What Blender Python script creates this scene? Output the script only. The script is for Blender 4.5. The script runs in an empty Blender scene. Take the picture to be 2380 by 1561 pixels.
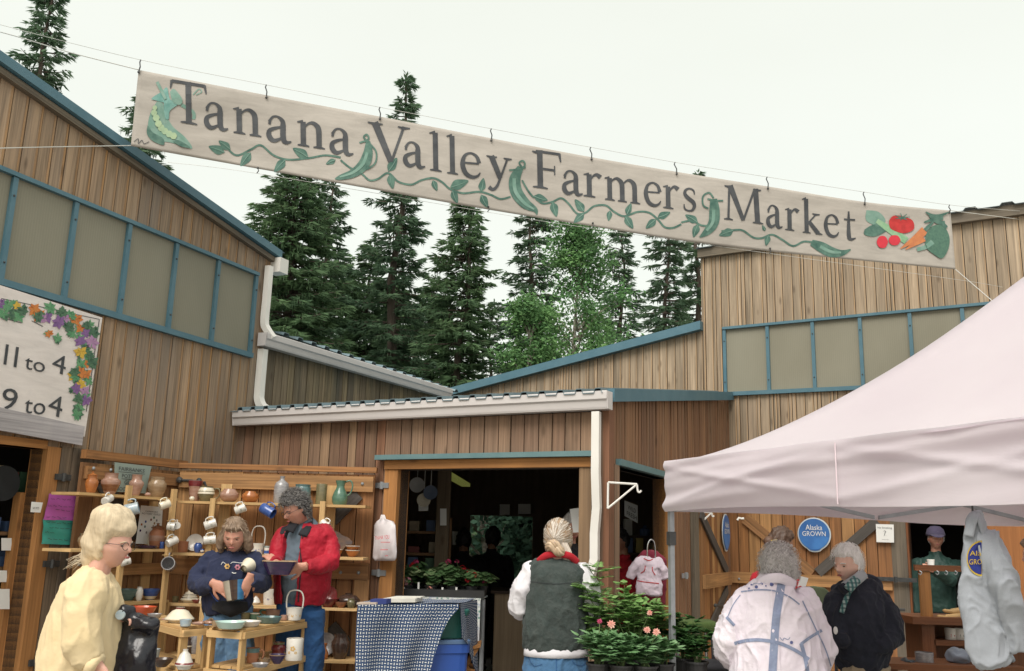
import bpy, bmesh, math, random
from mathutils import Vector, Matrix, noise
from mathutils.bvhtree import BVHTree
random.seed(7)
R=math.radians
SC=bpy.context.scene
COL=SC.collection
W0, H0=2380.0, 1561.0
FOC=2150.0
PITCH, ROLL, CAMH=math.atan(468.0/2150.0), math.atan(0.027), 1.6
CX, CY=1190.0, 780.5
AX=Vector((1,0,0)); AU=Vector((0,-math.sin(PITCH),math.cos(PITCH))); AF=Vector((0,math.cos(PITCH),math.sin(PITCH)))
cr, sr=math.cos(ROLL), math.sin(ROLL)
cam_d=bpy.data.cameras.new('camera'); cam=bpy.data.objects.new('camera',cam_d); COL.objects.link(cam)
cam_d.sensor_width=36; cam_d.lens=FOC/W0*36; cam_d.clip_end=2000; cam_d.clip_start=0.05
ix=AX*cr+AU*sr; iy=AX*-sr+AU*cr; iz=-AF
cam.matrix_world=Matrix(((ix.x,iy.x,iz.x,0),(ix.y,iy.y,iz.y,0),(ix.z,iy.z,iz.z,CAMH),(0,0,0,1)))
SC.camera=cam
SUN_EL, SUN_AZ=R(52), R(200)
w=bpy.data.worlds.new('World'); SC.world=w; w.use_nodes=True
nt=w.node_tree; nt.nodes.clear()
out=nt.nodes.new('ShaderNodeOutputWorld')
sky=nt.nodes.new('ShaderNodeTexSky'); sky.sky_type='NISHITA'; sky.sun_disc=False
sky.sun_elevation=SUN_EL; sky.sun_rotation=SUN_AZ; sky.air_density=1.0; sky.dust_density=6.0; sky.ozone_density=1.0
bgs=nt.nodes.new('ShaderNodeBackground'); bgs.inputs['Strength'].default_value=0.05
nt.links.new(sky.outputs[0],bgs.inputs['Color'])
bgc=nt.nodes.new('ShaderNodeBackground')
tc=nt.nodes.new('ShaderNodeTexCoord'); mp=nt.nodes.new('ShaderNodeMapping'); mp.inputs['Scale'].default_value=(1,1,2.5)
nz=nt.nodes.new('ShaderNodeTexNoise'); nz.inputs['Scale'].default_value=1.6; nz.inputs['Detail'].default_value=4
rp=nt.nodes.new('ShaderNodeValToRGB')
rp.color_ramp.elements[0].position=0.3; rp.color_ramp.elements[0].color=(0.86,0.87,0.74,1)
rp.color_ramp.elements[1].position=0.75; rp.color_ramp.elements[1].color=(0.92,0.93,0.81,1)
nt.links.new(tc.outputs['Generated'],mp.inputs[0]); nt.links.new(mp.outputs[0],nz.inputs['Vector'])
nt.links.new(nz.outputs['Fac'],rp.inputs[0]); nt.links.new(rp.outputs[0],bgc.inputs['Color']); bgc.inputs['Strength'].default_value=0.97
ad=nt.nodes.new('ShaderNodeAddShader'); nt.links.new(bgs.outputs[0],ad.inputs[0]); nt.links.new(bgc.outputs[0],ad.inputs[1])
nt.links.new(ad.outputs[0],out.inputs['Surface'])
sd=bpy.data.lights.new('sun','SUN'); so=bpy.data.objects.new('sun',sd); COL.objects.link(so)
sd.energy=2.6; sd.angle=R(35); sd.color=(1.0,0.97,0.92)
sv=Vector((math.sin(SUN_AZ)*math.cos(SUN_EL),math.cos(SUN_AZ)*math.cos(SUN_EL),math.sin(SUN_EL)))
so.rotation_euler=sv.to_track_quat('Z','Y').to_euler(); so.location=sv*30
SC.view_settings.view_transform='Standard'; SC.view_settings.look='None'; SC.view_settings.exposure=0.0; SC.view_settings.gamma=1.0
try:SC.view_settings.use_curve_mapping=False
except Exception:pass
CP=Vector((0,0,CAMH))
def ray(px,py):
 dx, dd=px-CX, py-CY
 h=dx*cr+dd*sr; v=dx*sr-dd*cr
 d=AX*h+AU*v+AF*FOC
 return d/d.y
def P(px,py,Y):return CP+ray(px,py)*Y
def proj(p):
 d=p-CP
 f=d.dot(AF); h=d.dot(AX)/f*FOC; v=d.dot(AU)/f*FOC
 return (CX+h*cr+v*sr,CY+h*sr-v*cr)
def Zf(x0,y0,s):return lambda x, y:((x0+x/s)/1.263,(y0+y/s)/1.263)
Z1=lambda x, y:(160+x/5.95,1050+y/5.95)
Z2=lambda x, y:(520+x/5.95,1050+y/5.95)
Z3=lambda x, y:(160+x/5.95,1298.5+y/5.95)
Z4=lambda x, y:(520+x/5.95,1298.5+y/5.95)
Z5=Zf(1000,1200,2.025); Z6=Zf(1700,1300,2.3257); Z7=Zf(2300,1300,2.3258); Z8=Zf(0,1263,2.2055)
Z9=Zf(0,0,2.365); Z10=Zf(1000,200,2.365); Z11=Zf(2000,500,1.951); Z12=Zf(0,600,2.365)
class Frame:
 """a vertical plane: s runs along it, n comes out of it, z is up"""
 def __init__(s,o,u,flip=False):
  s.o=Vector((o[0],o[1],0)); s.u=Vector((u[0],u[1],0)).normalized()
  s.n=Vector((s.u.y,-s.u.x,0))*(-1 if flip else 1)
 def pt(s,a,n,z):return s.o+s.u*a+s.n*n+Vector((0,0,z))
 def hit(s,px,py,off=0.0):
  r=ray(px,py); o=s.o+s.n*off
  det=r.x*-s.u.y+s.u.x*r.y
  t=(o.x*-s.u.y+s.u.x*o.y)/det
  p=CP+r*t
  return ((p-o).dot(s.u),p.z)
 def hp(s,px,py,off=0.0):
  a, z=s.hit(px,py,off); return s.pt(a,off,z)
# mesh helpers
WL={}
def wloc(o):return WL.get(o.name,Vector((0,0,0)))
def tag(o,label=None,cat=None,group=None,kind=None):
 if label:o['label']=label
 if cat:o['category']=cat
 if group:o['group']=group
 if kind:o['kind']=kind
 return o
def thing(name,loc,label,cat,group=None):
 o=bpy.data.objects.new(name,None); COL.objects.link(o); o.location=loc; o.empty_display_size=0.1
 WL[o.name]=Vector(loc)
 return tag(o,label,cat,group)
class MB:
 def __init__(s):s.v=[]; s.f=[]; s.uv=[]; s.tn=[]; s.mi=[]; s.m=0; s.tone=None
 def add(s,vs,fs,uvs=None,tone=None):
  b=len(s.v); s.v+=[Vector(p) for p in vs]
  t=tone if tone is not None else (s.tone if s.tone is not None else random.random())
  for i, f in enumerate(fs):
   s.f.append([b+k for k in f]); s.tn.append(t); s.mi.append(s.m)
   s.uv.append(uvs[i] if uvs else [(vs[k][0]*.7+vs[k][1]*.7,vs[k][2]) for k in f])
 def hexa(s,a,b,tone=None):
  """a, b: 4 points each, length runs a -> b"""
  a=[Vector(p) for p in a]; b=[Vector(p) for p in b]
  r=random.random()*40; q=random.random()*40; fs=[]; us=[]
  per=[0.0]
  for i in range(4):per.append(per[-1]+(a[(i+1)%4]-a[i]).length)
  ax=(sum(b,Vector())-sum(a,Vector())).normalized(); o=a[0]
  for i in range(4):
   j=(i+1)%4; fs.append([i,j,4+j,4+i])
   us.append([(r+(a[i]-o).dot(ax),q+per[i]),(r+(a[j]-o).dot(ax),q+per[i+1]),(r+(b[j]-o).dot(ax),q+per[i+1]),(r+(b[i]-o).dot(ax),q+per[i])])
  fs.append([3,2,1,0]); us.append([(r,q),(r,q+.05),(r+.03,q+.05),(r+.03,q)])
  fs.append([4,5,6,7]); us.append([(r,q),(r,q+.05),(r+.03,q+.05),(r+.03,q)])
  s.add(a+b,fs,us,tone)
 def plank(s,p0,p1,wv,tv,tone=None):
  """bar from p0 to p1 (centre line), full width vector wv, full thickness vector tv"""
  p0, p1, wv, tv=Vector(p0), Vector(p1), Vector(wv)/2, Vector(tv)/2
  q=lambda p:[p-wv-tv,p+wv-tv,p+wv+tv,p-wv+tv]
  s.hexa(q(p0),q(p1),tone)
 def fbox(s,F,a0,a1,n0,n1,z0,z1,tone=None,up=None):
  """box in a wall frame; the grain runs along the longest side"""
  c=lambda a, n, z:F.pt(a,n,z)
  if up is None:up=abs(z1-z0)>=abs(a1-a0)
  if up:s.hexa([c(a0,n0,z0),c(a1,n0,z0),c(a1,n1,z0),c(a0,n1,z0)],[c(a0,n0,z1),c(a1,n0,z1),c(a1,n1,z1),c(a0,n1,z1)],tone)
  else:s.hexa([c(a0,n0,z0),c(a0,n1,z0),c(a0,n1,z1),c(a0,n0,z1)],[c(a1,n0,z0),c(a1,n1,z0),c(a1,n1,z1),c(a1,n0,z1)],tone)
 def tube(s,pts,rad,seg=8,caps=True,tone=None,side=None):
  """pts list, rad float / list / list of (a,b) with a along side"""
  pts=[Vector(p) for p in pts]; n=len(pts)
  if not isinstance(rad,(list,tuple)):rad=[rad]*n
  vs=[]; fs=[]; us=[]; L=0; prev=None
  for i, p in enumerate(pts):
   t=(pts[min(i+1,n-1)]-pts[max(i-1,0)])
   t=t.normalized() if t.length>1e-9 else Vector((0,0,1))
   if side is not None:x=Vector(side if not isinstance(side,list) else side[i]); x=(x-t*x.dot(t))
   elif prev is not None:x=prev-t*prev.dot(t)
   else:x=t.orthogonal()
   x=x.normalized() if x.length>1e-6 else t.orthogonal().normalized()
   prev=x; y=t.cross(x)
   ra, rb=rad[i] if isinstance(rad[i],(list,tuple)) else (rad[i],rad[i])
   for k in range(seg):
    an=2*math.pi*k/seg; vs.append(p+x*(math.cos(an)*ra)+y*(math.sin(an)*rb))
  ro=random.random()*9; L=[0.0]
  for i in range(1,n):L.append(L[-1]+(pts[i]-pts[i-1]).length)
  for i in range(n-1):
   for k in range(seg):
    j=(k+1)%seg
    fs.append([i*seg+k,i*seg+j,(i+1)*seg+j,(i+1)*seg+k])
    us.append([(ro+L[i],k/seg*.2),(ro+L[i],(k+1)/seg*.2),(ro+L[i+1],(k+1)/seg*.2),(ro+L[i+1],k/seg*.2)])
  if caps:
   fs.append(list(range(seg))[::-1]); us.append([(0,0)]*seg)
   fs.append([(n-1)*seg+k for k in range(seg)]); us.append([(0,0)]*seg)
  s.add(vs,fs,us,tone)
 def ball(s,c,r,seg=12,rings=8,tone=None,M=None):
  c=Vector(c); r=r if isinstance(r,(list,tuple)) else (r,r,r); vs=[]; fs=[]
  for i in range(rings+1):
   th=math.pi*i/rings
   for k in range(seg):
    a=2*math.pi*k/seg
    p=Vector((r[0]*math.sin(th)*math.cos(a),r[1]*math.sin(th)*math.sin(a),r[2]*math.cos(th)))
    vs.append(c+(M@p if M else p))
  for i in range(rings):
   for k in range(seg):
    j=(k+1)%seg; fs.append([i*seg+k,(i+1)*seg+k,(i+1)*seg+j,i*seg+j])
  s.add(vs,fs,None,tone)
 def lathe(s,prof,c=(0,0,0),seg=20,M=None,tone=None):
  """prof: (radius, height) pairs"""
  c=Vector(c); vs=[]; fs=[]; n=len(prof)
  for r, h in prof:
   for k in range(seg):
    a=2*math.pi*k/seg; p=Vector((max(r,.0004)*math.cos(a),max(r,.0004)*math.sin(a),h))
    vs.append(c+(M@p if M else p))
  for i in range(n-1):
   for k in range(seg):
    j=(k+1)%seg; fs.append([i*seg+k,i*seg+j,(i+1)*seg+j,(i+1)*seg+k])
  s.add(vs,fs,None,tone)
 def poly(s,pts,tone=None):s.add(pts,[list(range(len(pts)))],None,tone)
 def slab(s,pts,off,tone=None):
  """flat outline pts thickened by vector off"""
  n=len(pts); off=Vector(off); a=[Vector(p) for p in pts]
  s.add(a+[p+off for p in a],[list(range(n))[::-1],[n+k for k in range(n)]]+[[k,(k+1)%n,n+(k+1)%n,n+k] for k in range(n)],None,tone)
 def build(s,name,mats,parent=None,smooth=False,origin=None,coll=True):
  me=bpy.data.meshes.new(name)
  if not isinstance(mats,(list,tuple)):mats=[mats]
  if parent is not None:org=wloc(parent)
  elif origin is not None:org=Vector(origin)
  else:
   n=len(s.v); org=Vector((sum(p.x for p in s.v)/n,sum(p.y for p in s.v)/n,min(p.z for p in s.v)))
  me.from_pydata([tuple(p-org) for p in s.v],[],s.f)
  for m in mats:me.materials.append(m)
  ul=me.uv_layers.new(name='UVMap'); ca=me.attributes.new('tone','FLOAT','FACE')
  flat=[]
  for f in s.uv:
   for c in f:flat+=[c[0],c[1]]
  ul.data.foreach_set('uv',flat); ca.data.foreach_set('value',s.tn)
  me.polygons.foreach_set('material_index',s.mi)
  if smooth:me.polygons.foreach_set('use_smooth',[True]*len(s.f))
  me.update()
  o=bpy.data.objects.new(name,me); COL.objects.link(o)
  if parent is not None:o.parent=parent; WL[o.name]=org
  else:o.location=org; WL[o.name]=org
  if smooth=='auto':autosmooth(o)
  return o
def autosmooth(o,ang=40):
 me=o.data; bm=bmesh.new(); bm.from_mesh(me)
 bmesh.ops.recalc_face_normals(bm,faces=bm.faces)
 for e in bm.edges:
  if len(e.link_faces)==2 and e.calc_face_angle(0)>R(ang):e.smooth=False
 bm.to_mesh(me); bm.free()
def fixn(o):
 bm=bmesh.new(); bm.from_mesh(o.data); bmesh.ops.recalc_face_normals(bm,faces=bm.faces); bm.to_mesh(o.data); bm.free()
def bake(o):
 """turn an object's modifiers into its mesh"""
 dg=bpy.context.evaluated_depsgraph_get(); dg.update()
 me=bpy.data.meshes.new_from_object(o.evaluated_get(dg)); mats=[m for m in o.data.materials]
 o.modifiers.clear(); o.data=me; me.name=o.name
 if not me.materials:
  for m in mats:me.materials.append(m)
 me.polygons.foreach_set('use_smooth',[True]*len(me.polygons)); me.update()
 return o
def ctree(o,loc=None,rz=0.0,parent=None,label=None):
 c=o.copy(); COL.objects.link(c); c.parent=parent
 if loc is not None:c.location=loc; c.rotation_euler=(0,0,rz)
 if label:c['label']=label
 for ch in [x for x in COL.objects if x.parent==o]:ctree(ch,parent=c)
 return c
def crv(pts,n=6):
 """Catmull-Rom through pts"""
 pts=[Vector(p) for p in pts]; out=[]
 for i in range(len(pts)-1):
  a=pts[max(i-1,0)]; b=pts[i]; c=pts[i+1]; d=pts[min(i+2,len(pts)-1)]
  for k in range(n):
   t=k/n; out.append(0.5*((2*b)+(c-a)*t+(2*a-5*b+4*c-d)*t*t+(3*b-a-3*c+d)*t**3))
 out.append(pts[-1]); return out
def bfont(txt,size=1.0,space=1.0):
 """built-in font -> (2D verts, faces), left-bottom origin"""
 cu=bpy.data.curves.new('t','FONT'); cu.body=txt; cu.size=size; cu.space_character=space; cu.resolution_u=3
 o=bpy.data.objects.new('t',cu); COL.objects.link(o)
 dg=bpy.context.evaluated_depsgraph_get(); dg.update()
 me=bpy.data.meshes.new_from_object(o.evaluated_get(dg))
 vs=[(v.co.x,v.co.y) for v in me.vertices]; fs=[list(p.vertices) for p in me.polygons]
 bpy.data.objects.remove(o); bpy.data.meshes.remove(me); bpy.data.curves.remove(cu)
 return vs, fs
def text_on(mb,txt,F,x0,y0,width=None,height=None,bold=0):
 """txt in the box given by F(x,y)->3D point; x0,y0 left-bottom, fitted to width / cap height"""
 vs, fs=bfont(txt)
 if not vs:return
 mx=max(v[0] for v in vs); mn=min(v[0] for v in vs); my=max(v[1] for v in vs)
 sx=width/(mx-mn) if width else height/.7; sy=height/.7 if height else sx
 mb.add([F(x0+(v[0]-mn)*sx,y0+v[1]*sy) for v in vs],fs)
# materials
def nd(t,k,**kw):
 n=t.nodes.new(k)
 for a, b in kw.items():
  if a.startswith('i_'):n.inputs[a[2:].replace('_',' ')].default_value=b
  else:setattr(n,a,b)
 return n
def newmat(name):
 m=bpy.data.materials.new(name); m.use_nodes=True; t=m.node_tree; b=t.nodes['Principled BSDF']; return m, t, b
def c4(c):return (c[0],c[1],c[2],1)
def mix(t,f,a,b,mode='MIX'):
 n=nd(t,'ShaderNodeMix',data_type='RGBA',blend_type=mode)
 for inp, v in ((0,f),(6,a),(7,b)):
  if hasattr(v,'is_output') or hasattr(v,'links'):t.links.new(v,n.inputs[inp])
  else:n.inputs[inp].default_value=v if inp==0 else c4(v)
 return n.outputs[2]
def ramp(t,src,stops):
 n=nd(t,'ShaderNodeValToRGB'); e=n.color_ramp.elements
 while len(e)<len(stops):e.new(0.5)
 for k, (p,c) in enumerate(stops):e[k].position=p; e[k].color=c4(c) if isinstance(c,(list,tuple)) else (c,c,c,1)
 t.links.new(src,n.inputs[0]); return n.outputs[0]
def noise_n(t,vec,scale,detail=3,rough=.5,dist=0):
 n=nd(t,'ShaderNodeTexNoise'); n.inputs['Scale'].default_value=scale; n.inputs['Detail'].default_value=detail
 n.inputs['Roughness'].default_value=rough; n.inputs['Distortion'].default_value=dist
 if vec is not None:t.links.new(vec,n.inputs['Vector'])
 return n.outputs['Fac']
def mapping(t,out,sc,loc=(0,0,0)):
 n=nd(t,'ShaderNodeMapping'); n.inputs['Scale'].default_value=sc; n.inputs['Location'].default_value=loc; t.links.new(out,n.inputs[0]); return n.outputs[0]
def bump(t,b,h,strength=.3,dist=.01):
 n=nd(t,'ShaderNodeBump'); n.inputs['Strength'].default_value=strength; n.inputs['Distance'].default_value=dist
 t.links.new(h,n.inputs['Height']); t.links.new(n.outputs[0],b.inputs['Normal'])
def mat(name,c1,c2=None,scale=8,rough=.7,bs=0,bscale=40,metal=0,spec=.5,coat=0,stretch=(1,1,1),tonevar=0,detail=3,sheen=0,trans=0):
 m, t, b=newmat(name); tc=nd(t,'ShaderNodeTexCoord')
 vec=mapping(t,tc.outputs['Object'],stretch)
 c2=c2 or tuple(x*.8 for x in c1)
 f=noise_n(t,vec,scale,detail); colr=ramp(t,f,[(.3,c1),(.7,c2)])
 if tonevar:
  at=nd(t,'ShaderNodeAttribute',attribute_name='tone')
  tv=ramp(t,at.outputs['Fac'],[(0,1-tonevar),(1,1.0)]); colr=mix(t,1.0,colr,tv,'MULTIPLY')
 t.links.new(colr,b.inputs['Base Color']); b.inputs['Roughness'].default_value=rough; b.inputs['Metallic'].default_value=metal
 b.inputs['Specular IOR Level'].default_value=spec; b.inputs['Coat Weight'].default_value=coat
 if sheen:b.inputs['Sheen Weight'].default_value=sheen; b.inputs['Sheen Roughness'].default_value=.5
 if bs:bump(t,b,noise_n(t,vec,bscale,4),bs,.01)
 if trans:
  tr=nd(t,'ShaderNodeBsdfTranslucent'); t.links.new(colr,tr.inputs[0]); ms=nd(t,'ShaderNodeMixShader'); ms.inputs[0].default_value=trans
  o=t.nodes['Material Output']; t.links.new(b.outputs[0],ms.inputs[1]); t.links.new(tr.outputs[0],ms.inputs[2]); t.links.new(ms.outputs[0],o.inputs[0])
 return m
def wood(name,cols,grain=.35,dirt=None,dirt_amt=.5,rough=.75,knots=.5,dscale=.8):
 """boards: 'tone' picks the colour of each board, UV runs along the grain"""
 m, t, b=newmat(name); at=nd(t,'ShaderNodeAttribute',attribute_name='tone')
 uv=nd(t,'ShaderNodeTexCoord')
 n=len(cols); colr=ramp(t,at.outputs['Fac'],[(k/(n-1),c) for k,c in enumerate(cols)])
 g1=noise_n(t,mapping(t,uv.outputs['UV'],(1.3,55,1)),1.0,5,.6,.6)
 g2=noise_n(t,mapping(t,uv.outputs['UV'],(.8,9,1)),1.0,3,.5,.8)
 colr=mix(t,1.0,colr,ramp(t,g1,[(.3,1-grain),(.62,1.08)]),'MULTIPLY')
 colr=mix(t,1.0,colr,ramp(t,g2,[(.3,1-grain*.7),(.7,1.12)]),'MULTIPLY')
 if dirt:
  d1=noise_n(t,mapping(t,uv.outputs['Object'],(2.2,2.2,.45)),dscale,5,.65,.5)
  colr=mix(t,ramp(t,d1,[(.45,0.0),(.72,dirt_amt)]),colr,dirt)
 if knots:
  vo=nd(t,'ShaderNodeTexVoronoi'); vo.inputs['Scale'].default_value=1.0; t.links.new(mapping(t,uv.outputs['UV'],(2.6,7,1)),vo.inputs['Vector'])
  colr=mix(t,ramp(t,vo.outputs['Distance'],[(.05,knots),(.17,0.0)]),colr,(.06,.035,.02))
 t.links.new(colr,b.inputs['Base Color']); b.inputs['Roughness'].default_value=rough; b.inputs['Specular IOR Level'].default_value=.3
 bump(t,b,g1,.35,.004)
 return m
# materials
WL_L=wood('siding_brown',[(.365,.255,.165),(.39,.275,.178),(.33,.24,.165),(.41,.285,.185),(.37,.262,.172),(.44,.25,.11)],.42,(.19,.175,.16),.6)
WL_B=wood('siding_brown_stained',[(.25,.19,.13),(.33,.25,.155),(.38,.29,.175),(.22,.17,.12),(.42,.32,.2)],.5,(.09,.095,.08),.75,dscale=1.3)
WL_C=wood('siding_reddish',[(.25,.115,.07),(.31,.165,.095),(.19,.105,.07),(.40,.26,.155),(.23,.15,.10),(.27,.15,.09)],.45,(.15,.105,.08),.5)
WL_CR=wood('siding_taupe',[(.27,.17,.11),(.31,.20,.13),(.225,.14,.095),(.27,.16,.10)],.38,(.19,.135,.10),.45)
WL_R=wood('siding_pale',[(.41,.31,.215),(.345,.265,.185),(.47,.36,.25),(.30,.235,.165),(.43,.33,.23),(.50,.335,.19)],.42,(.24,.20,.15),.55)
WL_D=wood('door_wood',[(.44,.215,.085),(.33,.15,.058),(.54,.30,.125),(.25,.11,.045),(.46,.22,.08)],.42,(.17,.085,.045),.55,rough=.6)
WL_DR=wood('door_wood_dark',[(.36,.19,.085),(.30,.15,.065),(.41,.22,.095),(.26,.13,.06)],.42,(.14,.08,.05),.55,rough=.6)
WL_J=wood('jamb_wood',[(.42,.20,.07),(.36,.165,.055)],.3,(.20,.10,.05),.4)
WL_G=wood('grey_post_wood',[(.21,.175,.12),(.17,.14,.105),(.25,.205,.14)],.4,(.09,.08,.07),.6)
WL_P=wood('pine',[(.60,.39,.18),(.53,.34,.15),(.66,.44,.21)],.22,None,0,rough=.55,knots=.45)
WL_K=wood('dark_wood',[(.045,.03,.022),(.06,.04,.03),(.035,.026,.02)],.3,None,0)
WL_SB=wood('brown_stand_wood',[(.20,.075,.03),(.16,.06,.025)],.3,None,0,rough=.5)
WL_BR=wood('brace_grey',[(.085,.075,.07),(.10,.09,.08)],.3,None,0)
M_BLUE=mat('blue_paint',(.06,.145,.19),(.085,.175,.22),6,.5,.15,60)
M_BLUEG=mat('faded_blue_paint',(.10,.19,.205),(.13,.22,.23),8,.6,.15,60)
M_WHITE=mat('white_metal_paint',(.78,.76,.72),(.70,.68,.64),3,.4,.05,20)
M_GUTTER=mat('gutter_metal',(.60,.57,.56),(.53,.50,.49),2,.4,.04,20,stretch=(1,1,4))
M_STEEL=mat('galvanised_steel',(.36,.38,.40),(.28,.30,.32),12,.45,.1,50,metal=.5)
M_IRON=mat('black_iron',(.03,.034,.036),(.05,.05,.05),20,.5,.2,60)
M_ROOF=mat('roof_metal_blue',(.17,.24,.27),(.12,.18,.21),4,.35,.05,20,metal=.2)
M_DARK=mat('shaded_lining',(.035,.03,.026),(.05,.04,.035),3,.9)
M_PAPER=mat('paper',(.76,.76,.74),(.70,.70,.68),4,.8)
M_INK=mat('ink',(.035,.036,.045),(.05,.05,.06),30,.7)
M_GRAVEL=mat('packed_gravel',(.38,.355,.32),(.28,.26,.235),30,.95,.6,120)
def panel_mat():
 m, t, b=newmat('fibreglass_panel'); tc=nd(t,'ShaderNodeTexCoord')
 f=noise_n(t,mapping(t,tc.outputs['Object'],(1,1,.5)),2.0,4)
 colr=ramp(t,f,[(.3,(.235,.222,.168)),(.7,(.265,.252,.195))])
 wv=nd(t,'ShaderNodeTexWave',wave_type='BANDS',bands_direction='X'); wv.inputs['Scale'].default_value=14
 t.links.new(tc.outputs['UV'],wv.inputs['Vector'])
 colr=mix(t,1.0,colr,ramp(t,wv.outputs['Fac'],[(0,.93),(1,1.0)]),'MULTIPLY')
 t.links.new(colr,b.inputs['Base Color']); b.inputs['Roughness'].default_value=.55; b.inputs['Specular IOR Level'].default_value=.25
 bump(t,b,wv.outputs['Fac'],.12,.004); return m
M_PANEL=panel_mat()
# the setting: ground
mb=MB(); mb.add([(-400,-300,0),(400,-300,0),(400,500,0),(-400,500,0)],[[0,1,2,3]],tone=.5)
tag(mb.build('ground',M_GRAVEL),kind='structure')
def hdir(px):r=ray(px,1216+.027*px); return Vector((r.x,r.y))
U1=hdir(2167).normalized(); U2=-hdir(-2450).normalized(); U2C=-hdir(-2950).normalized()
pC=P(1400,1100,7.0); FC=Frame((pC.x,pC.y),U2C)
jL=FC.hp(548,1050); FL=Frame((jL.x,jL.y),U1)
FR1=Frame((pC.x,pC.y),U1)
_a, _z=FR1.hit(1688,930); pR=FR1.pt(_a,0,0); FR2=Frame((pR.x,pR.y),U2)
def topline(F,pa,pb,off=0):
 a0, z0=F.hit(*pa,off); a1, z1=F.hit(*pb,off); return lambda a:z0+(a-a0)*(z1-z0)/(a1-a0)
def siding(mb,F,s0,s1,top,bot=0.0,holes=(),wmin=.115,wmax=.14,n0=0.0,thick=.022,gap=.009,narrow=0,tones=None,lap=0):
 """vertical boards, each a board of its own thickness; holes = (sa, sb, za, zb) openings"""
 cuts=sorted({s0,s1}|{h[0] for h in holes if s0<h[0]<s1}|{h[1] for h in holes if s0<h[1]<s1})
 topf=top if callable(top) else (lambda a:top); botf=bot if callable(bot) else (lambda a:bot)
 for c0, c1 in zip(cuts,cuts[1:]):
  a=c0
  while a<c1-1e-4:
   if narrow and random.random()<narrow:wd=random.uniform(.035,.05); rr=.012
   else:wd=random.uniform(wmin,wmax); rr=random.uniform(0,.006)
   if c1-a-wd<.05:wd=c1-a
   b=min(a+wd,c1); m_=(a+b)/2; tone=tones(m_) if tones else random.random()*(.82 if lap else 1)
   zs=sorted([(h[2],h[3]) for h in holes if h[0]-1e-4<m_<h[1]+1e-4])
   segs=[]; lo=None
   for za, zb in zs:segs.append((lo,za)); lo=zb
   segs.append((lo,None))
   for l, h in segs:
    l0, l1=(botf(a),botf(b)) if l is None else (l,l)
    h0, h1=(topf(a),topf(b)) if h is None else (h,h)
    if callable(l):l0, l1=l(a), l(b)
    if callable(h):h0, h1=h(a), h(b)
    if h0-l0<.01 and h1-l1<.01:continue
    nf=n0+thick+rr; e=gap/2
    mb.hexa([F.pt(a+e,n0,l0),F.pt(b-e,n0,l1),F.pt(b-e,nf,l1),F.pt(a+e,nf,l0)],[F.pt(a+e,n0,h0),F.pt(b-e,n0,h1),F.pt(b-e,nf,h1),F.pt(a+e,nf,h0)],tone)
    if lap:a2, g=b-e-lap, nf+.003; mb.hexa([F.pt(a2,nf-.004,l1),F.pt(b-e,nf-.004,l1),F.pt(b-e,g,l1),F.pt(a2,g,l1)],[F.pt(a2,nf-.004,h1-.002),F.pt(b-e,nf-.004,h1-.002),F.pt(b-e,g,h1-.002),F.pt(a2,g,h1-.002)],random.uniform(.9,1))
   a=b
def backing(mb,F,s0,s1,z0,z1l,z1r,n0=-.12,n1=-.002,holes=()):
 """solid wall behind the boards, in pieces round the openings"""
 f=lambda a:z1l+(z1r-z1l)*(a-s0)/(s1-s0)
 cuts=sorted({s0,s1}|{x for h in holes for x in h[:2] if s0<x<s1})
 for a, b in zip(cuts,cuts[1:]):
  m_=(a+b)/2; hs=sorted([(h[2],h[3]) for h in holes if h[0]<m_<h[1]]); lo=z0; pcs=[]
  for za, zb in hs:pcs.append((lo,lo,za,za)); lo=zb
  pcs.append((lo,lo,f(a),f(b)))
  for l0, l1, h0, h1 in pcs:
   if h0-l0<.005 and h1-l1<.005:continue
   mb.hexa([F.pt(a,n0,l0),F.pt(b,n0,l1),F.pt(b,n1,l1),F.pt(a,n1,l0)],[F.pt(a,n0,h0),F.pt(b,n0,h1),F.pt(b,n1,h1),F.pt(a,n1,h0)],.3)
def window_band(F,root,s_list,ztop,zbot,mull=.05,off=.0,sdir=1):
 """a band of fibreglass panels; s_list = mullion positions, each panel a part of its own"""
 e=.004
 for a, b in zip(s_list,s_list[1:]):
  m=MB(); m.hexa([F.pt(a,.012,zbot(a)),F.pt(b,.012,zbot(b)),F.pt(b,.02,zbot(b)),F.pt(a,.02,zbot(a))],[F.pt(a,.012,ztop(a)),F.pt(b,.012,ztop(b)),F.pt(b,.02,ztop(b)),F.pt(a,.02,ztop(a))],.5)
  m.uv=[[(v[1],v[0]) for v in f] for f in m.uv]
  m.build('window_panel',M_PANEL,root)
 for a in s_list:
  m=MB(); m.fbox(F,a-mull/2,a+mull/2,.022,.05+off,zbot(a)+.02,ztop(a)-.02); mo=m.build('mullion',M_BLUE,root)
  for k in range(2):
   z=zbot(a)+(ztop(a)-zbot(a))*(.18+.62*k); m=MB(); m.ball(F.pt(a,.052+off,z),.009,6,4); m.build('bolt',M_IRON,mo)
 a, b=s_list[0]-mull/2, s_list[-1]+mull/2
 for zf, w in ((ztop,.032),(zbot,.048)):
  m=MB(); o2=.062 if zf is ztop else .07
  m.hexa([F.pt(a,.022,zf(a)-w/2),F.pt(a,o2,zf(a)-w/2),F.pt(a,o2,zf(a)+w/2),F.pt(a,.022,zf(a)+w/2)],[F.pt(b,.022,zf(b)-w/2),F.pt(b,o2,zf(b)-w/2),F.pt(b,o2,zf(b)+w/2),F.pt(b,.022,zf(b)+w/2)])
  m.build('window_rail',M_BLUE,root)
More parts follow.
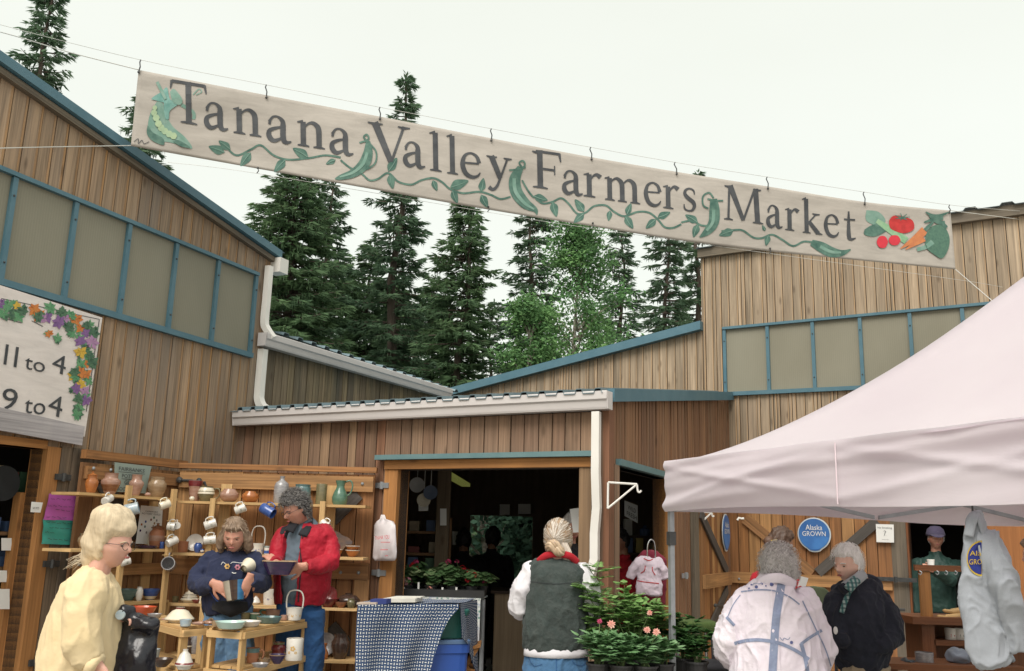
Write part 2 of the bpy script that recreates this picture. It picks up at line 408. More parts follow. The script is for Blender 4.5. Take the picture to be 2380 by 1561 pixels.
def corrugated(mb,P0,P1,Q0,Q1,n,amp=.02):
 """ribbed sheet between edge P0-P1 and edge Q0-Q1, ribs run P->Q"""
 P0, P1, Q0, Q1=map(Vector,(P0,P1,Q0,Q1)); prof=[]
 for i in range(n):
  for t, h in ((0,0),(.55,0),(.62,1),(.9,1),(.97,0)):prof.append(((i+t)/n,h*amp))
 prof.append((1,0)); up=Vector((0,0,1)); vs=[]; fs=[]
 for t, h in prof:vs+=[P0.lerp(P1,t)+up*h,Q0.lerp(Q1,t)+up*h,P0.lerp(P1,t)+up*(h-.006),Q0.lerp(Q1,t)+up*(h-.006)]
 for i in range(len(prof)-1):
  a, b=4*i, 4*i+4; fs+=[[a,a+1,b+1,b],[a+2,b+2,b+3,a+3],[a,b,b+2,a+2],[a+1,a+3,b+3,b+1]]
 mb.add(vs,fs,None,.5)
def gutter(F,root,s0,z0,s1,z1,off=.04,h=.13,w=.11,name='gutter'):
 """box gutter with rolled lip"""
 m=MB(); prof=[(0,0),(w*.75,0),(w*.8,.015),(w*.86,h*.45),(w,h*.55),(w,h*.95),(w*.96,h),(w*.9,h),(w*.9,h*.9),(w*.8,h*.5),(w*.7,.012),(.01,.012),(.01,h),(0,h)]
 vs=[]; n=len(prof)
 for a, z in ((s0,z0),(s1,z1)):vs+=[F.pt(a,off+p[0],z+p[1]) for p in prof]
 fs=[[i,(i+1)%n,n+(i+1)%n,n+i] for i in range(n)]; m.add(vs,fs,None,.5)
 for a, z in ((s0,z0),(s1,z1)):m.hexa([F.pt(a-.004,off,z),F.pt(a+.004,off,z),F.pt(a+.004,off+w*.85,z),F.pt(a-.004,off+w*.85,z)],[F.pt(a-.004,off,z+h),F.pt(a+.004,off,z+h),F.pt(a+.004,off+w,z+h*.98),F.pt(a-.004,off+w,z+h*.98)])
 o=m.build(name,M_GUTTER,root); fixn(o); return o
# tall building on the left
HL=thing('market_building',FL.pt(-2,0,0),'tall brown board-sided building with a blue-trimmed sloping roof and a row of tan panel windows','building','buildings of the market')
ZT=topline(FL,(0,165),(626,597)); sE=FL.hit(622,640)[0]
wt=topline(FL,(0,397),(591,639)); wb=topline(FL,(0,660),(576,828))
mull=[FL.hit(x,y)[0] for x,y in ((15,500),(147,500),(284,550),(388,600),(490,640),(584,700))]
mull=[mull[0]+(mull[-1]-mull[0])*k/5 for k in range(6)]; dM=mull[1]-mull[0]
mull=[mull[0]-2*dM,mull[0]-dM]+mull
dj=FL.hit(100,1050)[0]; dtop=FL.hit(60,1040)[1]
sW0=FL.hit(0,700)[0]-2.6
mb=MB()
hole_w=(mull[0],mull[-1],wb,wt); hole_d=(dj-1.9,dj,0.0,dtop)
def siding2(mb,F,s0,s1,topf,hw,hd,**k):
 siding(mb,F,s0,s1,topf,bot=lambda a:hw[3](a) if hw[0]<=a<=hw[1] else 0,**k)
cut=[mull[0]-.025,mull[-1]+.025]
siding(mb,FL,cut[0],cut[1],ZT,bot=wt,thick=.022,lap=.016)
siding(mb,FL,cut[1],sE,ZT,bot=0.0,lap=.016)
siding(mb,FL,cut[0],cut[1],wb,bot=0.0,lap=.016,holes=[(dj-1.9,dj+.0,-1,dtop)])
siding(mb,FL,sW0,cut[0],ZT,bot=0.0)
mb.build('wall',WL_L,HL)
mb=MB(); a0, a1=sW0, sE
for (s0,s1,lo,hi) in ((a0,cut[0],lambda a:0,ZT),(cut[0],dj-1.9,lambda a:0,ZT),(dj,sE-.01,lambda a:0,ZT),(dj-1.9,dj,lambda a:dtop,ZT)):
 mb.hexa([FL.pt(s0,-.12,lo(s0)),FL.pt(s1,-.12,lo(s1)),FL.pt(s1,-.003,lo(s1)),FL.pt(s0,-.003,lo(s0))],[FL.pt(s0,-.12,hi(s0)),FL.pt(s1,-.12,hi(s1)),FL.pt(s1,-.003,hi(s1)),FL.pt(s0,-.003,hi(s0))],.3)
mb.build('wall_core',M_DARK,HL)
window_band(FL,HL,mull,wt,wb,mull=.04)
m=MB(); s0, s1=sW0-.05, FL.hit(636,590)[0]; h=.075
m.hexa([FL.pt(s0,.03,ZT(s0)-.01),FL.pt(s0,.11,ZT(s0)+.0),FL.pt(s0,.11,ZT(s0)+h),FL.pt(s0,.03,ZT(s0)+h)],[FL.pt(s1,.03,ZT(s1)-.01),FL.pt(s1,.11,ZT(s1)),FL.pt(s1,.11,ZT(s1)+h),FL.pt(s1,.03,ZT(s1)+h)])
m.build('roof_trim',M_BLUE,HL)
m=MB(); m.hexa([FL.pt(s0,.023,ZT(s0)-.06),FL.pt(s0,.08,ZT(s0)-.06),FL.pt(s0,.08,ZT(s0)-.012),FL.pt(s0,.023,ZT(s0)-.012)],[FL.pt(s1-.04,.023,ZT(s1)-.06),FL.pt(s1-.04,.08,ZT(s1)-.06),FL.pt(s1-.04,.08,ZT(s1)-.012),FL.pt(s1-.04,.023,ZT(s1)-.012)],.4)
m.build('soffit_board',WL_G,HL)
m=MB(); corrugated(m,FL.pt(s0,.09,ZT(s0)+h+.004),FL.pt(s0,-7,ZT(s0)+h+.004),FL.pt(s1+.06,.09,ZT(s1)+h+.004),FL.pt(s1+.06,-7,ZT(s1)+h+.004),30)
o=m.build('roof',M_ROOF,HL); fixn(o)
m=MB(); FLs=Frame((FL.pt(sE,0,0).x,FL.pt(sE,0,0).y),-FL.n.to_2d() if hasattr(FL.n,'to_2d') else (-FL.n.x,-FL.n.y))
siding(m,Frame((FL.pt(sE,0,0).x,FL.pt(sE,0,0).y),(-FL.n.x,-FL.n.y),flip=False),0,7,ZT(sE),0)
m.build('wall',WL_L,HL)
m=MB(); m.fbox(FL,dj,dj+.115,-.13,.05,0,dtop+.02,.5); m.build('door_jamb',WL_J,HL)
m=MB(); m.fbox(FL,dj-1.9,dj+.0,-.13,.04,dtop,dtop+.06,.4); m.build('door_header',WL_J,HL)
m=MB(); q=dj+.12
for k in range(4):m.fbox(FL,q,q+.095,.03,.05+.006*(k%2),0,dtop+.03,random.random()); q+=.1
m.build('corner_boards',wood('corner_board_wood',[(.17,.125,.085),(.25,.17,.10),(.13,.105,.085),(.22,.145,.085)],.5,(.07,.07,.07),.7),HL)
ge, gz=FL.hit(628,612)
m=MB(); m.fbox(FL,ge-.03,ge+.10,.0,.15,gz-.11,gz+.04,.5); m.build('gutter_end',M_WHITE,HL)
def spout(F,root,pts,w=.042,d=.03,mt=None,name='downspout'):
 m=MB(); cp=crv([F.pt(*p) for p in pts],5); m.tube(cp,[(w,d)]*len(cp),4,side=(F.u+F.n*.98).normalized()); return m.build(name,mt or M_WHITE,root)
d0s, d0z=FL.hit(625,640,.1); d1s, d1z=FL.hit(611,750,.1)
spout(FL,HL,[(d0s+.02,.08,d0z+.1),(d0s+.02,.08,d0z),(d0s+.02,.08,(d0z+d1z)/2),(d0s+.02,.08,d1z+.02),(d0s+.035,.10,d1z-.05),(d0s+.07,.16,d1z-.14)])
HE=thing('market_building',FL.pt(2,0,0),'low weathered wing with a grey gutter between the tall building and the shed roof','building','buildings of the market')
gA=FL.hit(612,800,.12); gB=FL.hit(1046,925,.12)
zg=(gA[1]+gB[1])/2
m=MB(); siding(m,FL,sE+.01,gB[0]+.3,zg+.02,2.66,n0=-.05,wmin=.09,wmax=.13,thick=.02); m.build('wall',WL_B,HE)
gutter(FL,HE,gA[0],gA[1]-.015,gB[0],gB[1]-.015,off=.05)
m=MB(); m.fbox(FL,sE+.01,gB[0]+.3,-.2,-.052,2.66,zg,.3); m.build('wall_core',M_DARK,HE)
m=MB(); corrugated(m,FL.pt(sE+.02,.14,zg+.125),FL.pt(gB[0]+.2,.14,zg+.125),FL.pt(sE+.02,-5,zg+.9),FL.pt(gB[0]+.2,-5,zg+.9),17,.03)
o=m.build('roof',M_ROOF,HE); fixn(o)
a, z=FL.hit(617,812,.1); b, zz=FL.hit(603,935,.1)
spout(FL,HE,[(a,.07,z),(a,.07,z-.1),(a,.07,zz+.12),(a,.08,zz+.02),(a+.02,.12,zz-.05),(a+.08,.2,zz-.09)],.05,.035)
# low shed in the middle
HC=thing('market_shed',FC.pt(-1.5,0,0),'low reddish board shed with a grey gutter and wide open doorway in the middle','building','buildings of the market')
zgu=FC.hit(1410,953,.08)[1]; zgl=FC.hit(535,992,.08)[1]; zgm=(zgu+zgl)/2
ds0=FC.hit(932,1090)[0]; ds1=FC.hit(1352,1080)[0]; dz=(FC.hit(932,1096)[1]+FC.hit(1352,1084)[1])/2
sC0, sC1=0.0+FC.hit(548,1050)[0], 0.02
m=MB()
siding(m,FC,sC0,ds0-.16,zgl+.01+(zgu-zgl)*0,0,wmin=.085,wmax=.13,tones=lambda a:random.random())
m.build('wall',WL_C,HC)
m=MB(); siding(m,FC,ds0-.16,sC1,zgm,0,holes=[(ds0,ds1,-1,dz+.0)],wmin=.1,wmax=.14); m.build('wall',WL_CR,HC)
m=MB()
for a, b, l in ((sC0,ds0,0),(ds1,sC1-.02,0),(ds0,ds1,dz)):m.fbox(FC,a,b,-.12,-.003,l,zgm,.3,up=True)
m.build('wall_core',M_DARK,HC)
gutter(FC,HC,FC.hit(540,980,.15)[0],zgl,FC.hit(1411,930,.15)[0],zgu,off=.05,h=.135)
m=MB(); m.fbox(FC,ds0-.13,ds0,-.13,.045,0,dz,.4); m.build('door_jamb',WL_J,HC)
m=MB(); m.fbox(FC,ds1,ds1+.1,-.13,.045,0,dz,.8); m.build('door_jamb',wood('jamb_taupe',[(.28,.18,.10),(.24,.155,.09)],.3,(.15,.1,.07),.4),HC)
m=MB(); m.fbox(FC,ds0-.13,ds1+.1,-.13,.06,dz+.002,dz+.075,.5); m.build('door_header',WL_J,HC)
m=MB(); m.fbox(FC,ds0-.2,ds1+.13,.0281,.11,dz+.078,dz+.118,.5); m.build('door_flashing',M_BLUEG,HC)
rs0=FC.hit(548,960,.1)[0]; rs1=FC.hit(1408,915,.1)[0]; zr=zgm+.125
dback=4.3
zb=FR1.hit(1685,915)[1]-.1
m=MB(); A0=FC.pt(rs0,.17,zr); A1=FC.pt(rs1,.17,zr); bk=FR1.u*dback
corrugated(m,A0,A1,A0+bk+Vector((0,0,zb-zr)),A1+bk+Vector((0,0,zb-zr)),24,.035)
o=m.build('roof',M_ROOF,HC); fixn(o)
f0, f1=FR1.hit(1412,925,.05), FR1.hit(1685,921,.05)
e0, e1=FR1.hit(1426,1080)[0], FR1.hit(1546,1110)[0]; ez=(FR1.hit(1426,1083)[1]+FR1.hit(1540,1112)[1])/2
rt=topline(FR1,(1410,935),(1685,931))
sR1=FR1.hit(1688,930)[0]
m=MB(); siding(m,FR1,.03,sR1-.01,rt,0,holes=[(e0,e1,-1,ez)],wmin=.05,wmax=.085,gap=.01,thick=.02,narrow=.35)
m.build('wall',wood('siding_fine_brown',[(.27,.14,.075),(.22,.115,.065),(.32,.175,.095),(.25,.15,.09)],.3,(.13,.08,.06),.4),HC)
m=MB()
for a, b, l in ((.0,e0,0),(e1,sR1-.03,0),(e0,e1,ez)):m.hexa([FR1.pt(a,-.12,l),FR1.pt(b,-.12,l),FR1.pt(b,-.003,l),FR1.pt(a,-.003,l)],[FR1.pt(a,-.12,rt(a)),FR1.pt(b,-.12,rt(b)),FR1.pt(b,-.003,rt(b)),FR1.pt(a,-.003,rt(a))],.3)
m.build('wall_core',M_DARK,HC)
m=MB(); m.fbox(FR1,-.025,.1,.0,.06,0,rt(0)-.02,.2); m.build('corner_board',wood('corner_red',[(.25,.12,.07),(.2,.1,.06)],.3),HC)
m=MB(); m.fbox(FR1,e0-.12,e0,-.12,.05,0,ez,.3); m.build('door_jamb',WL_CR,HC)
m=MB(); m.fbox(FR1,e1,e1+.14,-.12,.05,0,ez,.8); m.build('door_jamb',WL_J,HC)
m=MB(); m.fbox(FR1,e0-.02,e1+.2,-.1,.07,ez,ez+.05,.5); m.build('door_flashing',M_BLUEG,HC)
m=MB(); za, zc=rt(-.02), rt(sR1-.03); h=.1
m.hexa([FR1.pt(-.02,.03,za),FR1.pt(-.02,.1,za),FR1.pt(-.02,.1,za+h),FR1.pt(-.02,.03,za+h)],[FR1.pt(sR1-.03,.03,zc),FR1.pt(sR1-.03,.1,zc),FR1.pt(sR1-.03,.1,zc+h),FR1.pt(sR1-.03,.03,zc+h)])
m.build('roof_trim',M_BLUE,HC)
a=FC.hit(1386,960,.1)[0]; zt=FC.hit(1386,958,.1)[1]
def zc_(y):return FC.hit(1380,y,.1)[1]
m=MB(); cp=[FC.pt(a,.10,zt)]+[FC.pt(a+o_,.10+n_,zc_(y)) for y,o_,n_ in ((1100,0,0),(1180,.01,0),(1240,-.005,0),(1300,.0,.01),(1345,-.03,.02),(1380,.02,.05),(1430,.02,.08))]
m.tube(cp,[(.052,.04)]*len(cp),4,side=(FC.u+FC.n).normalized()); m.build('downspout',M_WHITE,HC)
# building on the right
HR=thing('market_building',FR2.pt(1.5,0,0),'pale board-sided building on the right with blue-framed tan panel windows and barn doors','building','buildings of the market')
tallL=FR2.hit(1633,640)[0]
TT=topline(FR2,(1630,600),(2380,500)); TL=topline(FR2,(1045,925),(1636,770))
w2t=topline(FR2,(1680,766),(2320,706)); w2b=topline(FR2,(1690,918),(2075,900))
mul2=[FR2.hit(x,y)[0] for x,y in ((1687,840),(1780,840),(1890,840),(2003,830),(2115,780),(2238,740))]
st=(mul2[-1]-mul2[0])/5; mul2=[mul2[0]+st*k for k in range(8)]
sEnd=mul2[-1]+1.0
dr0, dr1=FR2.hit(2117,1300)[0], FR2.hit(2250,1300)[0]+.75; drz=FR2.hit(2120,1180)[1]
m=MB(); cut2=[mul2[0]-.03,mul2[-1]+.03]
kw=dict(wmin=.09,wmax=.13,narrow=.33,thick=.02,gap=.008,lap=.012)
siding(m,FR2,tallL,-.14,TT,2.98,**kw); siding(m,FR2,-.14,cut2[0],TT,0,**kw); siding(m,FR2,cut2[0],cut2[1],TT,w2t,**kw)
siding(m,FR2,cut2[0],cut2[1],w2b,0,holes=[(dr0,dr1,-1,drz)],**kw); siding(m,FR2,cut2[1],sEnd,TT,0,**kw)
m.build('wall',WL_R,HR)
m=MB(); gl=FR2.hit(1046,915)[0]; siding(m,FR2,gl-.2,tallL-.005,TL,2.98,**kw); m.build('gable_wall',WL_R,HR)
m=MB()
for (s0,s1,lo,T) in ((gl-.2,tallL,2.98,TL),(tallL,-.14,2.98,TT),(-.14,dr0,0,TT),(dr0,dr1,drz,TT),(dr1,sEnd,0,TT)):
 m.hexa([FR2.pt(s0,-.12,lo),FR2.pt(s1,-.12,lo),FR2.pt(s1,-.003,lo),FR2.pt(s0,-.003,lo)],[FR2.pt(s0,-.12,T(s0)-.01),FR2.pt(s1,-.12,T(s1)-.01),FR2.pt(s1,-.003,T(s1)-.01),FR2.pt(s0,-.003,T(s0)-.01)],.3)
m.build('wall_core',M_DARK,HR)
window_band(FR2,HR,mul2,w2t,w2b,mull=.04)
m=MB(); s0, s1=gl-.1, tallL-.0; h=.11
m.hexa([FR2.pt(s0,.03,TL(s0)),FR2.pt(s0,.13,TL(s0)),FR2.pt(s0,.13,TL(s0)+h),FR2.pt(s0,.03,TL(s0)+h)],[FR2.pt(s1,.03,TL(s1)),FR2.pt(s1,.13,TL(s1)),FR2.pt(s1,.13,TL(s1)+h),FR2.pt(s1,.03,TL(s1)+h)])
m.build('roof_trim',M_BLUE,HR)
m=MB(); s0, s1=tallL-.03, sEnd; h=.1
m.hexa([FR2.pt(s0,.03,TT(s0)-.02),FR2.pt(s0,.1,TT(s0)-.02),FR2.pt(s0,.1,TT(s0)+h),FR2.pt(s0,.03,TT(s0)+h)],[FR2.pt(s1,.03,TT(s1)-.02),FR2.pt(s1,.1,TT(s1)-.02),FR2.pt(s1,.1,TT(s1)+h),FR2.pt(s1,.03,TT(s1)+h)])
m.build('roof_trim',WL_G,HR)
m=MB(); corrugated(m,FR2.pt(s0,.14,TT(s0)+h),FR2.pt(s1,.14,TT(s1)+h),FR2.pt(s0,-6,TT(s0)+h-.3),FR2.pt(s1,-6,TT(s1)+h-.3),14,.03)
o=m.build('roof',mat('roof_metal_dark',(.10,.13,.14),(.16,.19,.2),4,.4),HR); fixn(o)
m=MB(); corrugated(m,FR2.pt(gl-.1,.12,TL(gl-.1)+.115),FR2.pt(gl-.1,-4.5,TL(gl-.1)+.115),FR2.pt(tallL,.12,TL(tallL)+.115),FR2.pt(tallL,-4.5,TL(tallL)+.115),18,.03)
o=m.build('roof',M_ROOF,HR); fixn(o)
m=MB(); Fs=Frame((FR2.pt(tallL,0,0).x,FR2.pt(tallL,0,0).y),(-FR2.n.x,-FR2.n.y),flip=True)
siding(m,Fs,0,6,TT(tallL),2.0,**kw); m.build('wall',WL_R,HR)
m=MB(); m.fbox(FR2,dr0-.02,dr0,-.12,.08,0,drz,.3); m.build('door_jamb',WL_SB,HR)
m=MB(); m.fbox(FR2,dr0-.2,dr0-.022,.034,.09,0,drz+.2,.5); m.build('corner_board',WL_G,HR)
# trees behind the market
def foliage_mat(name,c1,c2,c3,trans=.25):
 m, t, b=newmat(name); at=nd(t,'ShaderNodeAttribute',attribute_name='tone'); tc=nd(t,'ShaderNodeTexCoord')
 colr=ramp(t,at.outputs['Fac'],[(0,c1),(.5,c2),(1,c3)])
 f=noise_n(t,tc.outputs['Object'],1.3,3); colr=mix(t,1.0,colr,ramp(t,f,[(.3,.7),(.7,1.25)]),'MULTIPLY')
 t.links.new(colr,b.inputs['Base Color']); b.inputs['Roughness'].default_value=.75; b.inputs['Specular IOR Level'].default_value=.2
 tr=nd(t,'ShaderNodeBsdfTranslucent'); t.links.new(colr,tr.inputs[0]); ms=nd(t,'ShaderNodeMixShader'); ms.inputs[0].default_value=trans
 t.links.new(b.outputs[0],ms.inputs[1]); t.links.new(tr.outputs[0],ms.inputs[2]); t.links.new(ms.outputs[0],t.nodes['Material Output'].inputs[0]); return m
M_NEEDLE=foliage_mat('spruce_needles',(.065,.118,.07),(.10,.17,.10),(.14,.22,.12),.3)
M_NEEDLE2=foliage_mat('spruce_needles_bright',(.07,.128,.07),(.11,.185,.09),(.15,.24,.11),.3)
M_LEAF=foliage_mat('birch_leaves',(.075,.17,.07),(.12,.245,.09),(.18,.32,.12),.35)
M_BARK=mat('spruce_bark',(.11,.085,.065),(.07,.055,.045),14,.95,.5,40,stretch=(1,1,.3))
M_BARKB=mat('birch_bark',(.42,.40,.34),(.16,.13,.10),9,.85,.3,30,stretch=(1,1,2))
def spruce_crown(seed,H,base,wid,dens=1.0,droop=.35,shape=.85,gap=.0,nsp=32):
 """needle sprays on drooping whorled branches; trunk along z"""
 rn=random.Random(seed); m=MB(); z=base; wood_=MB()
 vs, fs, tn=[], [], []
 while z<H-.05:
  t=(z-base)/(H-base)
  rad=wid*(1-t)**shape*(1 if t>.12 else .75+2*t)+.08
  rad*=.85+.3*noise.noise(Vector((z*1.7,seed*3.1,0)))
  nb=max(4,int((5+3*(1-t))*dens)); a0=rn.random()*6.28
  for k in range(nb):
   if rn.random()<gap:continue
   a=a0+6.283*k/nb+rn.uniform(-.35,.35); L=rad*rn.uniform(.55,1.18)
   d=Vector((math.cos(a),math.sin(a),0)); sd_=Vector((-d.y,d.x,0)); zz=z+rn.uniform(-.12,.12)
   up=.35*(t-.35); pts=[]
   for j in range(5):
    q=j/4; pts.append(Vector((0,0,zz))+d*(L*q)+Vector((0,0,L*(up*q-droop*q*q+.22*q**4)))+sd_*(L*.06*math.sin(q*3+k)))
   wood_.tube(pts,[.028*L**.5*(1-.8*j/4) for j in range(5)],4,False,tone=.5)
   tb=rn.random()*.5
   n=int(nsp*max(L,.35)**.85)
   for i in range(n):
    q=rn.uniform(.12,1)**.8; sg=rn.choice((-1,1)); ip=min(3,int(q*4)); p=pts[ip].lerp(pts[ip+1],q*4-ip)
    ln=(.16+.34*(1-q)*min(L,1.6)*rn.uniform(.5,1.1)+.06)
    if q>.93:dirv=(d+sd_*sg*.3).normalized()
    else:dirv=(d*rn.uniform(.35,.9)+sd_*sg*rn.uniform(.5,1)).normalized()
    dirv=(dirv+Vector((0,0,rn.uniform(-.55,.05)))).normalized()
    ax=dirv.cross(Vector((0,0,1))).normalized(); tt=min(1,max(0,tb+rn.random()*.45))
    for c in range(2):
     w_=rn.uniform(.014,.03); o=p+Vector((rn.uniform(-.03,.03),rn.uniform(-.03,.03),rn.uniform(-.03,.03)))
     w1=(ax*math.cos(c*1.4+.3)+Vector((0,0,1))*math.sin(c*1.4+.3))*w_
     b_=len(vs); e=o+dirv*ln; mm=o+dirv*ln*.45
     vs+=[o,mm+w1,e,mm-w1]; fs.append([b_,b_+1,b_+2,b_+3]); tn.append(tt)
    if rn.random()<.6:
     mm=p+dirv*ln*.6; b_=len(vs); h_=rn.uniform(.07,.16); s_=ax*.016
     vs+=[mm-s_,mm+s_,mm+s_*.2+Vector((0,0,-h_))]; fs.append([b_,b_+1,b_+2]); tn.append(tt*.8)
  z+=rn.uniform(.13,.21)/dens*(1+.35*(1-t))
 for i in range(14):
  a=rn.random()*6.28; o=Vector((0,0,H-.05-i*.04)); dv=Vector((math.cos(a)*.6,math.sin(a)*.6,.7)).normalized(); sx=Vector((-math.sin(a),math.cos(a),0))*.03; b_=len(vs)
  vs+=[o,o+dv*(.1+i*.01)+sx,o+dv*(.18+i*.012),o+dv*(.1+i*.01)-sx]; fs.append([b_,b_+1,b_+2,b_+3]); tn.append(.6)
 return (vs,fs,tn), wood_
def mesh_from(data,name,mt,parent):
 vs, fs, tn=data; me=bpy.data.meshes.new(name); me.from_pydata([tuple(v) for v in vs],[],fs); me.materials.append(mt)
 a=me.attributes.new('tone','FLOAT','FACE'); a.data.foreach_set('value',tn); o=bpy.data.objects.new(name,me); COL.objects.link(o); o.parent=parent; WL[o.name]=wloc(parent); return o
def make_spruce(loc,seed,H,base,wid,label,mt=None,group='spruces behind the market',trunk_r=.16,**k):
 r=thing('spruce_tree',loc,label,'tree',group); r.location=loc
 cd, wd=spruce_crown(seed,H,base,wid,**k)
 t=MB(); rn=random.Random(seed); t.tube([Vector((rn.uniform(-.03,.03)*q,rn.uniform(-.03,.03)*q,H*q/7)) for q in range(8)],[trunk_r*(1-q/7.3)+.01 for q in range(8)],8,tone=.5)
 o=t.build('trunk',M_BARK,None,origin=(0,0,0)); o.parent=r
 o=wd.build('limbs',M_BARK,None,origin=(0,0,0)); o.parent=r
 o=mesh_from(cd,'crown',mt or M_NEEDLE,r); return r
def tree_at(px,py,Y):p=P(px,py,Y); return Vector((p.x,p.y,0)), p.z
l, h=tree_at(945,170,24); tA=make_spruce(l,1,h,1.5,1.95,'tallest spruce, its narrow top rising above the banner between the words',shape=.72,gap=.24,trunk_r=.2)
l, h=tree_at(700,330,21); tB=make_spruce(l,2,h,1.0,2.2,'broad dense spruce right behind the tall brown building, nearest the downspout',M_NEEDLE2,shape=.5,dens=1.25)
l, h=tree_at(1085,440,22); tC=make_spruce(l,3,h,.8,1.65,'full narrow spruce below the word Valley, between the tallest spruce and a thin one',M_NEEDLE2,shape=.55,dens=1.15)
l, h=tree_at(1243,440,25); tD=make_spruce(l,4,h,1.5,1.8,'dark open spruce standing left of the leafy birch',shape=.6,gap=.24)
l, h=tree_at(130,-60,19); tE=make_spruce(l,5,h,4.0,1.15,'ragged spruce top rising over the blue roof edge at the upper left corner',shape=.55,gap=.25,droop=.25)
l, h=tree_at(1548,470,27); tF=make_spruce(l,6,h,1.5,1.85,'spruce between the birch and the pale building under the word Market',shape=.6,gap=.2)
for (px,py,Y,src,lab) in ((1622,398,29,tA,'thin spruce half hidden by the corner of the pale building'),(1440,520,30,tD,'spruce tip just behind the right side of the birch'),(772,400,26,tF,'slim see-through spruce behind the right side of the broad dense spruce'),(340,215,20,tF,'spruce whose side shows under the left end of the banner'),(862,560,27,tC,'shorter spruce filling the gap left of the tallest spruce'),(1010,640,28,tB,'short spruce in the gap right of the tallest spruce'),(1150,700,30,tD,'low spruce seen between two spruces behind the shed roof'),(660,560,26,tC,'lower spruce behind the downspout of the tall building'),(800,590,30,tB,'rounded spruce in the gap right of the broad dense one'),(925,640,31,tB,'low spruce whose branches close the gap at the foot of the tallest')):
 l, h=tree_at(px,py,Y); c=ctree(src,l,random.random()*6,None,lab)
 h0=max(v.co.z for ch in COL.objects if ch.parent==src and ch.name.startswith('trunk') for v in ch.data.vertices); f=h/h0; c.scale=(max(f**.5,.8),max(f**.5,.8),f)
def leafy(loc,seed,H,base,wid,label,name,mt,nl=9000,group=None,cat='tree',ls=.055,bark=None,lobes=9):
 rn=random.Random(seed); r=thing(name,loc,label,cat,group); m=MB()
 m.tube([Vector((.1*math.sin(q),.08*math.cos(q*1.3),H*.92*q/7)) for q in range(8)],[.10*(1-q/7.6)+.01 for q in range(8)],7,tone=.5)
 o=m.build('trunk',bark or M_BARKB,None,origin=(0,0,0)); o.parent=r; lim=MB(); vs, fs, tn=[], [], []; nc=lobes*7
 for c in range(nc):
  t=rn.random(); z=base+(H-base)*t; rad=wid*math.sin(math.pi*min(.95,.18+.8*t))**.7*rn.uniform(.25,1.0); a=rn.random()*6.28
  cen=Vector((math.cos(a)*rad,math.sin(a)*rad,z)); z0=z-rad*.6-.2
  lim.tube([Vector((0,0,max(.3,z0))),Vector((0,0,max(.3,z0))).lerp(cen,.5)+Vector((0,0,.1)),cen],[.035,.02,.006],4,False,tone=.5)
  sz=rn.uniform(.25,.55)*wid/1.4; tb=rn.random()*.55
  for i in range(nl//nc):
   p=cen+Vector((rn.gauss(0,sz*.5),rn.gauss(0,sz*.5),rn.gauss(0,sz*.42))); l1=Vector((rn.uniform(-1,1),rn.uniform(-1,1),rn.uniform(-1,.4))).normalized(); l2=l1.orthogonal().normalized()
   s_=ls*rn.uniform(.6,1.2); b_=len(vs); vs+=[p-l1*s_,p+l2*s_*.6,p+l1*s_,p-l2*s_*.6]; fs.append([b_,b_+1,b_+2,b_+3]); tn.append(min(1,tb+rn.random()*.45))
 o=lim.build('limbs',bark or M_BARKB,None,origin=(0,0,0)); o.parent=r; mesh_from((vs,fs,tn),'crown',mt,r); return r
l, h=tree_at(1345,520,22); leafy(l,11,h,2.2,1.55,'light green leafy birch under the word Farmers among the dark spruces','birch_tree',M_LEAF,26000,lobes=14)
l, h=tree_at(1235,690,21); leafy(l,12,h,1.5,1.1,'small leafy tree left of and below the birch','birch_tree',M_LEAF,11000)
# the painted banner
BTOP=crv([(322,163,0),(620,222,0),(885,272,0),(1142,322,0),(1375,366,0),(1573,400,0),(1785,434,0),(2010,470,0),(2209,490,0)],18)
BBOT=crv([(304,340,0),(600,393,0),(868,441,0),(1135,488,0),(1378,527,0),(1585,560,0),(1790,585,0),(2010,607,0),(2221,627,0)],18)
def bY(px):t=(px-310)/1900.0; return 1/((1-t)/7.0+t/9.1)
def bpt(px,py,off=0.0):
 Y=bY(px)+.02*math.sin(px*.012)*.8-off; return P(px,py,Y)
def bnoise(px,py):return .02*math.sin(px*.0075+py*.01)+.014*noise.noise(Vector((px*.006,py*.02,0)))+.006*noise.noise(Vector((px*.03,py*.03,3)))
def banner_pt(px,py,off=0.0):return P(px,py,bY(px)+bnoise(px,py)-off)
def canvas_mat(name,c1,c2,stains=True):
 m, t, b=newmat(name); tc=nd(t,'ShaderNodeTexCoord')
 f=noise_n(t,tc.outputs['Object'],1.6,5,.6); colr=ramp(t,f,[(.3,c1),(.7,c2)])
 f2=noise_n(t,mapping(t,tc.outputs['Object'],(1,1,5)),3.5,4,.6,1.0); colr=mix(t,1.0,colr,ramp(t,f2,[(.3,.9),(.65,1.04)]),'MULTIPLY')
 t.links.new(colr,b.inputs['Base Color']); b.inputs['Roughness'].default_value=.85; b.inputs['Specular IOR Level'].default_value=.2
 f3=noise_n(t,mapping(t,tc.outputs['Object'],(1,1,3)),5,4,.6,.8); bump(t,b,f3,.18,.012); return m
M_CANVAS=canvas_mat('banner_canvas',(.44,.405,.365),(.37,.34,.305))
M_BINK=mat('banner_black_paint',(.035,.038,.045),(.06,.065,.07),12,.7)
def paint(name,a,b,sc=16):return mat(name,a,b,sc,.75)
G_D=paint('paint_deep_green',(.035,.10,.08),(.10,.19,.15)); G_L=paint('paint_pale_green',(.20,.31,.26),(.13,.25,.20)); G_Y=paint('paint_pea_green',(.36,.45,.27),(.28,.40,.26))
P_RED=paint('paint_red',(.50,.03,.03),(.36,.02,.02)); P_ORG=paint('paint_orange',(.55,.20,.07),(.42,.14,.06)); P_WHT=paint('paint_highlight',(.75,.6,.55),(.65,.5,.45))
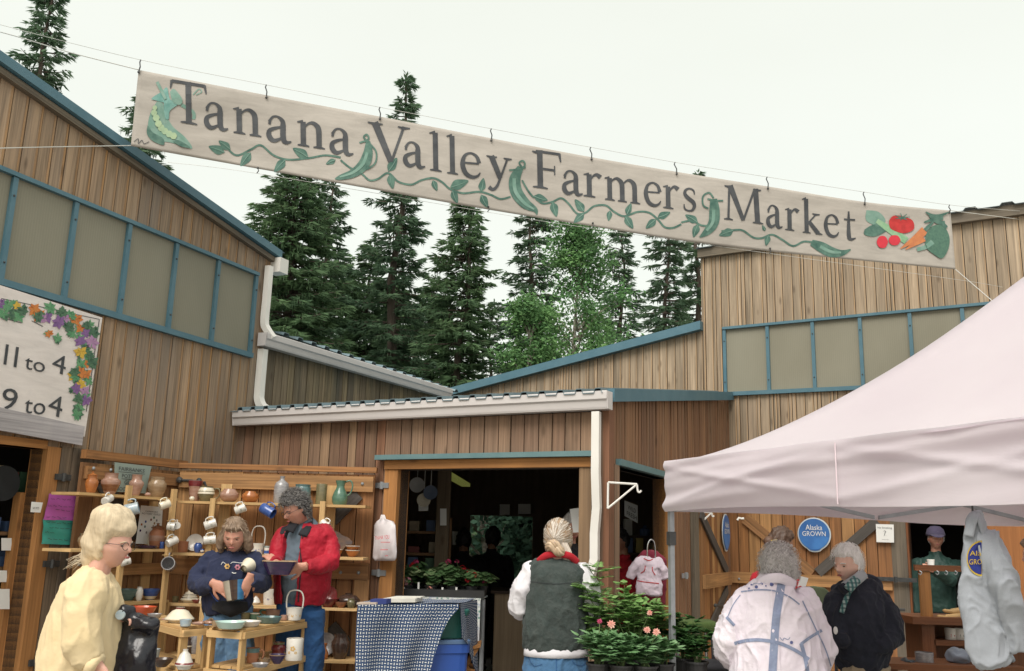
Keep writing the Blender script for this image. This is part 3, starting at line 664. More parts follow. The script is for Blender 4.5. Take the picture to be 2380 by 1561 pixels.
BN=thing('banner',banner_pt(1250,420),'long painted canvas banner with black lettering and green pea vines strung across the sky','banner')
n=len(BTOP); mb=MB(); rows=24; vs=[]; th=.003
for o_ in (0,-th):
 for i in range(n):
  for j in range(rows+1):
   t=j/rows; a, b=BTOP[i], BBOT[i]; px=a.x+(b.x-a.x)*t; py=a.y+(b.y-a.y)*t+3*math.sin(i*.78)*(0.5-t)*0
   vs.append(banner_pt(px,py,o_))
fs=[]; N=n*(rows+1)
for i in range(n-1):
 for j in range(rows):
  k=i*(rows+1)+j; fs.append([k,k+1,k+rows+2,k+rows+1]); fs.append([N+k,N+k+rows+1,N+k+rows+2,N+k+1])
for i in range(n-1):
 for j in (0,rows):k=i*(rows+1)+j; fs.append([k,k+rows+1,N+k+rows+1,N+k])
for i in (0,n-1):
 for j in range(rows):k=i*(rows+1)+j; fs.append([k,k+1,N+k+1,N+k])
mb.add(vs,fs,None,.5); o=mb.build('canvas',M_CANVAS,BN,smooth=True); fixn(o)
_lay=[0]
def bstroke(m,pts,wd,seg=6,base=.0025,taper=False):
 """brush stroke: pts in picture grid, wd width(s) in grid units"""
 _lay[0]+=1; off=.0016+base*.45+.0001*(_lay[0]%12)
 if not isinstance(wd,(list,tuple)):wd=[wd]*len(pts)
 cp=crv([(p[0],p[1],w) for p,w in zip(pts,wd)],seg); vs=[]; fs=[]
 for i, p in enumerate(cp):
  t=cp[min(i+1,len(cp)-1)]-cp[max(i-1,0)]; l=math.hypot(t.x,t.y) or 1; nx, ny=-t.y/l, t.x/l; w=max(p.z,.3)/2
  vs+=[banner_pt(p.x+nx*w,p.y+ny*w,off),banner_pt(p.x-nx*w,p.y-ny*w,off)]
 for i in range(len(cp)-1):fs.append([2*i,2*i+1,2*i+3,2*i+2])
 m.add(vs,fs,None)
def bshape(m,pts,base=.0025,smooth=True):
 _lay[0]+=1; off=.0016+base*.45+.0001*(_lay[0]%12)
 cp=crv([(p[0],p[1],0) for p in list(pts)+[pts[0]]],5)[:-1] if smooth else [Vector((p[0],p[1],0)) for p in pts]
 c=sum(cp,Vector())/len(cp); k=len(cp)
 m.add([banner_pt(c.x,c.y,off)]+[banner_pt(p.x,p.y,off) for p in cp],[[0,1+i,1+(i+1)%k] for i in range(k)],None)
st=.135; hl=.05
def ser(x,y,hw=.13,d=1):return ([(x-hw,y+d*.012),(x,y+d*.028),(x+hw,y+d*.012)],[.028,.06,.028])
GL={'T':(.82,[([(.41,1),(.41,0)],st),([(.03,.965),(.79,.965)],.07),([(.035,.98),(.0,.78)],[.07,.03]),([(.785,.98),(.82,.78)],[.07,.03]),ser(.41,0,.19)]),'V':(.86,[([(.12,.97),(.45,.03)],[.16,.13]),([(.74,.97),(.46,.03)],[.06,.06]),ser(.13,.96,.16,-1),ser(.74,.96,.13,-1)]),'F':(.66,[([(.17,1),(.17,0)],st),([(.08,.965),(.62,.965)],.06),([(.61,.98),(.64,.76)],[.07,.03]),([(.17,.52),(.5,.52)],.055),([(.5,.64),(.5,.40)],[.03,.03]),ser(.17,0,.17),ser(.1,.96,.1,-1)]),'M':(1.0,[([(.14,.97),(.10,.03)],[.06,.06]),([(.16,.97),(.5,.04)],[.15,.10]),([(.82,.97),(.5,.04)],[.06,.06]),([(.84,.97),(.88,.03)],[.14,.14]),ser(.10,0,.12),ser(.89,0,.14),ser(.1,.96,.09,-1),ser(.9,.96,.09,-1)]),'a':(.56,[([(.08,.47),(.16,.60),(.27,.62),(.36,.53),(.37,.40)],[.07,.05,.05,.10,.12]),([(.37,.45),(.37,.12),(.43,.02),(.54,.06)],[.125,.125,.09,.03]),([(.36,.39),(.2,.33),(.08,.24),(.08,.10),(.18,.02),(.36,.13)],[.04,.07,.10,.12,.09,.04]),([(.065,.46),(.12,.46)],[.10,.10])]),'n':(.66,[([(.16,.6),(.16,.02)],.125),([(.03,.58),(.16,.62)],[.03,.06]),([(.18,.46),(.28,.58),(.39,.61),(.49,.52),(.51,.38)],[.04,.05,.08,.12,.13]),([(.51,.42),(.51,.02)],.125),ser(.16,0,.13),ser(.51,0,.13)]),'m':(1.0,[([(.16,.6),(.16,.02)],.125),([(.03,.58),(.16,.62)],[.03,.06]),([(.18,.47),(.27,.58),(.37,.61),(.47,.52),(.49,.38)],[.04,.05,.08,.12,.13]),([(.49,.42),(.49,.02)],.125),([(.51,.47),(.6,.58),(.7,.61),(.8,.52),(.82,.38)],[.04,.05,.08,.12,.13]),([(.82,.42),(.82,.02)],.125),ser(.16,0,.13),ser(.49,0,.12),ser(.83,0,.13)]),'l':(.34,[([(.17,.98),(.17,.02)],.125),([(.03,.95),(.17,1.0)],[.03,.07]),ser(.17,0,.14)]),'e':(.54,[([(.08,.36),(.47,.385)],[.045,.045]),([(.475,.40),(.42,.56),(.28,.63),(.13,.54),(.075,.31),(.15,.09),(.3,.015),(.43,.06),(.5,.16)],[.10,.08,.05,.08,.12,.11,.09,.06,.03])]),'y':(.62,[([(.12,.6),(.33,.05)],[.14,.12]),([(.52,.6),(.33,.05),(.24,-.18),(.14,-.27),(.05,-.22)],[.05,.055,.07,.08,.10]),ser(.13,.6,.13,-1),ser(.52,.6,.1,-1)]),'r':(.46,[([(.16,.6),(.16,.02)],.125),([(.03,.58),(.16,.62)],[.03,.06]),([(.17,.42),(.25,.56),(.34,.62),(.43,.56)],[.04,.05,.08,.12]),ser(.16,0,.14)]),'s':(.44,[([(.38,.47),(.35,.58),(.22,.62),(.1,.55),(.09,.44),(.2,.34),(.33,.26),(.37,.15),(.3,.03),(.17,.005),(.07,.05),(.05,.17)],[.03,.05,.055,.08,.10,.11,.115,.10,.07,.05,.05,.03])]),'k':(.66,[([(.16,.98),(.16,.02)],.125),([(.03,.95),(.16,1.0)],[.03,.07]),([(.48,.58),(.19,.27)],[.045,.05]),([(.24,.34),(.53,.03)],[.11,.13]),ser(.16,0,.13),ser(.47,.59,.12,-1),ser(.55,0,.11)]),'t':(.44,[([(.19,.82),(.18,.16),(.24,.02),(.41,.07)],[.05,.125,.10,.03]),([(.03,.575),(.4,.595)],.055)]),}
LT=[('T',397,480,192,288),('a',472,532,0,301),('n',539,609,0,314),('a',617,679,0,331),('n',688,757,0,343),('a',764,823,0,359),('V',859,953,288,379),('a',935,990,0,389),('l',996,1029,0,398),('l',1036,1067,0,405),('e',1068,1120,0,413),('y',1131,1190,0,419),('F',1238,1306,357,440),('a',1305,1356,0,453),('r',1354,1399,0,459),('m',1403,1491,0,470),('e',1495,1539,0,479),('r',1539,1579,0,486),('s',1586,1619,0,491),('M',1684,1771,434,516),('a',1780,1820,0,530),('r',1823,1858,0,537),('k',1863,1911,0,544),('e',1914,1952,0,551),('t',1960,1991,0,558)]
for g, x0, x1, _, base in LT:
 wd, sts=GL[g]; m=MB(); xm=(x0+x1)/2; cap=97-(xm-430)*.0108; sl=.168-(xm-430)*.00003; sx=(x1-x0)/wd
 lean=.03
 def mpx(q):return (x0+q[0]*sx+(q[1]-.3)*-lean*cap*.6,base+(x0+q[0]*sx-xm)*sl-q[1]*cap)
 for pts, w_ in sts:
  ww=w_ if isinstance(w_,(list,tuple)) else [w_]*len(pts)
  k=(sx*cap)**.5; bstroke(m,[mpx(q) for q in pts],[max(1.8,x*k) for x in ww],6,.006)
 m.build('letter',M_BINK,BN)
vine=MB()
def vn(zf,pts,w=4.5):bstroke(vine,[zf(*p) for p in pts],w,6,.004)
vn(Z9,[(1560,1010),(1640,1080),(1740,1040),(1810,1010),(1900,1080),(2000,1110),(2140,1100),(2260,1080),(2365,1095)])
vn(Z10,[(0,640),(60,690),(140,730),(200,780),(260,770),(330,730),(400,790),(490,810),(560,780),(640,765),(700,790),(760,840),(850,870),(960,860),(1040,880),(1110,910),(1180,895)])
vn(Z10,[(1340,890),(1400,940),(1470,930),(1530,905),(1580,940),(1640,1010),(1700,1005),(1760,960),(1840,955),(1900,1000),(1970,1030),(2060,1000),(2140,1005),(2200,1050),(2250,1105),(2310,1110),(2365,1085)])
vn(Z11,[(0,300),(60,290),(110,315),(150,320)]); vn(Z11,[(230,350),(290,345),(350,345),(410,385),(460,390),(520,370),(580,400),(640,435),(700,410),(760,415)])
vine.build('vine',G_D,BN)
def leaf(zf,x,y,ang,ln=38,wd=17,mt=G_D):
 c, s_=math.cos(ang), math.sin(ang); x0, y0=zf(x,y); f=lambda u, v:(x0+c*u-s_*v,y0+s_*u+c*v)
 m=MB(); bshape(m,[f(0,0),f(ln*.3,-wd*.48),f(ln*.65,-wd*.38),f(ln,0),f(ln*.65,wd*.38),f(ln*.3,wd*.48)]); o=m.build('leaf',mt,BN)
 m=MB(); bstroke(m,[f(2,0),f(ln*.5,1),f(ln*.9,0)],[1.6,1.4,.6],3,.012); m.build('leaf_vein',G_L,o)
for z, lst in ((Z9,[(1560,1060,3.5,42),(1600,1040,-2.5,36),(1740,1060,2.2,42),(1980,1110,2.3,40),(2140,1095,-2.6,44),(2330,1110,2.7,26)]),(Z10,[(330,720,-1.0,40),(340,740,1.35,36),(640,780,1.2,28),(760,830,-.35,48),(775,850,1.2,34),(975,860,-1.4,34),(975,880,1.1,36),(1340,890,.3,36),(1470,930,1.3,38),(1690,1000,-2.2,38),(1690,1010,2.4,34),(1870,990,1.7,26),(1985,1020,-1.2,30),(1975,1030,1.0,36),(2200,1040,-.4,34),(2190,1050,2.4,34)]),(Z11,[(95,300,-2.6,36),(95,310,1.9,34),(300,345,2.8,38),(500,370,1.8,28),(480,350,-2.0,16)])):
 for x, y, a, L in lst:leaf(z,x,y,a,L*.95,L*.5)
def pod(zf,pts,w):
 m=MB(); bstroke(m,[zf(*p) for p in pts],w,6,.008); o=m.build('pea_pod',G_D,BN)
 m=MB(); bstroke(m,[(zf(*p)[0]-2,zf(*p)[1]-1) for p in pts[1:-1]],[max(1,x*.3) for x in w[1:-1]],6,.014); m.build('pod_highlight',G_L,o); return o
pod(Z10,[(190,510),(190,590),(160,670),(90,730),(0,760),(-40,770)],[10,22,26,20,12,2])
pod(Z10,[(1250,690),(1210,770),(1220,860),(1280,940),(1350,985),(1362,1020)],[14,26,28,24,12,2])
pod(Z11,[(185,165),(190,230),(185,300),(150,350),(105,385)],[16,24,24,18,3]); pod(Z11,[(745,415),(800,440),(860,470),(920,475),(970,455)],[14,24,24,14,3])
m=MB()
for zf, pts in ((Z10,[(180,505),(160,480),(180,462),(195,485),(180,510)]),(Z10,[(195,520),(245,580),(240,660),(180,705)]),(Z10,[(1260,690),(1240,660),(1265,645),(1280,670),(1260,700)]),(Z10,[(1260,780),(1300,850),(1340,900)]),(Z10,[(130,520),(165,510),(200,512)]),(Z10,[(1170,710),(1230,705),(1285,690)]),(Z11,[(185,160),(160,130),(125,150),(125,200),(155,220)]),(Z11,[(150,165),(200,175),(240,175)])):m=MB(); bstroke(m,[zf(*p) for p in pts],4,6,.01); m.build('tendril',G_D,BN)
o=None
m=MB(); bshape(m,[Z9(*p) for p in ((1090,705),(1040,800),(1030,900),(1080,980),(1180,990),(1330,1035),(1290,960),(1200,880),(1150,790),(1130,720))]); op=m.build('open_pod',G_L,BN)
m=MB(); bshape(m,[Z9(*p) for p in ((1025,870),(1020,930),(1060,980),(1135,1008),(1130,960),(1060,920))],.009); m.build('leaf',G_D,BN)
m=MB(); bshape(m,[Z9(*p) for p in ((1120,640),(1050,690),(1130,700),(1140,810),(1170,830),(1180,770),(1240,720),(1180,690),(1160,610))],.009); m.build('leaf',paint('paint_teal',(.09,.25,.22),(.2,.36,.32)),BN)
m=MB(); bshape(m,[Z9(*p) for p in ((1180,640),(1210,620),(1265,690),(1250,730),(1200,710))],.012); m.build('leaf',G_L,BN)
m=MB(); bshape(m,[Z9(*p) for p in ((1200,985),(1240,975),(1320,1025),(1260,1020))],.012); m.build('leaf',G_D,BN)
for x, y, r in ((1075,750,7),(1070,785,9),(1085,820,10),(1100,860,10),(1120,890,10),(1145,912,10),(1175,932,10),(1205,945,10)):
 m=MB(); c=Z9(x,y); bshape(m,[(c[0]+r*.8*math.cos(k),c[1]+r*.8*math.sin(k)) for k in (0,1.05,2.1,3.14,4.2,5.25)],.014); m.build('pea',G_Y,op)
for p_, w_, b_ in ((((1090,570),(1120,630),(1150,690)),7,.014),(((1340,660),(1380,620),(1400,640),(1360,660)),2.5,.003),(((1260,730),(1340,780),(1345,830)),8,.003)):m=MB(); bstroke(m,[Z9(*p) for p in p_],w_,5,b_); m.build('tendril',G_L,BN)
m=MB(); bstroke(m,[Z9(*p) for p in ((930,985),(960,965),(960,1000),(985,975),(1000,1000),(1035,985))],1.6,4,.004); m.build('signature',M_BINK,BN)
def veg(name,mt,pts,base=.004,zf=Z11):m=MB(); bshape(m,[zf(*p) for p in pts],base); return m.build(name,mt,BN)
veg('celery_leaf',G_L,((1060,230),(1130,240),(1170,290),(1130,320),(1060,290))); veg('celery_leaf',G_D,((1050,340),(1110,310),(1180,340),(1110,380),(1050,370)),.008)
m=MB(); bstroke(m,[Z11(*p) for p in ((1120,290),(1200,345),(1290,405))],[10,16,17],5,.01); m.build('celery_stalk',paint('paint_celery',(.16,.34,.19),(.30,.44,.28)),BN)
tm=veg('tomato',P_RED,((1190,290),(1215,262),(1270,265),(1325,290),(1330,340),(1270,362),(1200,335)),.016)
for x, y, rx, ry in ((1152,412,33,36),(1222,402,35,30)):veg('radish',paint('paint_radish',(.60,.03,.05),(.50,.03,.05)),[(x+rx*math.cos(k*1.047),y+ry*math.sin(k*1.047)) for k in range(6)],.018)
m=MB(); bstroke(m,[Z11(*p) for p in ((1395,345),(1330,400),(1255,450))],[20,14,2],5,.02); m.build('carrot',P_ORG,BN)
m=MB(); bstroke(m,[Z11(*p) for p in ((1390,390),(1340,420),(1285,455))],[16,11,2],5,.021); m.build('carrot',P_ORG,BN)
m=MB()
for a in range(7):bstroke(m,[Z11(1265,275),Z11(1265+44*math.cos(a*.9),268+22*math.sin(a*.9))],[4,1],3,.022)
m.build('tomato_calyx',G_D,tm)
veg('broccoli_head',paint('paint_dark_green',(.05,.12,.09),(.08,.17,.12),40),((1400,370),(1440,320),(1500,320),(1535,380),(1530,450),(1495,505),(1450,485),(1400,440)),.018)
m=MB(); bstroke(m,[Z11(*p) for p in ((1350,455),(1400,440),(1440,410))],[9,10,12],4,.02); m.build('broccoli_stalk',G_L,BN)
m=MB()
for p in (((1400,240),(1440,262),(1480,262),(1535,240)),((1390,300),(1440,285),(1500,275)),((1450,270),(1490,300),(1520,330)),((1450,290),(1420,320),(1395,345)),((1420,265),(1470,300),(1510,300))):bstroke(m,[Z11(*q) for q in p],[3,8,8,2][:len(p)],5,.024)
m.build('carrot_top',G_D,BN)
M_WIRE=mat('wire',(.62,.62,.58),(.5,.5,.48),5,.5,metal=.2)
hk=[(322,163,327,140),(619,222,619,198),(883,272,883,250),(1142,322,1142,300),(1375,366,1373,343),(1573,400,1569,378),(1785,434,1783,412),(2010,470,2008,447),(2207,490,2207,477)]
for x, y, a, b in hk:
 m=MB(); m.tube([banner_pt(x,y+5,.006),banner_pt((x+a)/2+1.5,(y+b)/2+4,.02),banner_pt(a-2,b+5,.012),banner_pt(a,b,.0)],.0055,5); m.ball(banner_pt(x,y+5,.01),.011,6,4); m.build('hook',M_IRON,BN)
for x, y in ((599,394),(1135,484),(1378,522),(1790,581)):
 m=MB(); m.tube([banner_pt(x,y-3,.006),banner_pt(x+2,y+4,.015),banner_pt(x-2,y+9,.01)],.0045,5); m.ball(banner_pt(x,y-3,.01),.010,6,4); m.build('hook',M_IRON,BN)
def wire(pts,lab,r=.0028):
 m=MB(); cp=crv(pts,6); m.tube(cp,r,5); tag(m.build('cable',M_WIRE),lab,'wire','wires holding the banner')
wire([P(-260,-15,5.9),P(0,58,6.3)]+[banner_pt(a,b) for x,y,a,b in hk]+[P(2380,492,9.6),P(2620,512,10.2)],'thin wire above the banner that its hooks hang from',.0022)
wire([P(-260,15,5.9),P(0,75,6.3),P(160,122,6.65),banner_pt(322,163)],'upper tie rope running left from the top corner of the banner',.004)
wire([P(-260,356,5.6),P(0,345,6.1),banner_pt(304,339)],'lower tie rope crossing the brown wall from the bottom corner of the banner',.004)
wire([banner_pt(2209,490),P(2380,512,9.7),P(2600,540,10.6)],'tie rope from the upper right corner of the banner',.004)
wire([banner_pt(2221,627),P(2320,712,8.9),P(2480,850,8.4)],'tie rope slanting down from the lower right corner of the banner',.004)
wire([banner_pt(390,378,-.02),banner_pt(599,404,0),banner_pt(1135,494,0),banner_pt(1378,532,0),banner_pt(1790,590,0),banner_pt(2221,650,-.01),P(2330,668,9.5)],'thin wire sagging below the lower edge of the banner',.0018)
# open barn doors that carry the pottery shelves
FLD=Frame((FL.pt(0,.10,0).x,FL.pt(0,.10,0).y),(FL.u.x,FL.u.y))
hg=FC.hp(882,1110,.05); le=FLD.hp(414,1100)
Ymid=(hg.y+le.y)/2
FRD=Frame((le.x+.03,le.y-.02),(hg.x-le.x,hg.y-le.y))
def hinge(F,root,a,z,ln=.13,name='hinge',mt=None):
 m=MB(); m.fbox(F,a-ln/2,a+ln/2,.0,.02,z-.022,z+.022,.5); m.tube([F.pt(a,.02,z-.03),F.pt(a,.02,z+.03)],.016,8); return m.build(name,mt or M_STEEL,root)
def barn_door(F,s0,s1,z1,rails,name,label,mt,rail_mt,n0=0.0,brace=(),z0=.15,bolts=(),group='open barn doors',stile=True,ledger=None,bmat=None):
 r=thing(name,F.pt((s0+s1)/2,n0,0),label,'door',group)
 m=MB(); siding(m,F,s0,s1,z1,z0,n0=n0,wmin=.115,wmax=.15,thick=.025,gap=.008); m.build('boards',mt,r)
 for za, zb in rails:
  m=MB(); m.fbox(F,s0+.02,s1-.01,n0+.033,n0+.07,za,zb,random.random()); m.build('rail',rail_mt,r)
 if stile:
  for a, b in ((s0,s0+.12),(s1-.12,s1)):
   m=MB(); zz=sorted(rails);
   m.fbox(F,a,b,n0+.0325,n0+.06,z0,zz[0][0]-.002,random.random())
   m.build('stile',mt,r)
 for (a,za,b,zb,w_) in brace:
  m=MB(); p, q=F.pt(a,n0+.045,za), F.pt(b,n0+.045,zb); d=(q-p).normalized(); m.plank(p,q,d.cross(F.n)*w_,F.n*.022); m.build('brace',bmat or WL_BR,r)
 for a, z in bolts:
  m=MB(); m.ball(F.pt(a,n0+.072,z),(.014,.014,.014),8,6); m.build('bolt',M_STEEL,r)
 if ledger:
  m=MB(); m.fbox(F,s0-.0,s1+.01,n0-.0,n0+.06,ledger[0],ledger[1],.9); m.build('ledger',WL_D,r)
 return r
la, lb=FLD.hit(170,1200)[0], FLD.hit(410,1200)[0]
ld0, ld1=FLD.hit(300,1072)[1], FLD.hit(300,1064)[1]
zt_=FLD.hit(300,1086)[1]
r1t, r1b=FLD.hit(300,1094)[1], FLD.hit(300,1122)[1]; r2t, r2b=FLD.hit(180,1312)[1], FLD.hit(180,1340)[1]
B=lambda zf, x, y:FLD.hit(*zf(x,y))
barn_door(FLD,la,lb,zt_,[(r1b,r1t),(r2b,r2t)],'barn_door','orange plank barn door folded against the tall brown wall behind the left pottery shelves',WL_DR,WL_D,brace=[(*B(Z1,390,420),*B(Z1,900,1150),.12)],bolts=[B(Z1,245,235),B(Z1,485,258),B(Z3,45,75)],ledger=(ld0-.02,ld1+.02))
ra, rb=0.0, FRD.hit(872,1150)[0]
B=lambda zf, x, y:FRD.hit(*zf(x,y))
h2=lambda x, y:FRD.hit(x,y)[1]
barn_door(FRD,ra,rb,h2(650,1100),[(h2(700,1141),h2(700,1106)),(h2(800,1346),h2(800,1308))],'barn_door','wide orange plank barn door hinged beside the shed doorway behind the right pottery shelves',WL_D,WL_D,brace=[(*B(Z2,1860,580),*B(Z2,1500,940),.13),(*B(Z4,1500,920),*B(Z4,1800,1290),.1)],bolts=[B(Z2,1940,455),B(Z4,1640,190),B(Z4,1885,195)],ledger=(h2(650,1095),h2(650,1083)))
hgt=thing('strap_hinge',FC.hp(890,1129,.05),'upper grey iron hinge on the post between the barn door and the doorway','hinge','hinges by the shed doorway'); a, z=FC.hit(889,1129,.04)
hinge(Frame((FC.pt(0,.034,0).x,FC.pt(0,.034,0).y),(FC.u.x,FC.u.y)),hgt,a,z,.14,'hinge_plate')
hgt=thing('strap_hinge',FC.hp(882,1332,.05),'lower grey iron hinge on the post left of the shed doorway, under the plastic bag','hinge','hinges by the shed doorway'); a, z=FC.hit(882,1332,.04)
hinge(Frame((FC.pt(0,.034,0).x,FC.pt(0,.034,0).y),(FC.u.x,FC.u.y)),hgt,a,z,.14,'hinge_plate')
for (x,y,lab) in ((145,1110,'upper black strap hinge on the grey boards left of the pottery shelves'),(118,1311,'lower black strap hinge on the grey boards below the purple and green flyer'),(85,1540,'lowest black strap hinge near the foot of the grey boards')):
 a, z=FL.hit(x,y,.06); t_=thing('strap_hinge',FL.pt(a,.05,z),lab,'hinge','strap hinges on the grey boards'); hinge(Frame((FL.pt(0,.056,0).x,FL.pt(0,.056,0).y),(FL.u.x,FL.u.y)),t_,a,z,.13,'hinge_plate',M_IRON)
m=MB(); p=[FRD.hp(*Z1(1530,395),.08),FRD.hp(*Z1(1700,405),.08),FRD.hp(*Z1(1880,430),.08),FRD.hp(*Z1(1900,500),.08)]; m.tube(p,.011,6)
m.ball(p[0],.028,8,6); m.ball(FRD.hp(*Z1(1800,405),.08),.025,8,6); tag(m.build('door_latch',M_IRON),'black iron sliding latch near the corner of the wide barn door','latch')
FSL=Frame((FL.pt(0,.42,0).x,FL.pt(0,.42,0).y),(FL.u.x,FL.u.y));
FSR=Frame((FRD.pt(0,.34,0).x,FRD.pt(0,.34,0).y),(FRD.u.x,FRD.u.y))
def rack(F,name,label,posts,backs,shelves,D,brk=()):
 r=thing(name,F.pt(F.hit(*posts[0][0])[0],0,0),label,'shelf unit','pottery shelf units on the barn doors')
 for (x,y), *_ in posts:
  a, z=F.hit(x,y); m=MB(); m.fbox(F,a-.021,a+.021,.002,.03,0.02,z,random.random()); m.build('post',WL_P,r)
 for (x,y) in backs:
  a, z=F.hit(x,y,-D); m=MB(); m.fbox(F,a-.045,a+.045,-D-.03,-D-.002,0.02,z,random.random()); m.build('back_post',WL_P,r)
 out=[]
 for (x0,y0), (x1,y1) in shelves:
  a0, z0=F.hit(x0,y0); a1, z1=F.hit(x1,y1); z=(z0+z1)/2; m=MB(); m.fbox(F,a0,a1,-D,0,z-.02,z,random.random()); m.build('shelf',WL_P,r); out.append(z)
 return r, out
rkL, zL=rack(FSL,'pottery_shelf','tall pine shelf unit full of pots standing before the folded door on the brown wall',[(Z1(815,470),),(Z1(1440,520),)],[Z1(520,700),Z1(1180,690)],[(Z1(150,560),Z1(1530,650)),(Z1(30,1325),Z1(1430,1372)),(Z3(560,605),Z3(1385,595)),(Z3(560,1300),Z3(1280,1300))],.28)
rkR, zR=rack(FSR,'pottery_shelf','long pine shelf unit of pots before the wide barn door, behind the two customers',[(Z1(2010,650),),(Z2(1382,690),),((389,1400),)],[Z1(2185,450),Z2(1490,470)],[(Z1(1510,682),Z2(1960,742)),(Z1(1430,1405),Z2(1930,1462)),(Z3(1360,630),Z4(1840,682)),(Z3(1280,1350),Z4(1810,1408))],.26)
def glaze(name,c1,c2,sc=18,rough=.22,coat=.3,st_=(1,1,2.5)):return mat(name,c1,c2,sc,rough,.04,30,coat=coat,stretch=st_)
GZ=dict(brown=glaze('glaze_brown',(.16,.06,.03),(.26,.12,.06)),tan=glaze('glaze_tan',(.36,.25,.15),(.25,.16,.09)),orange=glaze('glaze_orange',(.42,.15,.04),(.30,.10,.03)),pink=glaze('glaze_pinkish',(.42,.26,.21),(.30,.16,.10)),grey=glaze('glaze_grey',(.33,.32,.32),(.22,.21,.22),30),blue=glaze('glaze_blue',(.03,.07,.26),(.05,.11,.33)),teal=glaze('glaze_teal',(.12,.20,.20),(.06,.12,.12)),ltblue=glaze('glaze_pale_blue',(.32,.42,.50),(.45,.48,.46)),white=glaze('glaze_white',(.68,.65,.60),(.58,.55,.50),10),olive=glaze('glaze_olive',(.19,.16,.08),(.12,.11,.06)),dark=glaze('glaze_dark',(.035,.022,.018),(.07,.04,.03)),navy=glaze('glaze_navy',(.02,.018,.06),(.05,.02,.07)),red=glaze('glaze_maroon',(.20,.03,.03),(.14,.02,.025)),cream=glaze('glaze_cream',(.72,.66,.52),(.66,.60,.47)),green=glaze('glaze_green',(.10,.19,.13),(.06,.14,.10)),mint=glaze('glaze_mint',(.50,.64,.58),(.42,.58,.54)),terracotta=glaze('glaze_terracotta',(.38,.16,.08),(.30,.12,.06),rough=.6,coat=0),scarlet=glaze('glaze_scarlet',(.55,.10,.04),(.45,.07,.03)))
PF=dict(jar=[(.62,0),(.8,.2),(1,.5),(.98,.68),(.72,.84),(.74,.9),(.78,1)],urn=[(.5,0),(.72,.25),(1,.55),(.95,.66),(.7,.74),(.66,.78),(.66,.96),(.72,1)],vase=[(.6,0),(.85,.2),(1,.55),(.9,.8),(.62,.93),(.7,1)],bottle=[(.85,0),(1,.1),(1,.62),(.85,.75),(.35,.85),(.28,.9),(.36,1)],cyl=[(.96,0),(1,.05),(.96,.5),(1,.97),(.96,1)],ball=[(.4,0),(.75,.12),(1,.45),(.95,.7),(.62,.92),(.6,1)],bowl=[(.42,0),(.46,.06),(.75,.45),(.95,.85),(1,1)],pot=[(.62,0),(.75,.3),(.9,.7),(1,.92),(1,1)],tub=[(.82,0),(.9,.4),(.97,.9),(1,1)],dish=[(.75,0),(.85,.3),(.97,.9),(1,1)],jug=[(.8,0),(.95,.12),(1,.3),(.8,.52),(.52,.7),(.5,.8),(.68,1)],can=[(1,0),(1,.5),(1,.82),(.9,.88),(.94,1)],casserole=[(.6,0),(.9,.15),(1,.4),(1,.5),(.98,.55),(.7,.8),(.3,.92),(.3,.95),(.34,1)],dome=[(.7,0),(.8,.12),(1,.2),(1,.26),(.9,.34),(.55,.75),(.3,.86),(.26,.92),(.3,1)],mug=[(.9,0),(1,.06),(.97,.5),(1,1)])
def hollow(prof,r,h,t=.006):
 p=[(0.0,0.0)]+[(a*r,b*h) for a,b in prof]; top=p[-1]; return p+[(max(a-t,.001),b) for a,b in reversed(p[1:]) if b>h*.08]+[(0.0,h*.09)]
def potm(kind,r,h):m=MB(); cl=kind in ('casserole','dome'); m.lathe([(0,0)]+[(a*r,b*h) for a,b in PF[kind]]+[(0,h)] if cl else hollow(PF[kind],r,h,min(.006,r*.15)),(0,0,0),20,tone=.5); return m
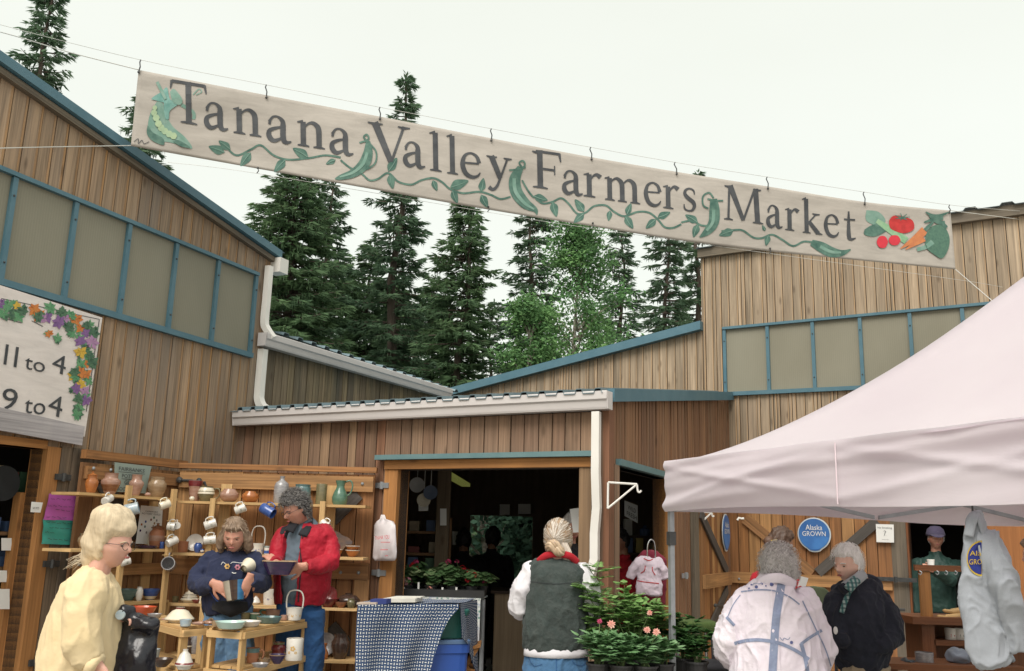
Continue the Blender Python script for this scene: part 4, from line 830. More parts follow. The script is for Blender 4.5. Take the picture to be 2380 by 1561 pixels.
def pot(kind,pos,wpx,hpx,gl,label,name='pot',cat='pot',group=None,rot=None,handle=None,lid=None,band=None):
 """wpx, hpx: size in picture-grid units at this depth"""
 k=pos.y/FOC*1.1; r, h=wpx*k/2, hpx*k
 m=potm(kind,r,h); o=m.build(name,GZ[gl],None,'auto',origin=(0,0,0)); tag(o,label,cat,group); o.location=pos; fixn(o); autosmooth(o)
 if rot:o.rotation_euler=rot
 if handle:
  hm=MB(); a=handle.get('a',0); c, s_=math.cos(a), math.sin(a)
  if handle['t']=='side':pts=[(r*.93,h*.82),(r*1.45,h*.86),(r*1.65,h*.55),(r*1.4,h*.25),(r*.93,h*.2)] if 'pts' not in handle else [(x*r,y*h) for x,y in handle['pts']]; pp=[Vector((c*x,s_*x,z)) for x,z in pts]
  else:H_=handle.get('h',1.0); pp=[Vector((-r*.94*c,-r*.94*s_,h*.9)),Vector((-r*.98*c,-r*.98*s_,h+H_*h*.6)),Vector((-r*.55*c,-r*.55*s_,h+H_*h)),Vector((r*.55*c,r*.55*s_,h+H_*h)),Vector((r*.98*c,r*.98*s_,h+H_*h*.6)),Vector((r*.94*c,r*.94*s_,h*.9))]
  cp=crv(pp,5); hm.tube(cp,handle.get('r',.006),6,tone=.5); q=hm.build('handle',GZ[handle.get('gl',gl)],None,True,origin=(0,0,0)); q.parent=o
 if lid:
  lm=MB(); lm.lathe([(0,0),(r*.8,0),(r*.85,h*.04),(r*.4,h*.12),(r*.16,h*.15),(r*.16,h*.2),(r*.22,h*.24),(0,h*.26)],(0,0,h*.99),16,tone=.5); q=lm.build('lid',GZ[lid],None,'auto',origin=(0,0,0)); q.parent=o
 if band:
  for (zc,hh,gb) in band:
   bm_=MB(); pr=[(a*r,b*h) for a,b in PF[kind]]
   def rad(z):
    for (a0,b0), (a1,b1) in zip(pr,pr[1:]):
     if b0<=z<=b1:return a0+(a1-a0)*(z-b0)/max(b1-b0,1e-6)
    return pr[-1][0]
   zs=[h*(zc-hh/2),h*zc,h*(zc+hh/2)]; bm_.lathe([(rad(z)+.0015,z) for z in zs],(0,0,0),20,tone=.5); q=bm_.build('glaze_band',GZ[gb],None,True,origin=(0,0,0)); q.parent=o
 return o
def onshelf(F,z,px,inn=-.12):
 """point on a shelf at height z below picture column px"""
 lo, hi=900.0, 1700.0
 for _ in range(30):
  mid=(lo+hi)/2
  if F.hit(px,mid,inn)[1]>z:lo=mid
  else:hi=mid
 return F.pt(F.hit(px,lo,inn)[0],inn,z+.0015)
def x1(x):return 160+x/5.95
def x2(x):return 520+x/5.95
g_='jars on the top pottery shelf'
S=zL[0]; s_=lambda x, i=-.12:onshelf(FSL,S,x1(x),i)
pot('jar',s_(300),26,36,'orange','amber round jar at the left end of the top shelf',group=g_,lid='orange')
pot('urn',s_(560),40,44,'pink','broad-shouldered brown urn left of the Fairbanks sign',group=g_,band=[(.6,.3,'pink'),(.3,.3,'brown')])
pot('urn',s_(915),30,44,'pink','narrow brown urn standing in front of the Fairbanks sign',group=g_)
pot('jar',s_(1205),38,42,'tan','speckled tan jar at the right side of the Fairbanks sign',group=g_)
pot('ball',s_(1090,-.06),13,8,'pink','tiny round brown pot between two urns under the Fairbanks sign',group='small pots')
S2=zR[0]; s_=lambda x, i=-.12:onshelf(FSR,S2,x1(x),i); t_=lambda x, i=-.12:onshelf(FSR,S2,x2(x),i)
pot('pot',s_(1730),29,42,'pink','red-rimmed pink and brown vase at the left end of the long top shelf',group=g_,band=[(.86,.26,'red')])
pot('ball',s_(1700,-.03),11,9,'cream','tiny white round pot in front of the red-rimmed vase',group='small pots')
pot('jar',s_(1890),34,31,'olive','squat cream and olive jug beside the red-rimmed vase',name='jug',cat='jug',handle=dict(t='side',a=0),band=[(.7,.42,'cream')])
pot('ball',s_(2210),39,27,'pink','wide ribbed pink bowl pot between the latch and the orange pot',group=g_)
pot('ball',t_(360),35,23,'orange','round glossy orange pot on the long top shelf',group=g_)
pot('bottle',t_(785),31,56,'grey','tall grey stoneware bottle above the head of the man in red',name='bottle',cat='bottle')
pot('can',t_(1080),34,40,'teal','grey-blue wide jar behind the hair of the man in red',group=g_,lid=None)
pot('cyl',t_(1340),23,42,'olive','brown straight cylinder vase on the long top shelf',group=g_)
pot('jug',t_(1600),33,50,'green','green pitcher with a big looped handle at the right end of the top shelf',name='pitcher',cat='pitcher',handle=dict(t='side',a=0,r=.007,pts=[(.6,.95),(1.2,1.0),(1.5,.8),(1.3,.5),(.85,.38)]))
S=zL[1]; s_=lambda x, i=-.12:onshelf(FSL,S,x1(x),i)
pot('vase',s_(1200),32,41,'terracotta','brown round jar in front of the white guild poster',group='jars on the middle pottery shelf',band=[(.5,.25,'pink')],lid='brown')
pot('vase',s_(1110,-.2),10,28,'cream','thin cream bottle left of the brown jar before the poster',name='bottle',cat='bottle')
pot('cyl',s_(1283,-.05),9,14,'blue','tiny blue cup at the right end of the left middle shelf',name='cup',cat='cup')
pot('dish',s_(1080,-.07),44,6,'navy','low purple plate lying before the white poster',name='plate',cat='plate')
pot('jar',s_(230,-.14),34,30,'tan','tan bulging pot behind the blond hair of the woman in yellow',group='jars on the middle pottery shelf')
S2=zR[1]; s_=lambda x, i=-.12:onshelf(FSR,S2,x1(x),i); t_=lambda x, i=-.12:onshelf(FSR,S2,x2(x),i)
pot('tub',s_(1570),22,22,'terracotta','plain terracotta beaker at the left end of the long middle shelf',name='beaker',cat='cup')
pot('vase',s_(1780,-.08),17,20,'blue','cobalt blue jar in front of the upright white plate',group='jars on the middle pottery shelf')
pot('ball',s_(1845,-.04),8,8,'blue','tiny blue pot with a white dot beside the cobalt jar',group='small pots',band=[(.5,.4,'white')])
def upplate(pos,wpx,F,gl,label,tilt=.25,rim='cream'):
 k=pos.y/FOC; r=wpx*k/2; m=MB(); m.lathe([(0,0),(r*.5,0),(r*.62,.006),(r,.022),(r,.028),(r*.6,.012),(0,.007)],(0,0,0),28,tone=.5)
 o=m.build('plate',GZ[gl],None,'auto',origin=(0,0,0)); o.location=pos+Vector((0,0,r*math.cos(tilt)+.004)); nn=F.n*math.cos(tilt)+Vector((0,0,math.sin(tilt)))
 o.rotation_euler=nn.to_track_quat('Z','Y').to_euler(); tag(o,label,'plate','plates standing on edge'); fixn(o); autosmooth(o)
 m=MB(); m.lathe([(r*.985,.0215),(r*1.006,.025),(r*.985,.0285)],(0,0,0),28,tone=.5); q=m.build('rim',GZ[rim],None,True,origin=(0,0,0)); q.parent=o; return o
upplate(s_(1740,-.2),39,FSR,'white','white plate standing on edge behind the cobalt jar',rim='grey')
def motif(o,r,h,spots,mt,name='painted_flower'):
 """little painted marks round a pot, a part of the pot"""
 for (an,z,s) in spots:
  m=MB(); c=Vector((math.cos(an)*(r+.0018),math.sin(an)*(r+.0018),z)); tx=Vector((-math.sin(an),math.cos(an),0))
  for k in range(5):
   q=c+(tx*math.cos(k*1.257)+Vector((0,0,1))*math.sin(k*1.257))*s*.6; m.add([q-tx*s*.42,q+Vector((0,0,-s*.42)),q+tx*s*.42,q+Vector((0,0,s*.42))],[[0,1,2,3]])
  p=m.build(name,mt,None,origin=(0,0,0)); p.parent=o
def mug(px,py,F,n,wpx,hpx,gl,label,tilt,yaw=0,name='mug',deco=None,ha=None):
 """mug hanging from a peg by its handle: tilted about the wall normal"""
 a, z=F.hit(px,py,n); pos=F.pt(a,n,z); o=pot('mug',pos,wpx,hpx,gl,label,name,'mug' if name=='mug' else name,'mugs hanging on the shelf posts',handle=dict(t='side',a=math.pi/2 if ha is None else ha,r=.005))
 k=pos.y/FOC; h=hpx*k; r=wpx*k/2
 ax=(F.u*math.cos(yaw)+F.n*math.sin(yaw))*math.cos(tilt)+Vector((0,0,math.sin(tilt))); up=Vector((0,0,1)); up=(up-ax*up.dot(ax)).normalized(); xx=up.cross(ax)
 Mx=Matrix((xx,up,ax)).transposed(); o.rotation_euler=Mx.to_euler(); o.location=pos-ax*h/2
 if deco:motif(o,r,h,[(an,h*zz,r*.35) for an,zz in deco[0]],deco[1])
 pg=MB(); ps=pos+up*(r*1.45); pg.tube([ps-F.n*(n+.0 if n>.03 else .03),ps+F.n*.03],.0045,6,tone=.5); p=pg.build('peg',WL_P); tag(p,'peg: '+label.replace(' mug',' mug,',0)[:60].rsplit(' ',1)[0],'peg','pegs that hold the mugs'); return o
DGR=mat('painted_flower_green',(.12,.18,.10),(.2,.2,.12),30,.5); DBL=mat('painted_flower_blue',(.05,.08,.30),(.1,.12,.35),30,.5); DYE=mat('painted_flower_yellow',(.60,.38,.12),(.5,.3,.1),30,.5)
sp=([(a*1.05+.3,.35+.3*(a%2)) for a in range(6)],DGR)
for (x,y,F,w_,h_,gl,lab,ti,yw,dc) in ((530,670,FSL,17,25,'white','white mug hanging left of the Fairbanks sign under the top shelf',.35,-.4,None),(860,800,FSL,25,27,'ltblue','pale blue mug with a tan base hanging below the first pine post',.25,.9,None),(1320,740,FSL,17,21,'cream','cream mug with a tan base hanging above the white poster',.4,.5,None),(845,990,FSL,15,15,'white','small white mug hanging just right of the blond beehive hair',.2,-.8,sp),(1410,1035,FSL,17,15,'white','white mug on the pine post, paired with a flowered mug',-.1,1.0,sp),(1490,1030,FSL,15,14,'white','flowered mug hanging at the right side of the pine post',-.1,-.9,sp),(1420,1250,FSL,17,22,'white','white mug hanging lowest of three on the pine post',.45,.3,None),(775,1525,FSL,16,18,'white','flowered white mug hanging by the nose of the woman in yellow',.3,.4,sp),(1950,1010,FSR,18,24,'white','white creamer mug hanging upper left of the navy-clad woman',.35,-.3,sp),(1940,1225,FSR,18,24,'white','flowered mug hanging beside the hair of the navy-clad woman',.1,-.3,sp),(2365,800,FSR,17,22,'white','white mug with small flowers hanging above the navy-clad woman',.4,-.2,sp)):mug(*Z1(x,y),F,.05,w_,h_,gl,lab,ti,yw,deco=dc)
mug(*Z2(600,815),FSR,.05,22,30,'blue','cobalt blue mug with a khaki base hanging left of the grey-haired man',-.45,.25)
mug(*Z2(1395,1005),FSR,.05,16,18,'white','white mug peeking out behind the shoulder of the red jacket',-.5,.2)
a=mug(*Z1(1385,1560),FSL,.08,27,33,'grey','large grey mottled pitcher lying tilted on the post, its dark mouth facing out',.15,2.5)
def basket(pos,wpx,hpx,gl,label,hh,deco,group='ceramic baskets with loop handles',a=0):
 o=pot('tub',pos,wpx,hpx,gl,label,'ceramic_basket','ceramic basket',group,handle=dict(t='loop',h=hh,r=.0055,a=a)); k=pos.y/FOC; r=wpx*k/2*.95; motif(o,r,hpx*k,[(-1.57+q*.55,hpx*k*(.42+.12*(q%2)),r*.2) for q in (-2,-1,0,1,2)],deco); return o
basket(t_(460),28,22,'white','blue-flowered white ceramic basket between the two customers',1.5,DBL); pot('cyl',t_(600),14,17,'white','small white and blue cup right of the blue-flowered basket',name='cup',cat='cup',band=[(.3,.35,'blue'),(.9,.12,'teal')])
pot('cyl',t_(700,-.16),9,16,'cream','small cream cup peeking out left of the red jacket',name='cup',cat='cup')
for k_, lab in ((0,'lower of two stacked tan bowls'),(1,'upper of two stacked tan bowls')):
 p_=t_(1775)+Vector((0,0,.034*k_)); pot('bowl',p_,30,14,'orange',lab+' at the right end of the middle shelf','bowl','bowl','tan bowls with white rims',band=[(.94,.12,'white')])
pot('bowl',t_(1570),22,15,'orange','tan bowl with a white rim behind the elbow of the red jacket','bowl','bowl','tan bowls with white rims',band=[(.94,.12,'white')])
m=MB(); fo=[FSR.hp(*Z2(x,y),-.2) for x,y in ((1450,1130),(1520,1095),(1580,1110),(1640,1160),(1720,1190),(1780,1245),(1770,1285),(1700,1290),(1650,1360),(1590,1450),(1500,1450),(1440,1300))]
m.slab(fo,-FSR.n*.025,.5); o=m.build('slab_platter',glaze('glaze_marbled',(.33,.21,.13),(.14,.13,.14),9)); tag(o,'marbled brown slab platter with a wavy edge standing right of the red jacket','platter')
S=zL[2]; s_=lambda x, i=-.12:onshelf(FSL,S,x1(x),i)
pot('bowl',s_(810,-.16),44,22,'teal','large dark bowl behind the yellow sweatshirt','bowl','bowl','bowls on the lower left shelf'); pot('vase',s_(965,-.08),15,27,'white','slender white and pink vase between two bowls','vase','vase')
pot('bowl',s_(1120,-.1),38,21,'blue','blue and cream bowl beside the slender white vase','bowl','bowl','bowls on the lower left shelf',band=[(.2,.3,'cream')])
S2=zR[2]; s_=lambda x, i=-.12:onshelf(FSR,S2,x1(x),i); t_=lambda x, i=-.12:onshelf(FSR,S2,x2(x),i)
pot('tub',s_(1470),14,11,'olive','small green dish at the left end of the long lower shelf','dish','dish'); pot('dome',s_(1665),37,24,'cream','white lidded casserole with dark rings on the lower shelf','casserole','casserole',band=[(.4,.05,'dark'),(.55,.04,'dark'),(.68,.04,'dark')])
pot('bowl',s_(1755,-.04),18,7,'red','small maroon bowl in front of the ringed casserole','bowl','bowl','small bowls'); pot('cyl',s_(1825,-.04),8,22,'cream','cream tumbler right of the ringed casserole','cup','cup')
pot('dome',t_(440),20,16,'white','small white lidded pot right of the navy-clad woman','pot','pot','small pots'); basket(t_(630),29,30,'white','white ceramic basket with purple irises on the lower shelf',.95,mat('painted_iris',(.12,.07,.22),(.08,.06,.15),30,.5))
upplate(t_(1440,-.16),42,FSR,'red','maroon plate with white swirls standing below the red jacket',rim='red'); pot('bowl',t_(1440,-.06),42,17,'red','maroon bowl in front of the swirled maroon plate','bowl','bowl','small bowls')
pot('casserole',t_(1720,-.14),47,27,'dark','large dark lidded casserole near the checked cloth','casserole','casserole'); pot('bowl',t_(1620,-.04),24,11,'terracotta','small orange-brown bowl in front of the dark casserole','bowl','bowl','small bowls'); pot('jar',t_(1755,-.03),17,18,'olive','small dark green jar in front of the dark casserole',group='small pots')
S2=zR[3]; t_=lambda x, i=-.12:onshelf(FSR,S2,x2(x),i); s_=lambda x, i=-.12:onshelf(FSR,S2,x1(x),i)
pot('jar',t_(1600),37,47,'dark','big dark brown jar with a collared neck on the bottom shelf',group='jars on the bottom pottery shelf'); pot('jug',t_(1375,-.06),20,30,'orange','amber gourd vase beside the big dark jar','vase','vase')
upplate(t_(1400,-.2),50,FSR,'grey','grey ribbed plate standing behind the amber gourd vase',rim='grey'); pot('jar',s_(1640),22,30,'dark','dark striped jar behind the legs of the pine stand',group='jars on the bottom pottery shelf',band=[(.5,.08,'cream')])
pot('vase',s_(1740,-.14),24,42,'grey','grey shouldered vase beside the jeans of the navy-clad woman',group='jars on the bottom pottery shelf'); pot('dish',t_(2600,-.1),2,2,'dark','x','dish','dish') if 0 else None
S=zL[3]; s_=lambda x, i=-.12:onshelf(FSL,S,x1(x),i)
pot('bowl',s_(1130),22,16,'white','small white bowl on the lowest left shelf','bowl','bowl','small bowls')
# signs and papers
def flat_sign(F,corners,n,name,label,mt,cat='sign',th=.006,group=None):
 """board or sheet whose four corners are seen at the given picture points (bl, br, tr, tl)"""
 pts=[F.hp(x,y,n) for x,y in corners]; m=MB(); m.slab(pts,F.n*-th,.5); o=m.build(name,mt); fixn(o); tag(o,label,cat,group)
 def at(u,v,off=.003):
  bl, br, tr, tl=pts; return (bl*(1-u)+br*u)*(1-v)+(tl*(1-u)+tr*u)*v+F.n*off
 return o, at
def lettering(o,at,txt,u0,v0,width,height,mt,name='lettering',off=.003):
 m=MB(); text_on(m,txt,lambda x,y:at(x,y,off),u0,v0,width,height); q=m.build(name,mt,o); return q
M_SIGNW=canvas_mat('whitewashed_board',(.74,.68,.65),(.66,.61,.58)); M_SIGNSTRIP=wood('weathered_white_strip',[(.45,.42,.42),(.40,.38,.40)],.35,(.28,.27,.30),.6)
SGO, sat=flat_sign(FL,[(-330,868),(197,1016),(238,739),(-330,558)],.085,'market_hours_sign','large white hours sign with a painted flower border on the tall brown building',M_SIGNW,th=.03)
def su(x,y):
 bl, br, tr, tl=(-330,868), (197,1016), (238,739), (-330,558)
 v=0.5
 for _ in range(12):
  xl, xr=bl[0]+(tl[0]-bl[0])*v, br[0]+(tr[0]-br[0])*v; u=(x-xl)/(xr-xl); yb=bl[1]+(br[1]-bl[1])*u; yt=tl[1]+(tr[1]-tl[1])*u; v=(y-yb)/(yt-yb)
 return u, v
def sp_(x,y,off=.003):return FL.hp(x,y,.085+off)
m=MB(); m.hexa([FL.hp(-330,864,.09),FL.hp(-330,912,.09),FL.hp(-330,912,.06),FL.hp(-330,864,.06)],[FL.hp(196,1012,.09),FL.hp(191,1037,.09),FL.hp(191,1037,.06),FL.hp(196,1012,.06)],.5)
m.v=m.v;
m=MB(); pb=[(-330,872),(197,992),(191,1036),(-330,940)]; m.slab([FL.hp(x,y,.105) for x,y in pb],FL.n*-.018,.5); m.uv=[[(p[0]*1,p[1]) for p in f] for f in m.uv]; q=m.build('bottom_strip',M_SIGNSTRIP,SGO); fixn(q)
def paintq(o,pts,mt,name,F=FL,n=.085,off=.004):
 m=MB(); m.slab([F.hp(x,y,n+off) for x,y in pts],F.n*-.001,.5); return m.build(name,mt,o)
def text_quad(o,txt,bl,br,hgt,mt,F=FL,n=.085,off=.004,lean=-.13,name='lettering'):
 """text from baseline point bl to br, hgt tall in the picture"""
 def at(u,v):
  x=bl[0]+(br[0]-bl[0])*u+hgt*v*-lean; y=bl[1]+(br[1]-bl[1])*u-hgt*v; return F.hp(x,y,n+off)
 m=MB(); text_on(m,txt,at,0,0,1.0,1.0); q=m.build(name,mt,o); return q
zs=lambda x, y:Z12(x,y)
for t, b0, b1, h in (('I',(24,1112),(44,1116),150),('I',(94,1130),(114,1135),150),('to',(168,1140),(308,1172),105),('4',(358,1155),(450,1190),135),('9',(5,1420),(112,1435),155),('to',(165,1448),(310,1464),125),('4',(330,1452),(425,1486),150)):
 text_quad(SGO,t,zs(*b0),zs(*b1),h/2.987*.96,M_BINK)
FLC=[paint('flower_orange',(.60,.22,.05),(.5,.15,.04),30),paint('flower_yellow',(.62,.42,.06),(.55,.34,.05),30),paint('flower_purple',(.24,.12,.30),(.17,.09,.24),30),paint('flower_leaf',(.08,.25,.12),(.14,.32,.16),30),paint('flower_leaf_dark',(.05,.12,.08),(.09,.18,.1),30),paint('flower_mauve',(.42,.24,.40),(.36,.2,.36),30)]
rn=random.Random(5); kf=0
def bloom(cx,cy,r,ci,np_=6,big=1):
 global kf; kf+=1; m=MB(); off=.004+.0004*(kf%12)
 for k in range(np_):
  a=6.283*k/np_+rn.random()*.5; L=r*rn.uniform(.75,1.15); w_=L*(.32 if ci!=3 else .25)
  f=lambda u, v:FL.hp(cx+math.cos(a)*u-math.sin(a)*v,cy+math.sin(a)*u+math.cos(a)*v,.085+off)
  m.add([f(0,0),f(L*.5,-w_),f(L,0),f(L*.5,w_)],[[0,1,2,3]])
 m.build('painted_bloom' if ci not in (3,4) else 'painted_leaves',FLC[ci],SGO)
border=[(10,690,2),(60,700,3),(120,710,1),(160,740,4),(240,730,0),(270,770,0),(330,790,2),(350,720,3),(420,760,4),(410,820,2),(300,800,5),(480,770,3),(530,800,0),(560,860,0),(340,900,0),(480,850,4),(400,930,3),(620,840,3),(600,900,2),(650,900,4),(560,950,2),(640,960,5),(560,1030,1),(610,1040,3),(600,1110,0),(640,1100,4),(560,1120,3),(600,1180,0),(560,1170,0),(510,1190,1),(560,1250,1),(620,1230,3),(530,1280,2),(590,1300,5),(600,1360,2),(560,1350,4),(550,1420,3),(535,1460,3),(520,1200,3),(590,1000,4),(20,760,3),(90,760,4),(130,780,3),(450,800,5),(500,900,3)]
for x, y, c in border:
 px, py=zs(x,y); bloom(px+rn.uniform(-8,8),py+rn.uniform(-8,8),rn.uniform(10,15),rn.choice((3,4)),7); bloom(px,py,rn.uniform(12,18),c,6 if c not in (3,4) else 7)
for x, y in [(-40,640),(-90,625),(-150,610),(-200,590),(-260,570)]:bloom(x,y,14,rn.choice((0,1,2,3)),7)
m=MB()
for a_, b_ in (((10,655),(690,800)),((690,800),(600,1440)),((20,790),(150,825)),((220,810),(300,850))):
 pa, pb=zs(*a_), zs(*b_); d=(pb[0]-pa[0],pb[1]-pa[1]); l=math.hypot(*d); nx, ny=-d[1]/l*.8, d[0]/l*.8
 m.add([FL.hp(pa[0]+nx,pa[1]+ny,.088),FL.hp(pb[0]+nx,pb[1]+ny,.088),FL.hp(pb[0]-nx,pb[1]-ny,.088),FL.hp(pa[0]-nx,pa[1]-ny,.088)],[[0,1,2,3]])
m.build('painted_outline',M_BINK,SGO)
gs, at=flat_sign(FLD,[Z1(640,555),Z1(1060,580),Z1(1145,205),Z1(640,150)],.13,'guild_sign','grey-green hand-lettered board leaning behind the urns on the top shelf',mat('grey_green_board',(.27,.33,.29),(.24,.29,.26),5,.8))
for t, u, v, w_, h in (('FAIRBANKS',.10,.74,.72,.13),('POTTERS',.19,.50,.54,.13),('GUILD',.27,.28,.40,.13),('BOOTH GATE',.06,.05,.80,.12)):lettering(gs,at,t,u,v,w_,h,M_BINK)
m=MB()
for u0, u1, v in ((.09,.84,.70),(.18,.74,.465)):m.add([at(u0,v),at(u1,v),at(u1,v-.018),at(u0,v-.018)],[[0,1,2,3]])
m.build('underline',M_BINK,gs)
po, at=flat_sign(FLD,[Z1(925,1275),Z1(1270,1290),Z1(1300,770),Z1(1000,745)],.1,'guild_poster','white poster with small coloured pots pinned to the folded barn door',M_PAPER,th=.002)
lettering(po,at,'FAIRBANKS',.22,.84,.55,.035,M_INK); lettering(po,at,"POTTERS' GUILD",.08,.77,.82,.045,M_INK)
for k, (u,v,c) in enumerate(((.28,.58,'blue'),(.5,.64,'red'),(.62,.70,'green'),(.75,.63,'grey'),(.12,.50,'orange'),(.27,.45,'teal'),(.1,.34,'navy'),(.66,.55,'tan'),(.62,.47,'tan'),(.36,.30,'grey'))):
 m=MB(); m.add([at(u-.03,v-.025),at(u+.03,v-.025),at(u+.035,v+.02),at(u,v+.04),at(u-.035,v+.02)],[[0,1,2,3,4]]); m.build('picture',GZ[c],po)
FLP=Frame((FL.pt(0,.07,0).x,FL.pt(0,.07,0).y),(FL.u.x,FL.u.y))
M_MAG=mat('magenta_plastic',(.48,.12,.42),(.40,.09,.36),7,.35,.5,14); M_TEAL=mat('teal_plastic',(.04,.33,.27),(.06,.27,.24),7,.35,.5,14)
def wavy(F,c,n,mt,name,parent=None,amp=.012,nx=8,ny=10,fr=9):
 """thin sheet between picture points bl, br, tr, tl, gently rippled, with real thickness"""
 bl, br, tr, tl=[F.hp(x,y,n) for x,y in c]; m=MB(); vs=[]
 for s_ in (0,-.002):
  for j in range(ny+1):
   for i in range(nx+1):
    u, v=i/nx, j/ny; p=(bl*(1-u)+br*u)*(1-v)+(tl*(1-u)+tr*u)*v
    vs.append(p+F.n*(amp*(math.sin(u*fr+v*3)*(1-v*.6)+math.sin(v*11+u*4)*.4)+s_))
 N=(nx+1)*(ny+1); fs=[]
 for j in range(ny):
  for i in range(nx):
   k=j*(nx+1)+i; fs+=[[k,k+1,k+nx+2,k+nx+1],[N+k,N+k+nx+1,N+k+nx+2,N+k+1]]
 m.add(vs,fs,None,.5); o=m.build(name,mt,parent,smooth=True); return o
fl=thing('flyer',FLP.hp(135,1262),'purple and green sleeved flyer with handwriting on the grey boards beside the doorway','flyer')
wavy(FLP,[Z8(280,582),Z8(515,590),Z8(535,432),Z8(320,412)],0,M_MAG,'purple_sheet',fl,.006); wavy(FLP,[Z8(268,738),Z8(492,745),Z8(515,588),Z8(280,580)],.004,M_TEAL,'green_sheet',fl,.008)
def scrib(o,F,n,lines,mt=M_INK,w_=1.0):
 m=MB(); r_=random.Random(3)
 for (x0,y0,x1,y1) in lines:
  k=max(3,int(abs(x1-x0)/3)); pr=None
  for i in range(k+1):
   x=x0+(x1-x0)*i/k; y=y0+(y1-y0)*i/k+r_.uniform(-1.6,1.6)
   if pr and (i%4):m.add([F.hp(pr[0],pr[1]-w_*.5,n),F.hp(x,y-w_*.5,n),F.hp(x,y+w_*.5,n),F.hp(pr[0],pr[1]+w_*.5,n)],[[0,1,2,3]])
   pr=(x,y)
 return m.build('handwriting',mt,o)
scrib(fl,FLP,.022,[(*Z8(330,447),*Z8(460,452)),(*Z8(310,490),*Z8(520,500)),(*Z8(360,515),*Z8(470,525)),(*Z8(300,560),*Z8(430,570)),(*Z8(300,595),*Z8(480,610)),(*Z8(320,630),*Z8(510,645)),(*Z8(290,660),*Z8(360,668)),(*Z8(310,705),*Z8(485,720))])
nt_, at=flat_sign(FLP,[Z8(198,532),Z8(262,535),Z8(278,470),Z8(205,465)],.0,'notice','small white notice on the orange jamb of the left doorway',M_PAPER,'notice',.002); lettering(nt_,at,'NO PETS',.15,.3,.6,.22,M_INK)
bg=thing('plastic_bag',FC.hp(902,1265,.12),'white plastic shopping bag with red lettering hanging beside the shed doorway','bag')
FCb=Frame((FC.pt(0,.1,0).x,FC.pt(0,.1,0).y),(FC.u.x,FC.u.y))
M_BAG=mat('thin_plastic',(.78,.74,.75),(.72,.66,.68),6,.35,.6,10,trans=.25)
bp=[(2165,890),(2200,875),(2235,890),(2240,930),(2340,945),(2380,1010),(2385,1200),(2395,1440),(2380,1490),(2230,1500),(2150,1525),(2060,1490),(2070,1240),(2080,1020),(2160,935)]
m=MB(); nb=18; vs=[]; rows_=[(875,2175,2225,.01),(905,2165,2238,.02),(935,2158,2245,.03),(965,2115,2345,.05),(1020,2080,2375,.07),(1100,2076,2382,.08),(1200,2074,2385,.085),(1300,2068,2390,.09),(1400,2060,2395,.09),(1470,2058,2390,.08),(1505,2085,2370,.05)]
for j, (y,xa,xb,dp) in enumerate(rows_):
 for i in range(nb):
  a=6.283*i/nb; x=(xa+xb)/2+(xb-xa)/2*math.cos(a); o_=.03+dp*.28*(1+math.sin(a))*(1+.9*noise.noise(Vector((i*.9,j*.5,2)))); q=Z2(x,y+8*math.sin(i*2.1)*(j>8)); vs.append(FCb.hp(q[0],q[1],o_))
fs=[[j*nb+i,j*nb+(i+1)%nb,(j+1)*nb+(i+1)%nb,(j+1)*nb+i] for j in range(len(rows_)-1) for i in range(nb)]+[list(range(nb))[::-1],[(len(rows_)-1)*nb+i for i in range(nb)]]
m.add(vs,fs,None,.5); o=m.build('bag_body',M_BAG,bg,smooth=True); fixn(o)
M_REDP=mat('red_print',(.65,.06,.08),(.55,.05,.07),8,.6)
text_quad(bg,'THANK YOU',Z2(2092,1225),Z2(2290,1205),9,M_REDP,FCb,.125,0,0)
for (x0,y0,x1,y1) in ((2170,1255,2300,1255),(2165,1360,2270,1358),(2230,1445,2270,1440)):
 paintq(bg,[Z2(x0,y0-4),Z2(x1,y1-4),Z2(x1,y1+4),Z2(x0,y0+4)],M_REDP,'print_line',FCb,.125,0)
bgm=MB(); 0 and bgm.slab([FCb.hp(*Z2(x,y),.128) for x,y in ((2130,1100),(2190,1010),(2310,1020),(2250,1090),(2190,1150))],FCb.n*-.004,.5)
